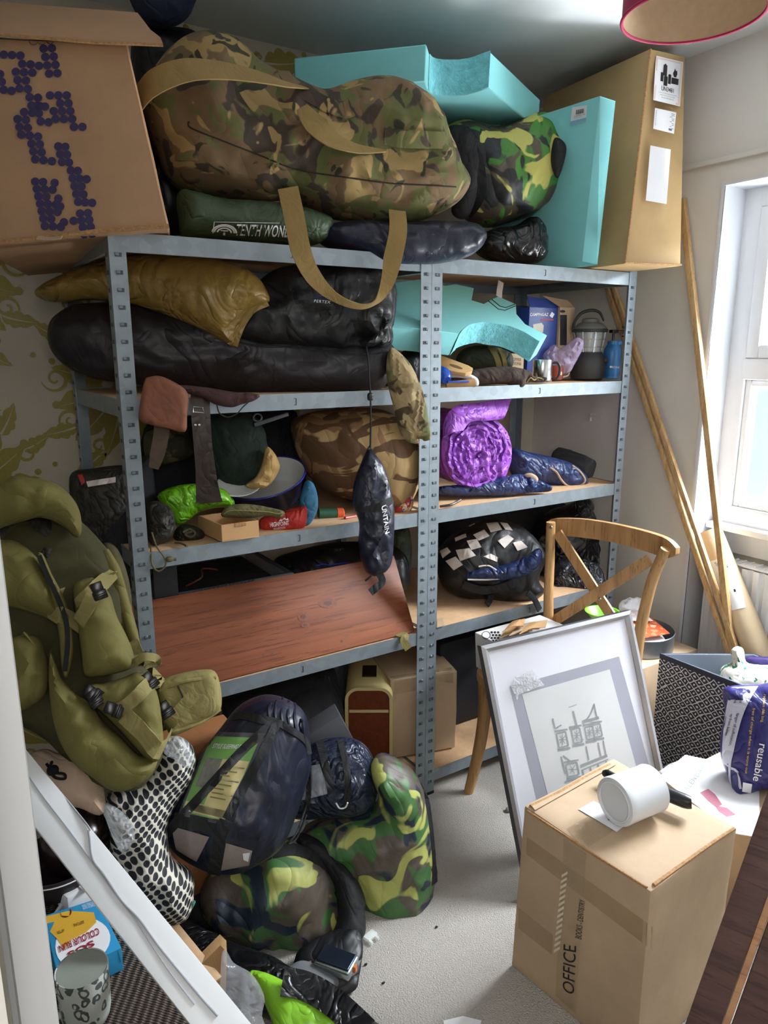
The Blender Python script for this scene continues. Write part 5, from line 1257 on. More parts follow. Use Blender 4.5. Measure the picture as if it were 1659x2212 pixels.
obj('handle_recess', obox(cs(wd / 2, .12, hh + .001), (.05, .09, .004), ax=(fx, fy, V((0, 0, 1))), bev=.001), m_dleather, cse)
obj('foot', obox(cs(wd - .02, .01, .004), (.02, .02, .008)), m_blackpl, cse)
p0_ = Pz(842, 1640, Z5); p1_ = Pz(984, 1616, Z5)
vx = p1_ - p0_; vx.z = 0; vy = V((-vx.y, vx.x, 0)).normalized() * .40
hb = Py(990, 1448, p1_.y).z - Z5
c8 = [p0_, p1_, p1_ + vy, p0_ + vy] + [p + V((0, 0, hb)) for p in (p0_, p1_, p1_ + vy, p0_ + vy)]
g = crumple(bevel(subdiv(hexa(c8), 7), .004, 1, 40), .004, 7, 9, fold=.3)
bx = solo('carton', g, m_card2, 'taped cardboard box on the bottom shelf behind the middle uprights', 'box')
b_ = bvh(g)
obj('tape', join(patch(b_, [(842, 1480), (990, 1452), (990, 1474), (842, 1502)], 14, 3, .0015), patch(b_, [(842, 1462), (985, 1440), (990, 1452), (842, 1480)], 14, 3, .0015)), m_tape, bx)
solo('suitcase', hexa(stand(948, 1100, 1560, .19, Z5, 1372, .30), .02), plain('navy_black_fibre', '14181f', .6, .1), 'dark navy suitcase on the bottom shelf behind the chair leg', 'suitcase')
solo('dark_sack', puff([(480, 1500), (560, 1470), (700, 1440), (730, 1470), (740, 1600), (660, 1650), (520, 1660)], Py(610, 1560, .25), None, .10, .10, .014, amp=.012, freq=8, zmin=Z5), m_dark, 'added dark filler sack on the bottom shelf behind the compression sack and cream case', 'bag')  # filler bag added to darken the back of the shelf
# dark grey folded panel between the sleeping bags and the case
gp = [Py(662, 1592, -.05), Py(735, 1545, -.06), Py(768, 1606, -.06), Py(690, 1660, -.05)]
solo('grey_carton', prism(gp, V((.03, .09, -.01)), .003), plain('grey_board', '4a4a4e', .6), 'dark grey box corner poking up behind the navy sleeping bag', 'box')
# carton that props the rucksack
c8 = [V((-.02, -.10, 0)), V((.30, -.10, 0)), V((.30, -.008, 0)), V((-.02, -.008, 0))]
q0 = Py(380, 1470, -.06); q1 = Py(492, 1470, -.06)
zt = .52
c8 = [V((q0.x - .12, -.13, 0)), V((q1.x, -.13, 0)), V((q1.x, -.012, 0)), V((q0.x - .12, -.012, 0))]
c8 += [p + V((0, 0, zt)) for p in c8]
solo('flat_carton', bevel(hexa(c8), .004), board('orange_brown_cardboard', '95633c'), 'orange-brown cardboard box propped against the shelves behind the olive rucksack', 'box')
# ------------------------------------------------------------------ chair
m_oak = wood('honey_oak', ['8d663a', 'ac8355', 'bc9868'], (0, 1.57, 0), 22, .45, .08)
ch = thing('dining_chair', 'wooden cross-back dining chair standing in front of the window-side shelves', 'chair', (1.22, -.25, 0))
sx0, sx1, sy0, sy1, sz = 1.015, 1.40, -.455, -.045, .462
def seat_poly(ins):
    out = []
    for k in range(40):
        a = 2 * PI * k / 40; f = lambda c: math.copysign(abs(c) ** .62, c)
        out.append(V(((sx0 + sx1) / 2 + (sx1 - sx0) / 2 * f(math.cos(a)) - ins * math.cos(a), (sy0 + sy1) / 2 + ((sy1 - sy0) / 2 - .018 * math.cos(a)) * f(math.sin(a)), sz - .032)))
    return out
obj('seat', prism(seat_poly(.0), (0, 0, .032), .006), m_oak, ch)
LR = [.021, .022, .020, .016]
obj('leg', tube([(1.075, -.085, .44), (1.085, -.082, .30), (1.07, -.075, .15), (1.042, -.062, 0)], LR, 16, sp=6), m_oak, ch)
obj('leg', tube([(1.075, -.415, .44), (1.085, -.418, .30), (1.07, -.425, .15), (1.042, -.435, 0)], LR, 16, sp=6), m_oak, ch)
uL = [Py(1190, 1128, -.045), Py(1188, 1200, -.045), Py(1185, 1280, -.05), Py(1184, 1350, -.052)]
uR = [Px(1438, 1186, 1.415), Px(1412, 1245, 1.41), Px(1394, 1310, 1.40), Px(1380, 1380, 1.39)]
for u_, yy in ((uL, -.055), (uR, -.455)):
    obj('leg', tube(u_ + [V((1.385, u_[-1].y, .50)), V((1.40, u_[-1].y, .28)), V((1.43, u_[-1].y, 0))], [.0155, .0165, .017, .018, .018, .016, .015], 16, sp=6), m_oak, ch)
xb = 1.432
rt_ = [(1179, 1138), (1186, 1124), (1205, 1120), (1262, 1122), (1330, 1133), (1400, 1150), (1440, 1165), (1460, 1184)]
rb_ = [(1179, 1144), (1184, 1152), (1205, 1157), (1262, 1162), (1330, 1173), (1400, 1193), (1438, 1206), (1459, 1198)]
vs, fs = [], []
T_ = spline([V((u, v, 0)) for u, v in rt_], 6); B2 = spline([V((u, v, 0)) for u, v in rb_], 6); n = len(T_)
yl = Px(1179, 1140, 1.42).y; yr = Px(1460, 1190, 1.42).y
fr_ = []
for a, b in zip(T_, B2):
    q = Px(a.x, a.y, 1.425); s = (q.y - yl) / (yr - yl); bow = 1.422 + .035 * 4 * max(0, s * (1 - s))
    A_, B_ = Px(a.x, a.y, bow), Px(b.x, b.y, bow); fr_.append((A_, B_))
for dx in (0, .020):
    for A_, B_ in fr_: vs += [A_ + V((dx, 0, 0)), B_ + V((dx, 0, 0))]
for k in range(n - 1):
    for o in (0, 2 * n): fs.append([o + 2 * k, o + 2 * k + 1, o + 2 * k + 3, o + 2 * k + 2])
    fs.append([2 * k, 2 * k + 2, 2 * n + 2 * k + 2, 2 * n + 2 * k]); fs.append([2 * k + 1, 2 * k + 3, 2 * n + 2 * k + 3, 2 * n + 2 * k + 1])
fs += [[0, 1, 2 * n + 1, 2 * n], [2 * n - 2, 2 * n - 1, 4 * n - 1, 4 * n - 2]]
obj('top_rail', bevel((vs, fs), .004, 2, 50), m_oak, ch)
def slat(a, b, bow):
    P = [lerp(V((*a, 0)), V((*b, 0)), k / 8) for k in range(9)]
    return ribbon([Px(p.x, p.y, 1.405 + bow * math.sin(PI * k / 8)) for k, p in enumerate(P)], .036, .009, (-1, -.25, 0), sp=0)
obj('cross_slat', slat((1204, 1150), (1330, 1345), .03), m_oak, ch)
obj('cross_slat', slat((1402, 1210), (1140, 1378), .018), m_oak, ch)
m_bolt = steel('dull_bolt', '8d8878', .4, .8)
for (u, v, x) in ((1190, 1139, 1.372), (1295, 1294, 1.408), (1183, 1358, 1.375)):
    p = Px(u, v, x); obj('bolt', lathe([(.001, .004), (.005, .003), (.006, 0)], p, (-1, -.3, .05), 14), m_bolt, ch)
obj('brace', bar((1.08, -.10, .36), (1.17, -.20, .43), .03, .018, bev=.004), m_oak, ch)
obj('brace', bar((1.08, -.40, .36), (1.17, -.30, .43), .03, .018, bev=.004), m_oak, ch)
# white dotted carton of paper bags on the seat
g = hexa([V(p) for p in ((1.06, -.37, sz), (1.345, -.37, sz), (1.345, -.06, sz), (1.06, -.06, sz), (1.055, -.375, .585), (1.35, -.375, .585), (1.35, -.055, .585), (1.055, -.055, .585))], .004)
m_wcard = plain('white_card', 'd5d2cf', .6, .04)
wc = solo('white_carton', g, m_wcard, 'white carton with black dotted print standing on the chair seat', 'box')
b_ = bvh(g)
dd = [[(1062 + i * 7 + (j % 2) * 3 + 3 * math.cos(2 * PI * k / 8), 1366 + j * 6 + 2.6 * math.sin(2 * PI * k / 8)) for k in range(8)] for i in range(3) for j in range(4)]
obj('dot_print', flat_mesh(dd, b_, [(0, 0), (1, 0), (1, 1), (0, 1)], .0012), m_ink, wc)
obj('ring_print', tube([hit(b_, 1050 + 9 * math.cos(a), 1372 + 8 * math.sin(a), .001) for a in [2 * PI * k / 20 for k in range(20)]], .0012, 5, True), m_ink, wc)
for k, (u0, u1, dz, tone) in enumerate(((1080, 1150, .0, m_kraft), (1100, 1165, .012, m_card2), (1122, 1178, .022, m_kraft), (1085, 1130, .03, m_cardedge))):
    pb_ = solo('paper_bag', sheet([[Pz(u0, 1378 - k * 4, .592 + dz), Pz((u0 + u1) / 2, 1366 - k * 4, .600 + dz), Pz(u1, 1362 - k * 3, .594 + dz)], [Pz(u0 + 22, 1352 - k * 3, .60 + dz), Pz((u0 + u1) / 2 + 16, 1348 - k * 3, .61 + dz), Pz(u1 + 4, 1345 - k * 3, .602 + dz)]], 4, .003, .003, 30, k), tone,
               ['lowest kraft paper bag heaped on the white dotted carton', 'kraft paper bag second from the bottom of the heap on the white carton', 'uppermost kraft paper bag heaped on the white dotted carton', 'brown paper wrapper at the left of the bag heap on the carton'][k], 'paper bag', 'paper bags on the white carton')
gbw = Pz(1300, 1338, .60)
bwl = solo('lime_bowl', lathe([(.02, 0), (.034, .004), (.056, .028), (.058, .030), (.054, .030), (.03, .006), (.001, .005)], gbw, n=40), plain('lime_plastic', '6cc02c', .4), 'lime green plastic bowl on the white carton behind the picture frame', 'bowl')
# carton and round tin further back by the wall
g = hexa([V(p) for p in ((1.50, -.34, 0), (1.86, -.34, 0), (1.86, -.03, 0), (1.50, -.03, 0), (1.50, -.34, .44), (1.86, -.34, .44), (1.86, -.03, .44), (1.50, -.03, .44))], .004)
solo('carton', g, m_card2, 'brown cardboard box in the corner by the radiator, carrying the round tin', 'box')
tc = Pz(1400, 1400, .443); tc.x = min(tc.x, 1.745); tc = V((1.70, -.20, .443)); Rt = .125
m_tin = steel('grey_tin', '8b9096', .35, .8)
tn = solo('round_tin', lathe([(.001, .002), (Rt - .003, .002), (Rt - .002, .062), (Rt, .066), (Rt + .002, .064), (Rt + .001, .058), (Rt, .0), (.001, 0)], tc, n=56), m_tin, 'round grey metal tin holding papers beside the chair back', 'tin')
m_orange = NT('orange_leaflet'); c_ = m_orange.new('TexVoronoi'); c_.inputs['Scale'].default_value = 55; m_orange.link(m_orange.co(), c_.inputs['Vector'])
m_orange.color(m_orange.ramp(c_.outputs['Color'], [(.55, 'c8582c'), (.57, 'd9825a'), (.8, 'e0b59a')], True)); m_orange.set(rough=.5); m_orange = m_orange.m
solo('leaflet', prism([tc + V(p) for p in ((-.10, -.04, .052), (.06, -.09, .06), (.10, .02, .075), (-.05, .08, .085))], V((0, 0, .003))), m_orange, 'orange patterned leaflet lying on top in the round tin', 'leaflet')
solo('paper_sheet', prism([tc + V(p) for p in ((-.09, -.06, .030), (.03, -.108, .034), (.07, -.05, .04), (-.06, .02, .046))], V((0, 0, .002))), m_paper, 'white folded paper under the orange leaflet in the tin', 'paper')
solo('envelope', prism([tc + V(p) for p in ((-.03, .03, .089), (.07, -.01, .08), (.10, .06, .086), (.0, .095, .095))], V((0, 0, .002))), m_wcard, 'small white envelope sticking out at the back of the tin', 'envelope')
solo('clear_wrapper', blob(tc + V((.03, .05, .125)), (.06, .04, .03), p=2, amp=.016, freq=26, seed=4), clear('clear_wrap', (.9, .92, .95), .1, .22, .8, 60), 'crumpled clear wrapper on top of the tin of papers', 'wrapper')
# ------------------------------------------------------------------ leaning picture frame
F0, F1, F2, F3 = V((.857, -.555, 0.012)), V((1.34, -.675, .058)), V((1.331, -.447, .729)), V((.848, -.328, .683))
fn = (F1 - F0).cross(F3 - F0).normalized()
if fn.dot(CAM - F0) < 0: fn = -fn
def fp(s, t): return lerp(lerp(F0, F1, s), lerp(F3, F2, s), t)
w0, h0 = (F1 - F0).length, (F3 - F0).length
m_silver = plain('silver_moulding', 'a9a9ad', .35, .04, 60, metal=.55); m_frside = plain('dark_frame_side', '4b4d54', .5)
fm = .021
pf = thing('picture_frame', 'large silver framed print leaning on the chair behind the taped box', 'picture frame', (F0 + F1) / 2)
oi = [(0, 0), (1, 0), (1, 1), (0, 1)]; ii = [(fm / w0, fm / h0), (1 - fm / w0, fm / h0), (1 - fm / w0, 1 - fm / h0), (fm / w0, 1 - fm / h0)]
mi = [((a[0] + b[0]) / 2, (a[1] + b[1]) / 2) for a, b in zip(oi, ii)]
vs = [fp(*p) - fn * .028 for p in oi] + [fp(*p) - fn * .001 for p in oi] + [fp(*p) + fn * .003 for p in mi] + [fp(*p) - fn * .004 for p in ii] + [fp(*p) - fn * .028 for p in ii]
fs, mi_ = [], []
for L in range(4):
    for k in range(4): fs.append([L * 4 + k, L * 4 + (k + 1) % 4, L * 4 + 4 + (k + 1) % 4, L * 4 + 4 + k]); mi_.append(1 if L == 0 else 0)
obj('moulding', (vs, fs, mi_), [m_silver, m_frside], pf, 25)
m_mount = plain('white_mount_board', 'd9d9e2', .7, .02); m_gmat = plain('grey_mount', '8e8e9c', .7, .03); m_print = plain('aged_print_paper', 'c9c9c8', .75, .04, 5)
def fquad(q, off, th):                                              # pixel quad on the picture plane
    P = [Pn(u, v, F0 + fn * off, fn) for u, v in q]
    return prism(P, -fn * th)
mt = obj('mount', prism([fp(*p) - fn * .010 for p in ii], -fn * .004), m_mount, pf)
gq = [(1101, 1483), (1337, 1418), (1440, 1790), (1196, 1878)]
def onplane(q): return [Pn(u, v, F0 - fn * .0095, fn) for u, v in q]
GP = onplane(gq)
obj('inner_mount', prism(GP, -fn * .0004), m_gmat, pf)
PQ = [(1128, 1500), (1317, 1446), (1404, 1765), (1213, 1832)]
PP = [Pn(u, v, F0 - fn * .009, fn) for u, v in PQ]
pr = obj('print', prism(PP, -fn * .0004), m_print, pf)
bpr = bvh(prism(PP, -fn * .0004))
D = []
def seg(a, b, wd=2.2):
    dx, dy = b[0] - a[0], b[1] - a[1]; L = math.hypot(dx, dy); nx, ny = -dy / L * wd / 2, dx / L * wd / 2
    D.append([(a[0] + nx, a[1] + ny), (b[0] + nx, b[1] + ny), (b[0] - nx, b[1] - ny), (a[0] - nx, a[1] - ny)])
def panel(x, y, w_, h_, sk=-.22, n=8):
    c = [(x, y), (x + w_, y + sk * w_), (x + w_ + .2 * h_, y + h_ + sk * w_), (x + .2 * h_, y + h_)]
    for k in range(4): seg(c[k], c[(k + 1) % 4], 3)
    cx, cy = sum(p[0] for p in c) / 4, sum(p[1] for p in c) / 4
    for k in range(n): a = PI * k / n * 2; seg((cx, cy), (cx + w_ * .4 * math.cos(a), cy + h_ * .4 * math.sin(a)), 1.8)
    seg((c[0][0] - 4, c[0][1] - 5), (c[1][0] + 4, c[1][1] - 5), 4); seg((c[3][0] - 3, c[3][1] + 5), (c[2][0] + 4, c[2][1] + 5), 5)
panel(1202, 1585, 20, 30); panel(1234, 1576, 18, 30); panel(1263, 1572, 16, 26); panel(1280, 1567, 16, 26)
seg((1194, 1552), (1199, 1574), 3); seg((1199, 1574), (1213, 1566), 3); seg((1238, 1536), (1246, 1568), 4); seg((1283, 1520), (1290, 1552), 3)
for k in range(8):
    t0, t1 = k / 8, (k + 1) / 8; q = lambda t: (1260 + 24 * t, 1557 - 2 * t - 34 * t ** 2.2); seg(q(t0), q(t1), 3)
seg((1258, 1560), (1294, 1550), 6); seg((1230, 1574), (1250, 1569), 5)
panel(1222, 1652, 24, 26, n=6); seg((1212, 1634), (1222, 1672), 3); seg((1216, 1632), (1240, 1650), 3)
seg((1254, 1655), (1312, 1632), 6); seg((1256, 1664), (1314, 1640), 2.5)
for x, y in ((1266, 1612), (1292, 1604), (1303, 1600)): seg((x, y), (x + 6, y + 30), 3)
for x in range(4): seg((1258 + x * 17, 1662 - x * 6), (1264 + x * 17, 1690 - x * 6), 3)
seg((1220, 1690), (1245, 1682), 4); seg((1262, 1694), (1320, 1672), 3); seg((1228, 1528), (1246, 1522), 1.2); seg((1248, 1600), (1262, 1597), 1.2)
obj('drawing', flat_mesh(D, bpr, [(0, 0), (1, 0), (1, 1), (0, 1)], .0012), plain('grey_engraving', '7c7f80', .8, .1), pr)
gl = clear('picture_glass', (.9, .93, 1), .03, .07, .6)
obj('glass', prism([fp(*p) - fn * .006 for p in ii], -fn * .0015), gl, pf)
# cling film scrap on the glass
film = clear('cling_film', (.95, .95, 1), .12, .28, .8, 70)
obj('film_scrap', crumple(prism([Pn(u, v, F0 - fn * .0035, fn) for u, v in ((1104, 1484), (1112, 1462), (1150, 1448), (1168, 1470), (1176, 1480), (1120, 1500), (1118, 1514))], fn * .001), .001, 60), film, pf)
# ------------------------------------------------------------------ taped carton in the foreground
z_ = .452
T4 = [Pz(1134, 1741, z_), Pz(1406, 1926, z_), Pz(1592, 1788, z_), Pz(1325, 1638, z_)]        # L F R B
B4 = [Pz(1103, 2085, .0), V((.715, -1.022, 0)), V((1.035, -1.0, 0)), V((1.03, -.672, 0))]
c8 = B4 + T4
g = crumple(bevel(subdiv(hexa(c8), 11), .006, 2, 40), .0045, 5, 17, fold=.3)
ob = solo('taped_carton', g, m_card2, 'large taped cardboard box marked OFFICE in the foreground, white tub lying on it', 'box')
bo = bvh(g)
obj('tape', patch(bo, [(1218, 1812), (1266, 1844), (1243, 2190), (1200, 2150)], 4, 24, .002), m_tape, ob)
obj('tape', patch(bo, [(1127, 1800), (1410, 2002), (1408, 2052), (1125, 1836)], 24, 4, .0016), clear('faint_tape', lin('b89a70'), .2, .22, .7, 26), ob)
obj('tape', patch(bo, [(1112, 1955), (1195, 2020), (1192, 2062), (1112, 2000)], 10, 4, .0016), clear('faint_tape_2', lin('b89a70'), .2, .25, .7, 26), ob)
obj('tape', patch(bo, [(1225, 1790), (1262, 1836), (1430, 1722), (1398, 1690)], 8, 16, .0016), m_tape, ob)
obj('flap_edge', join(tube([hit(bo, u, v, .002) for u, v in ((1146, 1742), (1200, 1716), (1260, 1682), (1318, 1652))], .004, 7, sp=4), tube([hit(bo, u, v, .002) for u, v in ((1140, 1752), (1210, 1798), (1290, 1850), (1398, 1918))], .003, 7, sp=4), tube([hit(bo, u, v, .003) for u, v in ((1412, 1912), (1470, 1870), (1540, 1820), (1586, 1790))], .004, 7, sp=4)), m_cardedge, ob)
obj('folded_rim', patch(bo, [(1140, 1730), (1322, 1640), (1330, 1652), (1156, 1750)], 16, 3, .006, .004), m_card2, ob)
obj('handwriting', text(bo, [(1215, 2140), (1217, 2040), (1245, 2042), (1240, 2150)], 'OFFICE', .0035, shear=.1), m_ink, ob)
obj('handwriting', text(bo, [(1242, 2026), (1252, 1942), (1264, 1945), (1256, 2030)], 'BOOKS - DENTISTRY', .0035, shear=.15), m_ink, ob)
obj('chevron_print', flat_mesh([[(1213 + 1.6 * 0 - k * 1.3, 1890 + k * 12.5), (1226 - k * 1.3, 1882 + k * 12.5), (1226 - k * 1.3, 1888 + k * 12.5), (1213 - k * 1.3, 1896 + k * 12.5)] for k in range(14)], bo, [(0, 0), (1, 0), (1, 1), (0, 1)], .0032), plain('pale_tape_print', 'd8c9ae', .5), ob)
# white tub with black-handled tool lying on the carton, over a white card
wcd = solo('paper_card', patch(bo, [(1250, 1748), (1282, 1730), (1364, 1772), (1332, 1797)], 5, 5, .004, .001), m_paper, 'small white printed card lying under the white tub on the taped box', 'card')
obj('lettering', flat_mesh([rect(.35, .62 + k * .1, .9, .66 + k * .1) for k in range(3)], bo, [(1250, 1748), (1282, 1730), (1364, 1772), (1332, 1797)], .0055), m_greyink, wcd)
a_ = hit(bo, 1322, 1768, 0); r_t = .055
ta = V((.88, -.16, z_)); 
c_front = Pd(1328, 1726, 1.0); 
cf_ = Pz(1326, 1733, z_ + r_t + .004); cb_ = Pz(1380, 1712, z_ + r_t + .004)
axt = (cb_ - cf_).normalized(); L_t = .115
m_tub = NT('translucent_white_plastic'); m_tub.color('dfe4ea'); m_tub.set(rough=.35, sss=.0, trans=.18); m_tub = m_tub.m
tub = solo('plastic_tub', lathe([(.001, .004), (r_t * .80, .004), (r_t * .84, 0), (r_t * .97, .002), (r_t, .008), (r_t * .985, .02), (r_t * .97, L_t * .9), (r_t * .99, L_t), (r_t * .93, L_t), (r_t * .93, .01), (.001, .008)], cf_, axt, 56), m_tub, 'translucent white plastic tub lying on its side on the taped box', 'tub')
obj('lid_ring', tube([cf_ + axt * .001 + (axt.orthogonal().normalized() * math.cos(a) + axt.cross(axt.orthogonal().normalized()) * math.sin(a)) * r_t * .80 for a in [2 * PI * k / 48 for k in range(48)]], .0016, 8, True), m_white, tub)
h0_, h1_ = Pz(1312, 1672, z_ + .03), Pz(1494, 1734, z_ + .035)
hd = solo('black_tool_handle', tube([Pz(1306, 1672, z_ + .03), h0_, Pz(1340, 1684, z_ + .032), Pz(1405, 1700, z_ + .034), Pz(1420, 1706, z_ + .034), Pz(1478, 1730, z_ + .034), h1_], [.008, .011, .0085, .011, .0165, .0165, .013], 20, sp=3), m_blackpl, 'black plastic handle lying behind the white tub on the taped box', 'handle')
# ------------------------------------------------------------------ carton with bright papers
zc = .345
q0_, q1_, q2_, q3_ = V((1.19, -.98, 0)), V((1.52, -.98, 0)), V((1.52, -.70, 0)), V((1.19, -.70, 0))
g = bevel(hexa([q0_, q1_, q2_, q3_] + [p + V((0, 0, zc)) for p in (q0_, q1_, q2_, q3_)]), .004)
pc_ = solo('carton', g, m_card2, 'low cardboard box covered with white papers behind the taped box', 'box')
bpc = bvh(g)
ps = solo('paper_sheet', prism([Pz(u, v, zc + .002) for u, v in ((1424, 1678), (1480, 1632), (1528, 1642), (1640, 1700), (1640, 1810), (1580, 1800))], V((0, 0, .002))), m_paper, 'large white printed paper lying on the low cardboard box', 'paper')
obj('lettering', text(bvh(prism([Pz(u, v, zc + .002) for u, v in ((1424, 1678), (1480, 1632), (1528, 1642), (1640, 1700), (1640, 1810), (1580, 1800))], V((0, 0, .002)))), [(1470, 1712), (1516, 1652), (1524, 1657), (1480, 1718)], 'CALENDAR', .001, spacing=1.2), plain('faint_green_ink', '8fa69a', .7), ps)
m_pinkp = plain('pink_print', 'b76a80', .5, .2)
obj('pink_print', flat_mesh([[(1512, 1712), (1530, 1704), (1545, 1716), (1560, 1738), (1548, 1744), (1530, 1730)], [(1545, 1740), (1570, 1745), (1590, 1760), (1570, 1764), (1552, 1752)]], bvh(prism([Pz(u, v, zc + .002) for u, v in ((1424, 1678), (1480, 1632), (1528, 1642), (1640, 1700), (1640, 1810), (1580, 1800))], V((0, 0, .002)))), [(0, 0), (1, 0), (1, 1), (0, 1)], .001), m_pinkp, ps)
solo('tape_scrap', crumple(prism([Pz(u, v, zc + .003) for u, v in ((1420, 1672), (1445, 1654), (1462, 1648), (1458, 1658), (1440, 1668))], V((0, 0, .006))), .003, 40), film, 'curled strip of clear tape on the edge of the low cardboard box', 'tape')
# ------------------------------------------------------------------ patterned fabric storage box
t = NT('navy_lattice_cloth'); sp = t.new('SeparateXYZ'); t.link(t.co(), sp.inputs[0])
nz = t.noise(t.co(), 30, 2, .5)
u_ = t.math('ADD', t.math('MULTIPLY', sp.outputs['Y'], 31), t.math('MULTIPLY', nz, .5)); v_ = t.math('ADD', t.math('MULTIPLY', sp.outputs['Z'], 36), t.math('MULTIPLY', nz, .4))
a, b = t.math('FRACT', t.math('ADD', u_, v_)), t.math('FRACT', t.math('SUBTRACT', u_, v_))
la = t.math('ABSOLUTE', t.math('SUBTRACT', a, .5)); lb_ = t.math('ABSOLUTE', t.math('SUBTRACT', b, .5))
lines = t.math('GREATER_THAN', t.math('MAXIMUM', la, lb_), .43); dots_ = t.math('LESS_THAN', t.math('ADD', la, lb_), .22)
t.color(t.mix(t.math('MAXIMUM', lines, dots_), '262a36', 'c0c2c8')); t.set(rough=.85); m_lat = t.m
m_boxin = plain('grey_blue_lining', '8d97a3', .8, .04)
zt_ = .50; tk = .006
c_ = [V((1.594, -.374, 0)), V((1.604, -.705, 0)), V((1.868, -.820, 0)), V((1.858, -.545, 0))]     # slightly skewed soft box
cn = sum(c_, V()) / 4
def inn_(d): return [p + (cn - p).normalized() * d for p in c_]
sbx = thing('storage_box', 'open fabric storage box with navy and white lattice pattern by the radiator', 'box', cn)
ci, cj = inn_(.009), inn_(.013)
Zv = V((0, 0, 1))
for k in range(4):
    a, b = k, (k + 1) % 4
    obj('side', hexa([c_[a], c_[b], ci[b], ci[a]] + [p + Zv * (zt_ - .018) for p in (c_[a], c_[b], ci[b], ci[a])]), m_lat, sbx)
    obj('rim_band', hexa([p + Zv * (zt_ - .0178) for p in (c_[a], c_[b], ci[b], ci[a])] + [p + Zv * zt_ for p in (c_[a], c_[b], ci[b], ci[a])]), plain('navy_binding', '2a2f40', .8) if k == 0 else bpy.data.materials['navy_binding'], sbx)
    obj('lining', hexa([p + Zv * .02 for p in (ci[a], ci[b], cj[b], cj[a])] + [p + Zv * (zt_ - .001) for p in (ci[a], ci[b], cj[b], cj[a])]), m_boxin, sbx)
obj('base', prism([p + Zv * .002 for p in ci], Zv * .01), m_boxin, sbx)
m_holly = camo('holly_print_cotton', 'dcd9ce', [('1f6a4a', .60, 1.0), ('2c8060', .64, 1.4)], 26, .8, 1.2)
hl, g, b_ = bag('cotton_bag', 'white cotton bag with green leaf print bundled in the lattice storage box', 'bag', [(1552, 1462), (1560, 1440), (1582, 1428), (1578, 1408), (1590, 1396), (1606, 1402), (1612, 1430), (1640, 1436), (1690, 1445), (1700, 1520), (1600, 1520), (1552, 1490)], Px(1620, 1470, 1.70), m_holly, None, T=.07, back=.07, h=.010, amp=.012, freq=16)
solo('purple_bag', puff([(1600, 1424), (1640, 1418), (1700, 1425), (1700, 1460), (1640, 1450)], Px(1640, 1436, 1.84), None, .02, .02, .009, amp=.008, freq=20), plain('dark_purple_plastic', '3a2c6a', .3), 'dark purple plastic behind the green-leaf cotton bag', 'bag')
# ------------------------------------------------------------------ reusable carrier bag
m_cb = fabric('indigo_polythene', '2c2a6c', .3, .1, 1500, 16, .4); m_cw = fabric('white_polythene', 'c4c6d6', .35, .05, 1500, 16, .4)
lb2, g, b_ = bag('carrier_bag', 'indigo and white plastic carrier bag with yellow wording, slumped on the low papered box', 'bag',
    [(1560, 1495), (1575, 1482), (1640, 1478), (1720, 1485), (1720, 1690), (1650, 1704), (1612, 1724), (1592, 1738), (1583, 1720), (1574, 1680), (1558, 1640), (1556, 1590), (1566, 1540)], Px(1625, 1600, 1.40), m_cb, None, T=.07, back=.08, h=.009, p=2.2, amp=.008, freq=12, sp=3)
wq = [(1572, 1486), (1610, 1482), (1575, 1600), (1560, 1580)]
white_px = [[(1580, 1484), (1638, 1482)], [(1572, 1515), (1618, 1515)], [(1566, 1550), (1603, 1550)], [(1562, 1590), (1592, 1590)], [(1560, 1620), (1585, 1622)], [(1562, 1650), (1579, 1650)], [(1570, 1680), (1578, 1682)], [(1578, 1705), (1582, 1706)]]
rows = [[hit(b_, lerp(a[0], c[0], k / 6), lerp(a[1], c[1], k / 6), .003) for k in range(7)] for a, c in white_px]
obj('white_band', sheet(rows, 3, .001), m_cw, lb2)
def vtext(q, s, off=.0055): return text(b_, q, s, off, bold=.006)
obj('lettering', join(vtext([(1609, 1496), (1580, 1612), (1572, 1611), (1600, 1494)], 'to avoid the danger of suffocation,'), vtext([(1598, 1492), (1571, 1590), (1564, 1588), (1590, 1490)], 'keep this bag away from babies')), m_ink, lb2)
obj('lettering', join(vtext([(1632, 1530), (1615, 1672), (1607, 1671), (1624, 1528)], 'free of charge when it is worn out'), vtext([(1656, 1500), (1650, 1560), (1642, 1560), (1648, 1500)], 'replace this bag')), plain('yellow_print', 'c9a848', .5), lb2)
obj('lettering', vtext([(1658, 1610), (1642, 1690), (1626, 1686), (1640, 1606)], 'reusable'), m_paper, lb2)
obj('barcode', patch(b_, [(1605, 1690), (1625, 1694), (1622, 1714), (1603, 1710)], 3, 3, .004), m_lab, lb2)
# ------------------------------------------------------------------ timber battens and poster tube leaning by the window
m_pine = wood('pine_batten', ['a58355', 'c4a171', 'd6b88b'], (0, 1.35, 0), 40, .55, .05)
def pole(u0, v0, u1, v1, x, dx=0, wd=.021, dp=.018):
    a, b = Px(u0, v0, x + dx), Px(u1, v1, x); d = (b - a) / (b.z - a.z)
    return bar(a, b + d * (0 - b.z), wd, dp, up=(1, 0, 0), bev=.0015)
solo('wooden_batten', pole(1474, 430, 1580, 1402, 1.90, .035, .022, .020), m_pine, 'pine batten leaning by the window, the steeper one rising behind the tall carton', 'batten', 'pine battens leaning by the window')
solo('wooden_batten', pole(1312, 620, 1572, 1402, 1.895, .035, .018, .016), m_pine, 'pine batten slanting behind the upright, lower-left one of the close pair', 'batten', 'pine battens leaning by the window')
solo('wooden_batten', pole(1326, 620, 1590, 1402, 1.895, .035, .016, .016), m_pine, 'pine batten slanting behind the upright, upper-right one of the close pair', 'batten', 'pine battens leaning by the window')
t0_, t1_ = Px(1530, 1150, 1.985), Px(1640, 1420, 1.945)
dt = t1_ - t0_; t2_ = t0_ + dt * (t0_.z - .02) / -dt.z
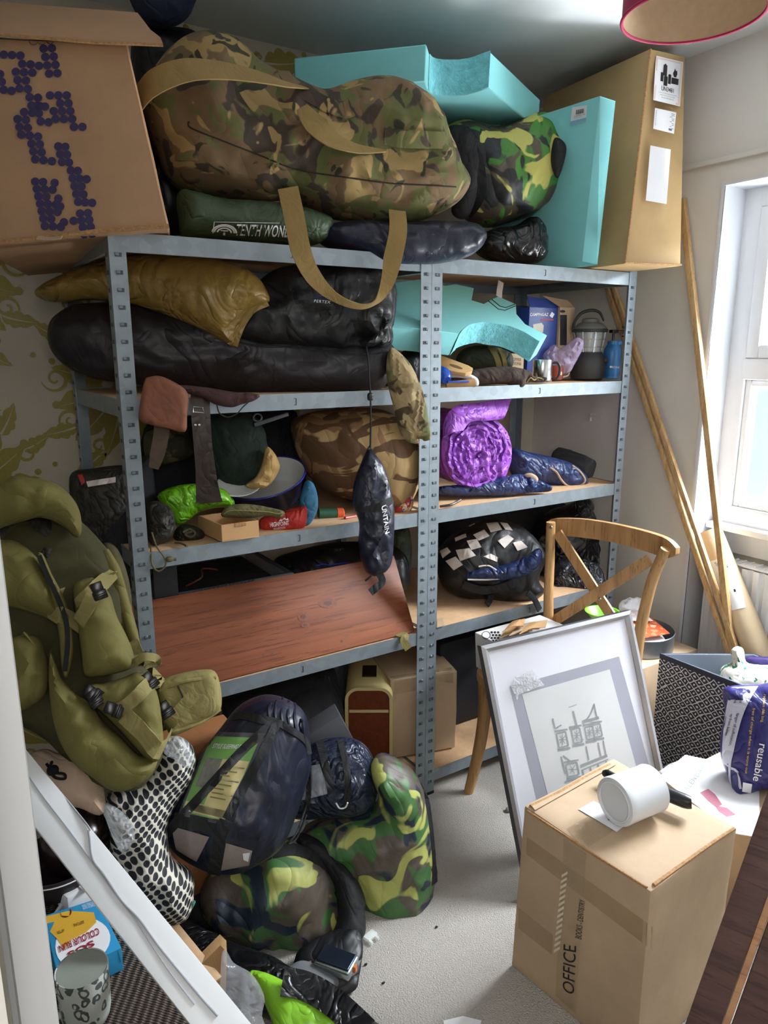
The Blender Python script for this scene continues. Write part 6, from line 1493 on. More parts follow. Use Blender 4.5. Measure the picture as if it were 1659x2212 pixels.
axd = (t2_ - t0_).normalized(); Lt = (t2_ - t0_).length
tg = lathe([(.042, 0), (.048, 0), (.048, Lt), (.042, Lt)], t0_, axd, 36, True)
ptb = solo('poster_tube', tg, board('pale_tube_kraft', 'cbb595', (0, 0, 0), .7, .94), 'long cardboard poster tube with white label leaning by the radiator', 'tube')
bt_ = bvh(tg)
obj('end_cap', lathe([(.001, .004), (.041, .004), (.041, .02), (.001, .02)], t0_, axd, 32), m_white, ptb)
lw = [[hit(bt_, lerp(a[0], c[0], k / 8), lerp(a[1], c[1], k / 8), .0015) for k in range(9)] for a, c in (((1535, 1212), (1574, 1202)), ((1552, 1264), (1596, 1250)), ((1574, 1320), (1611, 1312)))]
obj('address_label', sheet(lw, 4, .001), m_lab, ptb)
obj('lettering', join(text(bt_, [(1543, 1216), (1556, 1211), (1560, 1219), (1546, 1224)], 'Track', .003), text(bt_, [(1552, 1232), (1566, 1226), (1570, 1236), (1556, 1240)], 'Fragile', .003), flat_mesh([rect(.0, .1, .9, .9)], bt_, [(1562, 1223), (1572, 1220), (1574, 1226), (1564, 1229)], .003), flat_mesh([rect(0, 0, 1, 1)], bt_, [(1572, 1276), (1588, 1272), (1590, 1278), (1574, 1283)], .003)), m_ink, ptb)
# ------------------------------------------------------------------ dark boards leaning at the doorway
m_wenge = wood('dark_brown_wood', ['3a2622', '4f3530', '62453e'], (0, 0, 1.2), 30, .5, .06)
m_strip = wood('pale_wood_edge', ['9a6c4c', 'b0805c', 'bf9370'], (0, 0, 1.2), 30, .55, .06)
tw = 1.17
def wq_(px, t_): return [Pd(u, v, t_) for u, v in px]
A1, A2 = Pd(1700, 1590, tw), Pd(1480, 2212, tw)
dl = (A1 - A2).normalized(); 
fw1 = facing(Pd(1600, 2000, tw)); sd = dl.cross(fw1).normalized()
if sd.dot(RT) < 0: sd = -sd
A2 = A2 - dl * (A2.z / dl.z) * .985 if dl.z > 0 else A2
Lb = (A1 - A2).length + .25
def brd(off, wd_, th, m, name, label, par=None):
    o = A2 + sd * off
    P = [o, o + sd * wd_, o + sd * wd_ + dl * Lb, o + dl * Lb]
    g = prism(P, -fw1 * th, .002)
    return solo(name, g, m, label, 'board') if par is None else obj(name, g, m, par)
w1 = brd(0, .046, .03, m_wenge, 'wooden_board', 'dark brown wooden board leaning in the doorway, nearer the taped box')
brd(.0465, .010, .028, m_strip, 'edge_strip', '', w1)
brd(.0585, .10, .03, m_wenge, 'wooden_board', 'second dark brown board in the doorway, outermost behind the pale edge strip')
# ------------------------------------------------------------------ olive rucksack against the shelves
rp = Py(200, 1400, -.16)
ru, g0, b0r = bag('rucksack', 'large olive canvas rucksack with webbing straps leaning against the left end of the shelves', 'rucksack',
    [(-40, 1120), (40, 1105), (150, 1110), (235, 1190), (270, 1250), (300, 1400), (338, 1490), (352, 1600), (345, 1650), (300, 1705), (240, 1705), (180, 1680), (100, 1600), (30, 1560), (-40, 1520)], rp, fabric('deep_olive_canvas', '3f3b1c', .85, .16, 600, 10, .4), None, T=.055, back=.11, h=.014, rim=.09, p=2.2, amp=.010, freq=8, seed=61)
def rpart(name, px, off, T, m=None, amp=.012, fq=9, seed=1, h=.008, rim=None, sp=4, p=2.0, lab=None, back=None):
    return obj(name, puff(px, rp + facing(rp) * off, None, T=T, back=T * .5 if back is None else back, h=h, rim=rim, p=p, amp=amp, freq=fq, seed=seed, sp=sp), m or m_olive, ru, label=lab)
hood = [(-40, 1060), (0, 1046), (30, 1030), (70, 1034), (110, 1040), (145, 1062), (170, 1098), (177, 1140), (171, 1160), (158, 1158), (140, 1140), (115, 1126), (85, 1118), (50, 1126), (10, 1138), (-40, 1150)]
rpart('lid', hood, .07, .055, seed=62, amp=.010)
rpart('opening', [(-40, 1120), (60, 1110), (130, 1130), (155, 1180), (150, 1250), (100, 1230), (50, 1180), (-40, 1170)], .03, .02, m_dkol, seed=3)
rpart('front_panel', [(-40, 1180), (10, 1166), (40, 1172), (72, 1196), (105, 1240), (128, 1285), (142, 1330), (132, 1345), (115, 1340), (90, 1330), (60, 1320), (20, 1310), (-40, 1300)], .06, .04, seed=63, amp=.012, fq=7)
rpart('zipped_edge', [(80, 1200), (92, 1196), (112, 1240), (138, 1290), (154, 1340), (158, 1400), (150, 1450), (140, 1468), (132, 1440), (128, 1380), (118, 1320), (98, 1250)], .085, .018, seed=64, amp=.004)
rpart('side_pocket', [(160, 1262), (185, 1250), (205, 1248), (218, 1262), (238, 1285), (252, 1330), (272, 1370), (288, 1410), (286, 1440), (262, 1452), (210, 1462), (182, 1458), (174, 1410), (166, 1350), (158, 1300)], .075, .05, seed=65, amp=.009, fq=8)
rpart('side_pocket', [(20, 1382), (55, 1372), (85, 1380), (98, 1410), (108, 1450), (100, 1500), (60, 1530), (20, 1535), (10, 1480), (18, 1420)], .06, .04, seed=66, amp=.012)
rpart('lower_pocket', [(108, 1402), (122, 1430), (138, 1470), (165, 1500), (200, 1520), (225, 1560), (260, 1590), (300, 1630), (340, 1640), (322, 1680), (280, 1705), (240, 1708), (200, 1680), (160, 1650), (128, 1600), (112, 1540), (104, 1470)], .075, .05, seed=67, amp=.014, fq=7)
rpart('lower_pocket', [(190, 1480), (230, 1475), (270, 1462), (296, 1452), (318, 1462), (340, 1500), (350, 1560), (352, 1620), (330, 1650), (300, 1625), (260, 1580), (225, 1545), (200, 1520)], .075, .055, seed=68, amp=.014, fq=9)
obj('side_piping', tube([rp + facing(rp) * .03 + (Pn(u, v, rp, facing(rp)) - rp) for u, v in ((226, 1192), (246, 1236), (264, 1300), (284, 1370), (298, 1425))], [.008, .014, .014, .013, .008], 12, sp=6), m_olive, ru)
hb_ = Py(410, 1515, -.20)
hip = puff([(338, 1482), (360, 1464), (400, 1452), (440, 1446), (464, 1450), (475, 1476), (479, 1510), (474, 1536), (440, 1560), (400, 1580), (372, 1590), (358, 1570), (346, 1530)], hb_, None, .035, .03, .009, rim=.02, amp=.003, freq=12)
bh_ = bvh(hip)
hp_ = obj('hip_belt', hip, m_oliveweb, ru)
for pa_ in ([(345, 1492), (400, 1472), (466, 1464)], [(372, 1580), (430, 1562), (475, 1532)]):
    obj('binding', tube([hit(bh_, u, v, .001) for u, v in pa_], .005, 8, sp=6), m_oliveweb, hp_)
obj('seam', tube([hit(bh_, u, v, .0005) for u, v in ((384, 1482), (396, 1510), (394, 1545))], .002, 6, sp=6), m_seam, hp_)
obj('strap', strap(bh_, [(418, 1502), (402, 1520), (380, 1545), (362, 1572), (366, 1590)], .030, .003, .006), m_oliveweb, hp_)
allb = BVHTree.FromPolygons([tuple(v + ORG[ru.name]) for ch_ in ru.children for v in [x.co for x in ch_.data.vertices]] , [[i + o for i in p] for o, pl_ in (lambda L: [(sum(len(x.data.vertices) for x in L[:k]), [list(q.vertices) for q in c.data.polygons]) for k, c in enumerate(L)])(list(ru.children)) for p in pl_])
for px, wd in (([(62, 1378), (80, 1352), (110, 1335), (150, 1318), (190, 1290), (215, 1265), (240, 1248)], .034), ([(212, 1262), (195, 1300), (170, 1345)], .030), ([(212, 1465), (260, 1462), (290, 1440), (310, 1428), (338, 1432)], .032), ([(335, 1462), (318, 1480), (290, 1510), (255, 1535)], .030),
               ([(268, 1545), (300, 1575), (330, 1610), (348, 1640)], .034), ([(25, 1352), (45, 1338), (62, 1352)], .05), ([(60, 1545), (85, 1530), (104, 1505)], .03), ([(285, 1385), (296, 1410), (302, 1430)], .026)):
    obj('strap', strap(allb, px, wd, .003, .008), m_oliveweb, ru)
obj('strap_loop', ribbon([Py(288, 1434, -.27), Py(310, 1420, -.285), Py(334, 1421, -.285), Py(339, 1431, -.275), Py(312, 1434, -.27)], .018, .003, (-.3, -1, .8)), m_oliveweb, ru)
m_buck = plain('glossy_black_buckle', '0e0f12', .2)
def buckle(u, v, rot, L=.040, W2=.030):
    c = hit(allb, u, v, .012); f = facing(c); x = RT * math.cos(rot) - UP * math.sin(rot); x = (x - f * x.dot(f)).normalized(); y = f.cross(x)
    a = obj('buckle', join(obox(c + x * (L * .25), (L * .5, W2, .010), ax=(x, y, f), bev=.003), obox(c - x * (L * .2), (L * .5, W2 * .8, .008), ax=(x, y, f), bev=.002), obox(c + x * (L * .27) + f * .005, (.006, W2 * .9, .008), ax=(x, y, f), bev=.002)), m_buck, ru)
    return a
for u, v, r in ((90, 1356, -.5), (212, 1276, 1.2), (190, 1468, -.1), (200, 1498, .6), (245, 1532, .3), (322, 1470, .9), (204, 1508, 1.0), (358, 1532, 1.0)): buckle(u, v, r)
m_zip = plain('black_zip', '0c0c09', .8)
obj('zip', ribbon([hit(allb, u, v, .004) for u, v in ((84, 1200), (100, 1240), (124, 1290), (142, 1340), (146, 1390), (140, 1450))], .010, .003, facing(rp)), m_zip, ru)
# jacket heap between rucksack and wall
jk, g, b_ = bag('jacket', 'dark jacket with white and red trim heaped behind the olive rucksack', 'jacket', [(150, 1030), (200, 1012), (270, 1005), (320, 1020), (330, 1100), (320, 1200), (260, 1240), (200, 1220), (165, 1140)], Py(240, 1110, .22), m_dkol, None, T=.06, back=.08, h=.012, amp=.014, freq=10)
obj('white_stripe', patch(b_, [(186, 1040), (250, 1030), (250, 1042), (190, 1052)], 8, 2, .004), m_wcl, jk)
obj('red_flash', patch(b_, [(168, 1026), (178, 1024), (184, 1042), (176, 1048)], 3, 3, .004), plain('red_cloth', 'a03024', .8), jk)
solo('mesh_strap_bag', puff([(215, 1190), (250, 1180), (280, 1260), (290, 1380), (300, 1440), (270, 1440), (240, 1330)], Py(260, 1310, -.03), None, .03, .03, .012, amp=.006, freq=14), fabric('brown_mesh', '4a4426', .9, .2, 300), 'brown mesh back panel squeezed between the rucksack and the upright', 'bag')
solo('dark_sack', puff([(290, 1000), (330, 1000), (330, 1240), (230, 1260), (200, 1150), (250, 1040)], Py(270, 1130, .20), None, .06, .06, .014, amp=.01, freq=9), m_dark, 'dark sack behind the left upright at the end of shelves', 'bag')
# ------------------------------------------------------------------ white mesh laundry bag
t = NT('white_net'); co = t.co((1, 1.35, 1), (1.57, 0, .5)); v = t.new('TexVoronoi', voronoi_dimensions='2D'); v.inputs['Scale'].default_value = 62; v.inputs['Randomness'].default_value = .22; t.link(co, v.inputs['Vector'])
t.color(t.ramp(v.outputs['Distance'], [(.40, '17191f'), (.46, 'd2cdc0')])); t.set(rough=.7)
t.bump(v.outputs['Distance'], .6, .004); m_net = t.m
ms, g, b_ = bag('laundry_bag', 'white net laundry bag full of dark things under the olive rucksack', 'bag',
    [(228, 1722), (262, 1704), (300, 1690), (330, 1650), (352, 1605), (376, 1590), (408, 1602), (424, 1640), (412, 1690), (380, 1740), (362, 1790), (372, 1850), (412, 1880), (420, 1930), (400, 1990), (330, 2000), (270, 1960), (246, 1890), (234, 1800)], Py(325, 1790, -.27), m_net, None, T=.075, back=.08, h=.010, amp=.014, freq=11, seed=71)
m_bub = NT('bubble_wrap'); vv = m_bub.new('TexVoronoi'); vv.inputs['Scale'].default_value = 110; m_bub.link(m_bub.co(), vv.inputs['Vector']); m_bub.color('e6e9ee'); m_bub.set(rough=.12, alpha=.3, spec=.8); m_bub.bump(vv.outputs['Distance'], .9, .008); m_bub = m_bub.m
solo('bubble_wrap', puff([(352, 1605), (364, 1592), (384, 1590), (402, 1600), (414, 1622), (420, 1650), (404, 1660), (376, 1640), (356, 1630)], hit(b_, 385, 1625, .02), None, .02, .02, .008, amp=.01, freq=30), m_bub, 'bubble wrap bunched at the top of the white net bag', 'bubble wrap')
solo('bubble_wrap', puff([(218, 1735), (240, 1738), (262, 1752), (282, 1775), (292, 1806), (280, 1832), (262, 1842), (248, 1820), (232, 1780)], hit(b_, 258, 1790, .025), None, .022, .02, .008, amp=.01, freq=30), m_bub, 'bubble wrap lying over the net bag beside the dark brown globe', 'bubble wrap')
m_crm = fabric('cream_cotton', 'd3b8a0', .8, .06, 900, 14, .35)
cbg, g, b_ = bag('drawstring_bag', 'cream cotton drawstring bag with dark cord at the foot of olive rucksack', 'bag', [(40, 1660), (66, 1628), (100, 1617), (128, 1628), (150, 1616), (182, 1626), (208, 1648), (220, 1680), (228, 1740), (214, 1762), (170, 1745), (120, 1740), (60, 1720)], Py(140, 1680, -.23), m_crm, None, T=.05, back=.05, h=.009, amp=.010, freq=14, seed=73)
obj('cord', join(tube([hit(b_, u, v, .006) for u, v in ((100, 1650), (118, 1668), (138, 1672), (140, 1682), (120, 1680), (108, 1665), (112, 1646), (130, 1624))], .003, 7, sp=6), blob(hit(b_, 114, 1664, .010), (.012, .010, .010), n=14, m=10)), m_cord, cbg)
# ------------------------------------------------------------------ ribbed woven pouffe with things on it
t = NT('brown_weave'); co = t.co((1, 1, 1), (0, 0, .55)); w1_ = t.new('TexWave'); w1_.inputs['Scale'].default_value = 22; w1_.inputs['Distortion'].default_value = 1.2; w1_.inputs['Detail'].default_value = 1; t.link(co, w1_.inputs['Vector'])
co2 = t.co((1, 1, 1), (0, 0, -.75)); w2_ = t.new('TexWave'); w2_.inputs['Scale'].default_value = 65; w2_.inputs['Distortion'].default_value = 2; t.link(co2, w2_.inputs['Vector'])
hh_ = t.math('ADD', w1_.outputs['Fac'], t.math('MULTIPLY', w2_.outputs['Fac'], .6))
t.color(t.ramp(hh_, [(.25, '3c322a'), (.9, '75665a')])); t.set(rough=.95); t.bump(hh_, 1.0, .012); m_weave = t.m
ztp = .345
pu = solo('woven_pouffe', blob((-.37, -.545, ztp / 2), (.275, .36, ztp / 2), p=7, n=60, m=24), m_weave, 'brown ribbed woven pouffe in the near left corner, mug and soap box on it', 'pouffe')
gcn = Pz(164, 1818, .435)
gl_ = solo('globe', blob(gcn, (.074, .074, .074), p=2, n=48, m=28), plain('dark_brown_gloss', '2a1e1d', .25, .1, 4, metal=.2), 'glossy dark brown ball beside the white net bag, under the white plank', 'ball')
dk_ = solo('dark_bowl', lathe([(.03, -.075), (.07, -.06), (.088, -.02), (.090, 0), (.086, 0), (.084, -.02), (.06, -.055), (.001, -.06)], gcn + V((-.045, -.03, -.0)) , n=48), plain('dark_brown_matt', '2b2124', .5), 'dark brown bowl holding the glossy ball, white line round its rim', 'bowl')
obj('rim_line', tube([gcn + V((-.045, -.03, -.008)) + V((math.cos(a), math.sin(a), 0)) * .0895 for a in [2 * PI * k / 48 for k in range(48)]], .0016, 6, True), m_white, dk_)
# laundry carton lying flat, seen upside down
zb2 = ztp + .052
Q = [Pz(94, 1978, zb2), Pz(209, 1941, zb2), Pz(263, 2047, zb2), Pz(125, 2112, zb2)]
dn = V((0, 0, -.05))
g = hexa([p + dn for p in Q] + Q, .002)
m_sky = plain('printed_sky_blue', '2f8fc0', .4, .06)
lc_ = solo('laundry_carton', g, m_sky, 'blue, yellow and white laundry sheet carton lying flat behind the leopard print mug', 'box')
b_ = bvh(g); qd = [(94, 1978), (209, 1941), (263, 2047), (125, 2112)]
obj('white_swirl', flat_mesh([[(.5 + .44 * math.cos(a), .62 + .40 * math.sin(a)) for a in [2 * PI * k / 28 for k in range(28)]]], b_, qd, .001), m_paper, lc_)
obj('yellow_shape', flat_mesh([[(.02, .02), (.45, .05), (.85, .22), (.82, .40), (.6, .50), (.35, .52), (.2, .62), (.12, .4), (.0, .2)]], b_, qd, .0016), plain('printed_yellow', 'd9a93c', .4, .1), lc_)
obj('red_band', flat_mesh([rect(.5, .02, 1.0, .10)], b_, qd, .002), plain('printed_red', 'a8283a', .4), lc_)
obj('stamp', flat_mesh([circ(.40, .06, .10, .085), ], b_, qd, .0022), plain('printed_red_2', 'b03040', .4), lc_)
qt = [(217, 2006), (128, 2050), (133, 2062), (218, 2018)]
m_redp = plain('red_lettering', '9a2436', .5)
# text runs upside down: first letter at the right
obj('lettering', join(text(b_, [(216, 2018), (130, 2057), (126, 2043), (212, 2003)], 'COLOUR RUN', .003, bold=.02), text(b_, [(206, 2042), (150, 2070), (144, 2058), (200, 2030)], 'SOS', .003, bold=.03)), m_redp, lc_)
obj('lettering', join(text(b_, [(206, 1951), (178, 1960), (176, 1955), (204, 1946)], 'RESTORES ITEMS', .003), text(b_, [(206, 1957), (180, 1965), (178, 1961), (204, 1952)], 'STAINED BY COLOUR', .003)), m_paper, lc_)
obj('lettering', join(text(b_, [(140, 2012), (124, 2018), (122, 2012), (138, 2006)], 'AFTER', .003), text(b_, [(182, 1994), (160, 2002), (158, 1996), (180, 1988)], 'BEFORE', .003)), m_dleather, lc_)
obj('side_panel', flat_mesh([rect(0, 0, 1, 1)], b_, [(255, 2052), (266, 2050), (276, 2072), (262, 2078)], .001), plain('pale_yellow_panel', 'b9aa62', .5), lc_)
# leopard print mug
mp = Pz(188, 2196, ztp + .001); s_ = depth(mp + V((0, 0, .05))) / FPX
Rm = 54 * s_; Hm = .104
t = NT('leopard_print_glaze'); v = t.new('TexVoronoi'); v.inputs['Scale'].default_value = 55; v.inputs['Randomness'].default_value = .9; v.distance = 'EUCLIDEAN'
cm_ = t.co((1, 1, .8)); nm = t.new('VectorMath', operation='ADD'); nn_ = t.new('TexNoise'); nn_.inputs['Scale'].default_value = 40; t.link(cm_, nn_.inputs['Vector'])
sc_ = t.new('VectorMath', operation='SCALE'); sc_.inputs['Scale'].default_value = .02; t.link(nn_.outputs['Color'], sc_.inputs[0]); t.link(cm_, nm.inputs[0]); t.link(sc_.outputs[0], nm.inputs[1]); t.link(nm.outputs[0], v.inputs['Vector'])
d_ = v.outputs['Distance']; ring = t.math('MULTIPLY', t.math('GREATER_THAN', d_, .26), t.math('LESS_THAN', d_, .48))
gap = t.math('GREATER_THAN', t.noise(t.co(), 75, 1), .36)
t.color(t.mix(t.math('MULTIPLY', ring, gap), 'bfc4be', '565b5a')); t.set(rough=.3); m_leo = t.m
mg2 = thing('leopard_print_mug', 'grey mug with leopard spot print standing on the woven pouffe', 'mug', mp)
obj('body', lathe([(Rm * .80, 0), (Rm * .88, .003), (Rm * .95, .02), (Rm, Hm - .002), (Rm * .99, Hm), (Rm * .955, Hm - .001), (Rm * .95, Hm - .004)], mp, n=56), m_leo, mg2)
obj('inside', lathe([(Rm * .955, Hm - .001), (Rm * .90, .02), (Rm * .8, .008), (.001, .007)], mp, n=56), plain('grey_green_glaze', '8d938c', .3), mg2)
obj('handle', tube([mp + V((-Rm * .9, .0, .075)), mp + V((-Rm - .02, .006, .078)), mp + V((-Rm - .028, .008, .055)), mp + V((-Rm - .018, .006, .03)), mp + V((-Rm * .88, 0, .026))], .006, 10, sp=6), m_leo, mg2)
# white plug adaptor
pa_ = Pz(165, 1935, ztp + .03)
ad = solo('plug_adaptor', obox(pa_ + V((0, .0, 0)), (.062, .045, .055), rz=.35, bev=.006), m_white, 'white plastic plug adaptor with cable behind the laundry carton', 'adaptor')
obj('rating_label', obox(pa_ + V((.022, -.018, .029)), (.028, .024, .001), rz=.35), m_lab, ad)
obj('cable', tube([pa_ + V((-.03, -.01, 0)), pa_ + V((-.06, -.03, -.015)), pa_ + V((-.085, -.04, -.024)), pa_ + V((-.12, -.03, -.026))], .004, 8, sp=5), m_white, ad)
# ------------------------------------------------------------------ white plank with cable
A_, B_ = Pz(514, 2258, .36), Pz(-37, 1572, .74)
L_ = (B_ - A_).normalized(); md = (A_ + B_) / 2; nf_ = (facing(md) * 1.0 + V((0.0, 0, .35))).normalized(); nf_ = (nf_ - L_ * nf_.dot(L_)).normalized(); sd_ = L_.cross(nf_)
wp = .070
P = [A_ - sd_ * wp / 2, A_ + sd_ * wp / 2, B_ + sd_ * wp / 2, B_ - sd_ * wp / 2]
g = prism(P, -nf_ * .019, .0015)
pk = solo('white_plank', g, m_gloss, 'white painted plank slanting across the lower left, thin cables taped along it', 'plank')
bk_ = bvh(g)
m_cab = plain('grey_white_cable', 'a9abb3', .5)
obj('cable', tube([hit(bk_, u, v, .002) for u, v in ((52, 1634), (90, 1655), (138, 1705), (175, 1765), (192, 1800), (200, 1855), (225, 1890), (262, 1945), (300, 1985), (340, 2040), (380, 2090), (430, 2150), (470, 2195))], .0019, 7, sp=6), m_cab, pk)
obj('cable', tube([hit(bk_, u, v, .0015) for u, v in ((58, 1672), (100, 1730), (150, 1795), (205, 1870), (262, 1948), (295, 1990), (330, 2045), (370, 2105), (420, 2170))], .0011, 7, sp=6), m_cab, pk)
# ------------------------------------------------------------------ sleeping bags and camouflage bag on the floor
sv = Py(510, 1700, -.25)
s1, g, b1 = bag('sleeping_bag', 'navy black sleeping bag in compression sack with green and yellow card, on the floor', 'bag',
    [(478, 1570), (510, 1530), (545, 1508), (582, 1500), (625, 1512), (656, 1537), (668, 1576), (672, 1650), (660, 1702), (640, 1762), (612, 1826), (572, 1860), (520, 1886), (470, 1890), (420, 1872), (376, 1842), (352, 1800), (362, 1745), (396, 1680), (436, 1622)], sv, m_navyblk, None, T=.12, back=.10, h=.010, p=2.0, amp=.010, freq=10, seed=81, stretch=(1.5, .7, 1))
m_pc = plain('grey_panel_cloth', '8d807c', .8, .06, 200)
obj('end_patch', patch(b1, [(370, 1784), (452, 1808), (424, 1862), (380, 1836)], 8, 8, .003, .002), m_pc, s1)
obj('end_patch', patch(b1, [(484, 1820), (545, 1838), (538, 1870), (462, 1884)], 8, 8, .003, .002), m_pc, s1)
cq = [(456, 1590), (562, 1594), (484, 1776), (392, 1752)]
cdg = patch(b1, cq, 14, 20, .004, .001)
m_lg = plain('printed_green', '6aa83f', .4, .15, 20)
cdp = obj('card_insert', cdg, m_lg, s1)
bcd = bvh(cdg)
obj('yellow_print', join(patch(bcd, inq(cq, .42, .28, .98, .98), 8, 14, .001, .0005), patch(bcd, inq(cq, .02, .86, .42, .98), 6, 3, .001, .0005)), plain('printed_straw', 'd0c07a', .45, .08, 30), cdp)
obj('photo_print', patch(bcd, inq(cq, .08, .28, .42, .66), 6, 6, .001, .0005), plain('printed_grey_photo', '6b6a5e', .4, .5, 50), cdp)
lines = [rect(.48, .36 + k * .055, .95 - .12 * (k % 3), .375 + k * .055) for k in range(8)]
obj('small_print', flat_mesh(lines, bcd, cq, .0025, 4), plain('olive_ink', '77743c', .6), cdp)
obj('barcode', flat_mesh([rect(.06 + 0 * k, .875 + k * .009, .92, .879 + k * .009) for k in range(10)], bcd, cq, .0025, 6), m_ink, cdp)
obj('lettering', text(bcd, [(462, 1606), (534, 1609), (528, 1618), (458, 1616)], 'STYLE SLEEPING BAG', .003, shear=.2, bold=.01), m_paper, cdp)
obj('clear_sleeve', patch(b1, [(455, 1580), (572, 1584), (492, 1785), (384, 1760)], 14, 20, .007, .0005), clear('sleeve_film', (.9, .93, 1), .08, .04, .8, 20), s1)
for px, wd in (([(590, 1560), (570, 1580), (520, 1625), (470, 1680), (420, 1735), (378, 1780), (360, 1800)], .022), ([(600, 1555), (590, 1580), (560, 1640), (520, 1710), (490, 1770)], .022), ([(488, 1772), (478, 1800), (470, 1840), (462, 1888)], .030), ([(376, 1770), (420, 1778), (460, 1784), (490, 1790)], .030), ([(480, 1560), (520, 1545), (570, 1556), (600, 1560)], .02), ([(362, 1780), (358, 1810), (352, 1830)], .03), ([(600, 1560), (630, 1578), (660, 1600), (668, 1630)], .016)):
    obj('strap', strap(b1, px, wd, .004, .005), m_blackmat, s1)
obj('white_tag', patch(b1, [(524, 1844), (540, 1842), (536, 1862), (526, 1858)], 3, 3, .006), m_paper, s1)
gath = [tube([hit(b1, 585 + k * 13, 1508 + abs(k - 2) * 6, .001), hit(b1, 580 + k * 14, 1535 + k * 4, .003), hit(b1, 585 + k * 14, 1565 + k * 5, .001)], .004, 6, sp=4) for k in range(6)]
obj('gathered_top', join(*gath), m_navyblk, s1)
sv2 = Py(720, 1680, -.20)
m_nv2 = fabric('midnight_nylon', '1a2238', .36, .15, 900, 22, .7)
s2, g, b2 = bag('sleeping_bag', 'smaller navy sleeping bag in gathered stuff sack lying against the cream case', 'bag',
    [(622, 1680), (640, 1640), (668, 1610), (702, 1596), (750, 1592), (788, 1608), (810, 1648), (816, 1705), (802, 1748), (762, 1766), (705, 1768), (640, 1770), (618, 1742)], sv2, m_nv2, None, T=.09, back=.09, h=.009, amp=.010, freq=16, seed=83, stretch=(.8, 1.3, 1))
for px, wd in (([(735, 1598), (745, 1640), (752, 1690), (748, 1750)], .018), ([(690, 1602), (700, 1640), (712, 1690), (716, 1720)], .020), ([(662, 1640), (668, 1700), (662, 1750)], .014)):
    obj('strap', strap(b2, px, wd, .004, .006), m_blackmat, s2)
obj('clear_pocket', patch(b2, [(650, 1660), (690, 1650), (712, 1714), (640, 1732)], 6, 6, .005), clear('pocket_film', (.8, .85, .95), .1, .18, .8, 30), s2)
obj('white_cord', tube([hit(b2, u, v, .008) for u, v in ((726, 1735), (734, 1746), (746, 1744), (751, 1734))], .0022, 7, sp=5), m_white, s2)
obj('drawcord', tube([hit(b2, 668, 1620, .012), hit(b2, 672, 1690, .014), hit(b2, 660, 1745, .014), Py(640, 1800, -.33), Py(622, 1822, -.34), Py(640, 1812, -.33), Py(662, 1760, -.31)], .0026, 7, sp=6), m_cord, s2)
def upn(p): f = facing(p); return V((f.x, f.y, 0)).normalized()
m_wood2 = camo('bright_camouflage_cloth', '564d44', [('41693a', .535, 1.0), ('1f2b3d', .55, 1.05), ('aeb262', .565, .95)], 7.6, .5, 1.1, rot=(.9, .2, .5), wr=9, wstr=.4)
k1 = Pz(610, 2060, 0) + V((.03, .11, .13))
g = puff([(432, 1950), (446, 1905), (510, 1878), (560, 1845), (590, 1828), (640, 1832), (690, 1858), (720, 1898), (743, 1945), (742, 1990), (715, 2030), (670, 2060), (610, 2074), (550, 2056), (500, 2015), (460, 1985)], k1, upn(k1), .11, .10, .011, p=2.1, amp=.020, freq=6, seed=91, zmin=.002)
cr_ = solo('camouflage_holdall', g, m_wood2, 'green and yellow camouflage holdall slumped on the carpet in front of the sleeping bags', 'bag')
bc1 = bvh(g)
k2 = Pz(860, 1990, 0) + V((.02, .13, .2))
g2 = puff([(650, 1800), (700, 1775), (760, 1758), (800, 1752), (818, 1720), (800, 1660), (820, 1636), (850, 1642), (890, 1668), (915, 1708), (928, 1762), (936, 1850), (938, 1915), (922, 1960), (880, 1986), (840, 1998), (800, 1988), (770, 1950), (750, 1900), (730, 1860), (690, 1830)], k2, upn(k2), .10, .10, .012, p=2.1, amp=.024, freq=5.5, seed=93, zmin=.002)
obj('side_body', g2, m_wood2, cr_)
bc2 = bvh(g2)
obj('webbing_strap', strap(bvh(g, g2), [(560, 1850), (640, 1835), (720, 1890), (760, 1930), (770, 1960)], .035, .004, .006), m_blackmat, cr_)
obj('webbing_strap', strap(bc2, [(912, 1690), (926, 1770), (934, 1850), (936, 1910)], .03, .004, .006), m_blackmat, cr_)
obj('dark_base', puff([(720, 1880), (770, 1900), (790, 1990), (780, 2030), (730, 2060), (700, 2050), (730, 1980)], Pz(745, 2030, 0) + V((.02, .06, .08)), None, .05, .06, .010, amp=.006, zmin=.002), m_blackmat, cr_)
obj('gap_fill', puff([(640, 1800), (690, 1812), (730, 1850), (772, 1900), (790, 1960), (760, 1990), (730, 1930), (700, 1880), (650, 1840)], lerp(k1, k2, .5) + V((0, .03, .02)), None, .05, .05, .010, amp=.006), m_blackmat, cr_)  # black part added to darken the gap between the two bodies
obj('buckle', obox(hit(bvh(g, g2), 752, 1925, .012), (.035, .012, .03), bev=.004), m_blackpl, cr_)
# black folded bag under it, tins and small things on the carpet
fb_ = solo('flat_black_bag', puff([(640, 2060), (700, 2020), (765, 2000), (784, 2040), (776, 2110), (766, 2140), (720, 2158), (690, 2170), (640, 2140)], Pz(715, 2100, .02), V((-.15, -.2, 1)), .018, .016, .010, zmin=.001, amp=.004), m_black, 'flat black mesh-topped bag on the carpet under the silver tin', 'bag')
tp = [Pz(681, 2080, .045), Pz(758, 2108, .045), Pz(772, 2080, .045), Pz(698, 2052, .045)]
tcn = sum(tp, V()) / 4; e1 = (tp[1] - tp[0]).normalized(); e2 = V((-e1.y, e1.x, 0))
m_tin2 = plain('silver_tin_metal', 'b4b8bc', .25, .05, 20, metal=.9)
st2 = solo('metal_tin', bevel(obox(tcn, (.095, .060, .026), ax=(e1, e2, V((0, 0, 1)))), .007, 3), m_tin2, 'small silver hinged tin lying on the black bag on the carpet', 'tin')
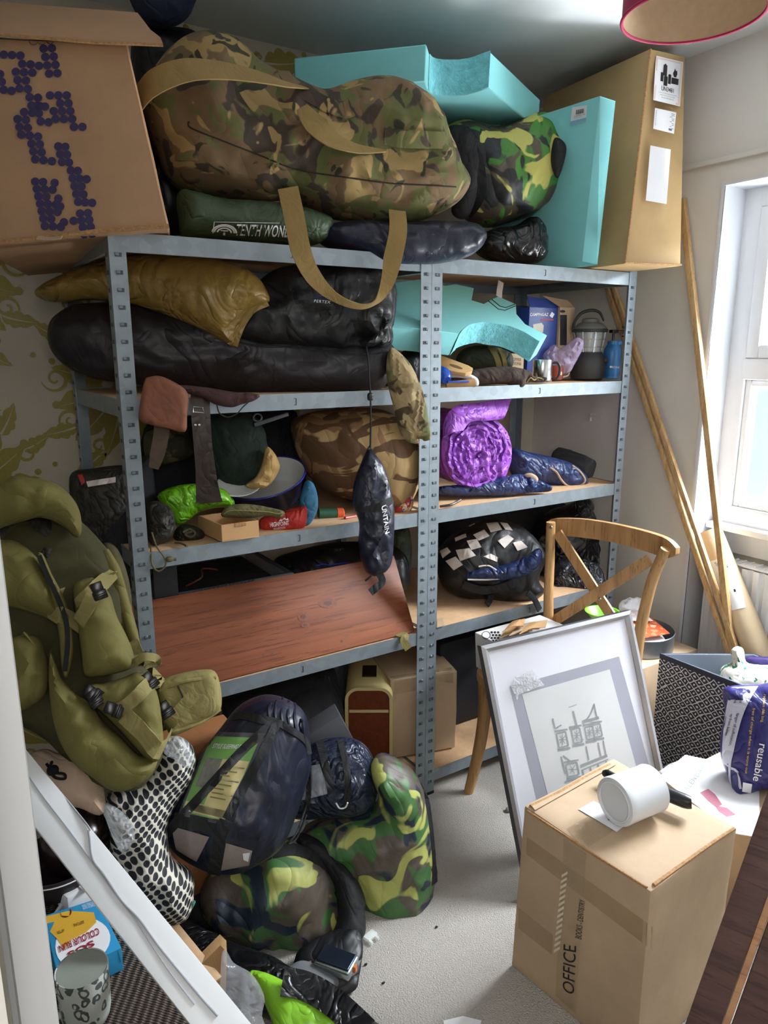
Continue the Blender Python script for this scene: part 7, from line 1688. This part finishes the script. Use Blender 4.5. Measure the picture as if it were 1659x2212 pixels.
obj('lid', bevel(obox(tcn + V((0, 0, .0150)), (.086, .050, .007), ax=(e1, e2, V((0, 0, 1)))), .003, 3), plain('dark_blue_steel', '3a4658', .2, .1, 10, metal=.8), st2)
obj('clasp', obox(tcn + e1 * .050 + V((0, 0, .002)), (.006, .010, .016), ax=(e1, e2, V((0, 0, 1))), bev=.001), plain('orange_clip', 'c8682c', .4), st2)
gdp = Pz(676, 2118, .03)
gd = solo('grey_pouch', puff([(618, 2096), (650, 2075), (690, 2086), (726, 2108), (732, 2126), (712, 2150), (690, 2160), (650, 2140), (625, 2120)], gdp, V((-.1, -.2, 1)), .014, .02, .008), plain('grey_soft_plastic', '6c6f73', .4, .1), 'grey pouch with red piping half under the silver tin', 'pouch')
obj('red_piping', tube([Pz(u, v, .042) for u, v in ((640, 2092), (662, 2082), (672, 2078))], .003, 7, sp=4), plain('red_trim', 'b8403a', .5), gd)
cbk = Pz(800, 2022, .008)
solo('clear_buckle', join(obox(cbk, (.034, .022, .010), rz=.3, bev=.003), obox(cbk + V((.012, -.012, 0)), (.006, .014, .006), rz=.3), obox(cbk + V((-.010, -.016, 0)), (.006, .014, .006), rz=.3)), clear('clear_hard_plastic', (.85, .9, .88), .1, .5), 'small clear plastic buckle on the carpet below the camouflage holdall', 'buckle')
# black bin liner roll with lime green bag
r0, r1, r2, r3 = Pz(325, 2010, .062), Pz(450, 2078, .06), Pz(585, 2135, .056), Pz(810, 2275, .052)
bl2 = solo('bin_liner', crumple(tube([r0, r1, r2, lerp(r2, r3, .5), r3], [.052, .06, .056, .052, .048], 28, sp=8), .006, 9, 5), m_bin, 'long black plastic bin liner roll lying on the carpet beside the white plank', 'bag')
lg0, lg1 = Pz(548, 2108, .13), Pz(740, 2240, .11)
m_lime = fabric('lime_plastic_film', '85c22c', .3, .1, 1500, 12, .5)
lgb = solo('lime_sleeve', puff([(538, 2100), (560, 2098), (600, 2112), (650, 2140), (710, 2180), (770, 2240), (610, 2250), (585, 2200), (565, 2155), (545, 2122)], Pz(640, 2170, .14), V((-.25, -.35, 1)), .03, .03, .008, amp=.004, freq=14), m_lime, 'lime green plastic sleeve lying on the black bin liner', 'sleeve')
obj('black_edge', ribbon([Pz(610, 2120, .19), Pz(660, 2130, .18), Pz(720, 2165, .17), Pz(790, 2230, .16)], .055, .003, (-.2, -.5, 1)), m_bin, lgb)
cp_ = [Pz(432, 2086, .20), Pz(476, 2042, .22), Pz(490, 2056, .22), Pz(488, 2150, .16), Pz(470, 2170, .14)]
solo('card_piece', prism(cp_, V((.01, .03, .0))), m_kraft, 'piece of kraft card standing against the white plank beside the clear sleeve', 'card')
solo('clear_sleeve', puff([(480, 2056), (492, 2058), (505, 2080), (540, 2100), (562, 2130), (572, 2160), (566, 2195), (578, 2250), (470, 2250), (474, 2150)], Pz(520, 2160, .25), None, .02, .02, .008, amp=.008, freq=20, stretch=(2.5, .5, 1)), clear('clear_polythene', (.92, .94, 1), .1, .17, .9, 24), 'clear polythene sleeve standing in the foreground beside the white plank', 'sleeve')
tq0, tq1 = Pz(268, 1882, .27), Pz(418, 1956, .17)
solo('turquoise_tube', tube([tq0, tq1], .0105, 20), plain('turquoise_plastic', '5cbfa6', .35), 'turquoise plastic tube sticking out from beneath the white plank', 'tube')
solo('black_holdall', puff([(300, 1935), (340, 1925), (420, 1900), (450, 1890), (470, 1940), (480, 2000), (430, 2030), (340, 1990)], Pz(400, 1990, .02) + V((0, .05, .05)), None, .05, .06, .011, amp=.008, zmin=.002), m_blackmat, 'black cloth holdall on the carpet behind the turquoise tube', 'bag')
solo('chipboard_strip', bar(Pz(302, 1912, .27), Pz(470, 2120, .18), .02, .014, bev=.001), m_mdf, 'narrow chipboard strip lying alongside the white plank', 'board')
solo('paper_sheet', prism([Pz(958, 2206, .002), Pz(1000, 2196, .002), Pz(1040, 2206, .002), Pz(1030, 2240, .002), Pz(960, 2240, .002)], V((0, 0, .002))), m_paper, 'sheet of white paper on the carpet at the near edge', 'paper')
for k, (u, v) in enumerate(((943, 2002), (790, 2083), (828, 2123), (1100, 1748))):
    solo('fluff', blob(Pz(u, v, .003 + .004 * (k == 3)), (.0045 + .009 * (k == 3), .003 + .008 * (k == 3), .002 + .006 * (k == 3)), p=2, n=12, m=8, amp=.0012, freq=160, seed=k), m_dark if k < 3 else plain('grey_fluff', '9a9c9c', .95), ['navy speck of lint on the carpet right of the camouflage holdall', 'dark speck of lint on the carpet near the silver tin', 'dark speck of lint on the near carpet below the clear buckle', 'grey ball of fluff on the carpet beside the picture frame'][k], 'lint', 'lint on the carpet')
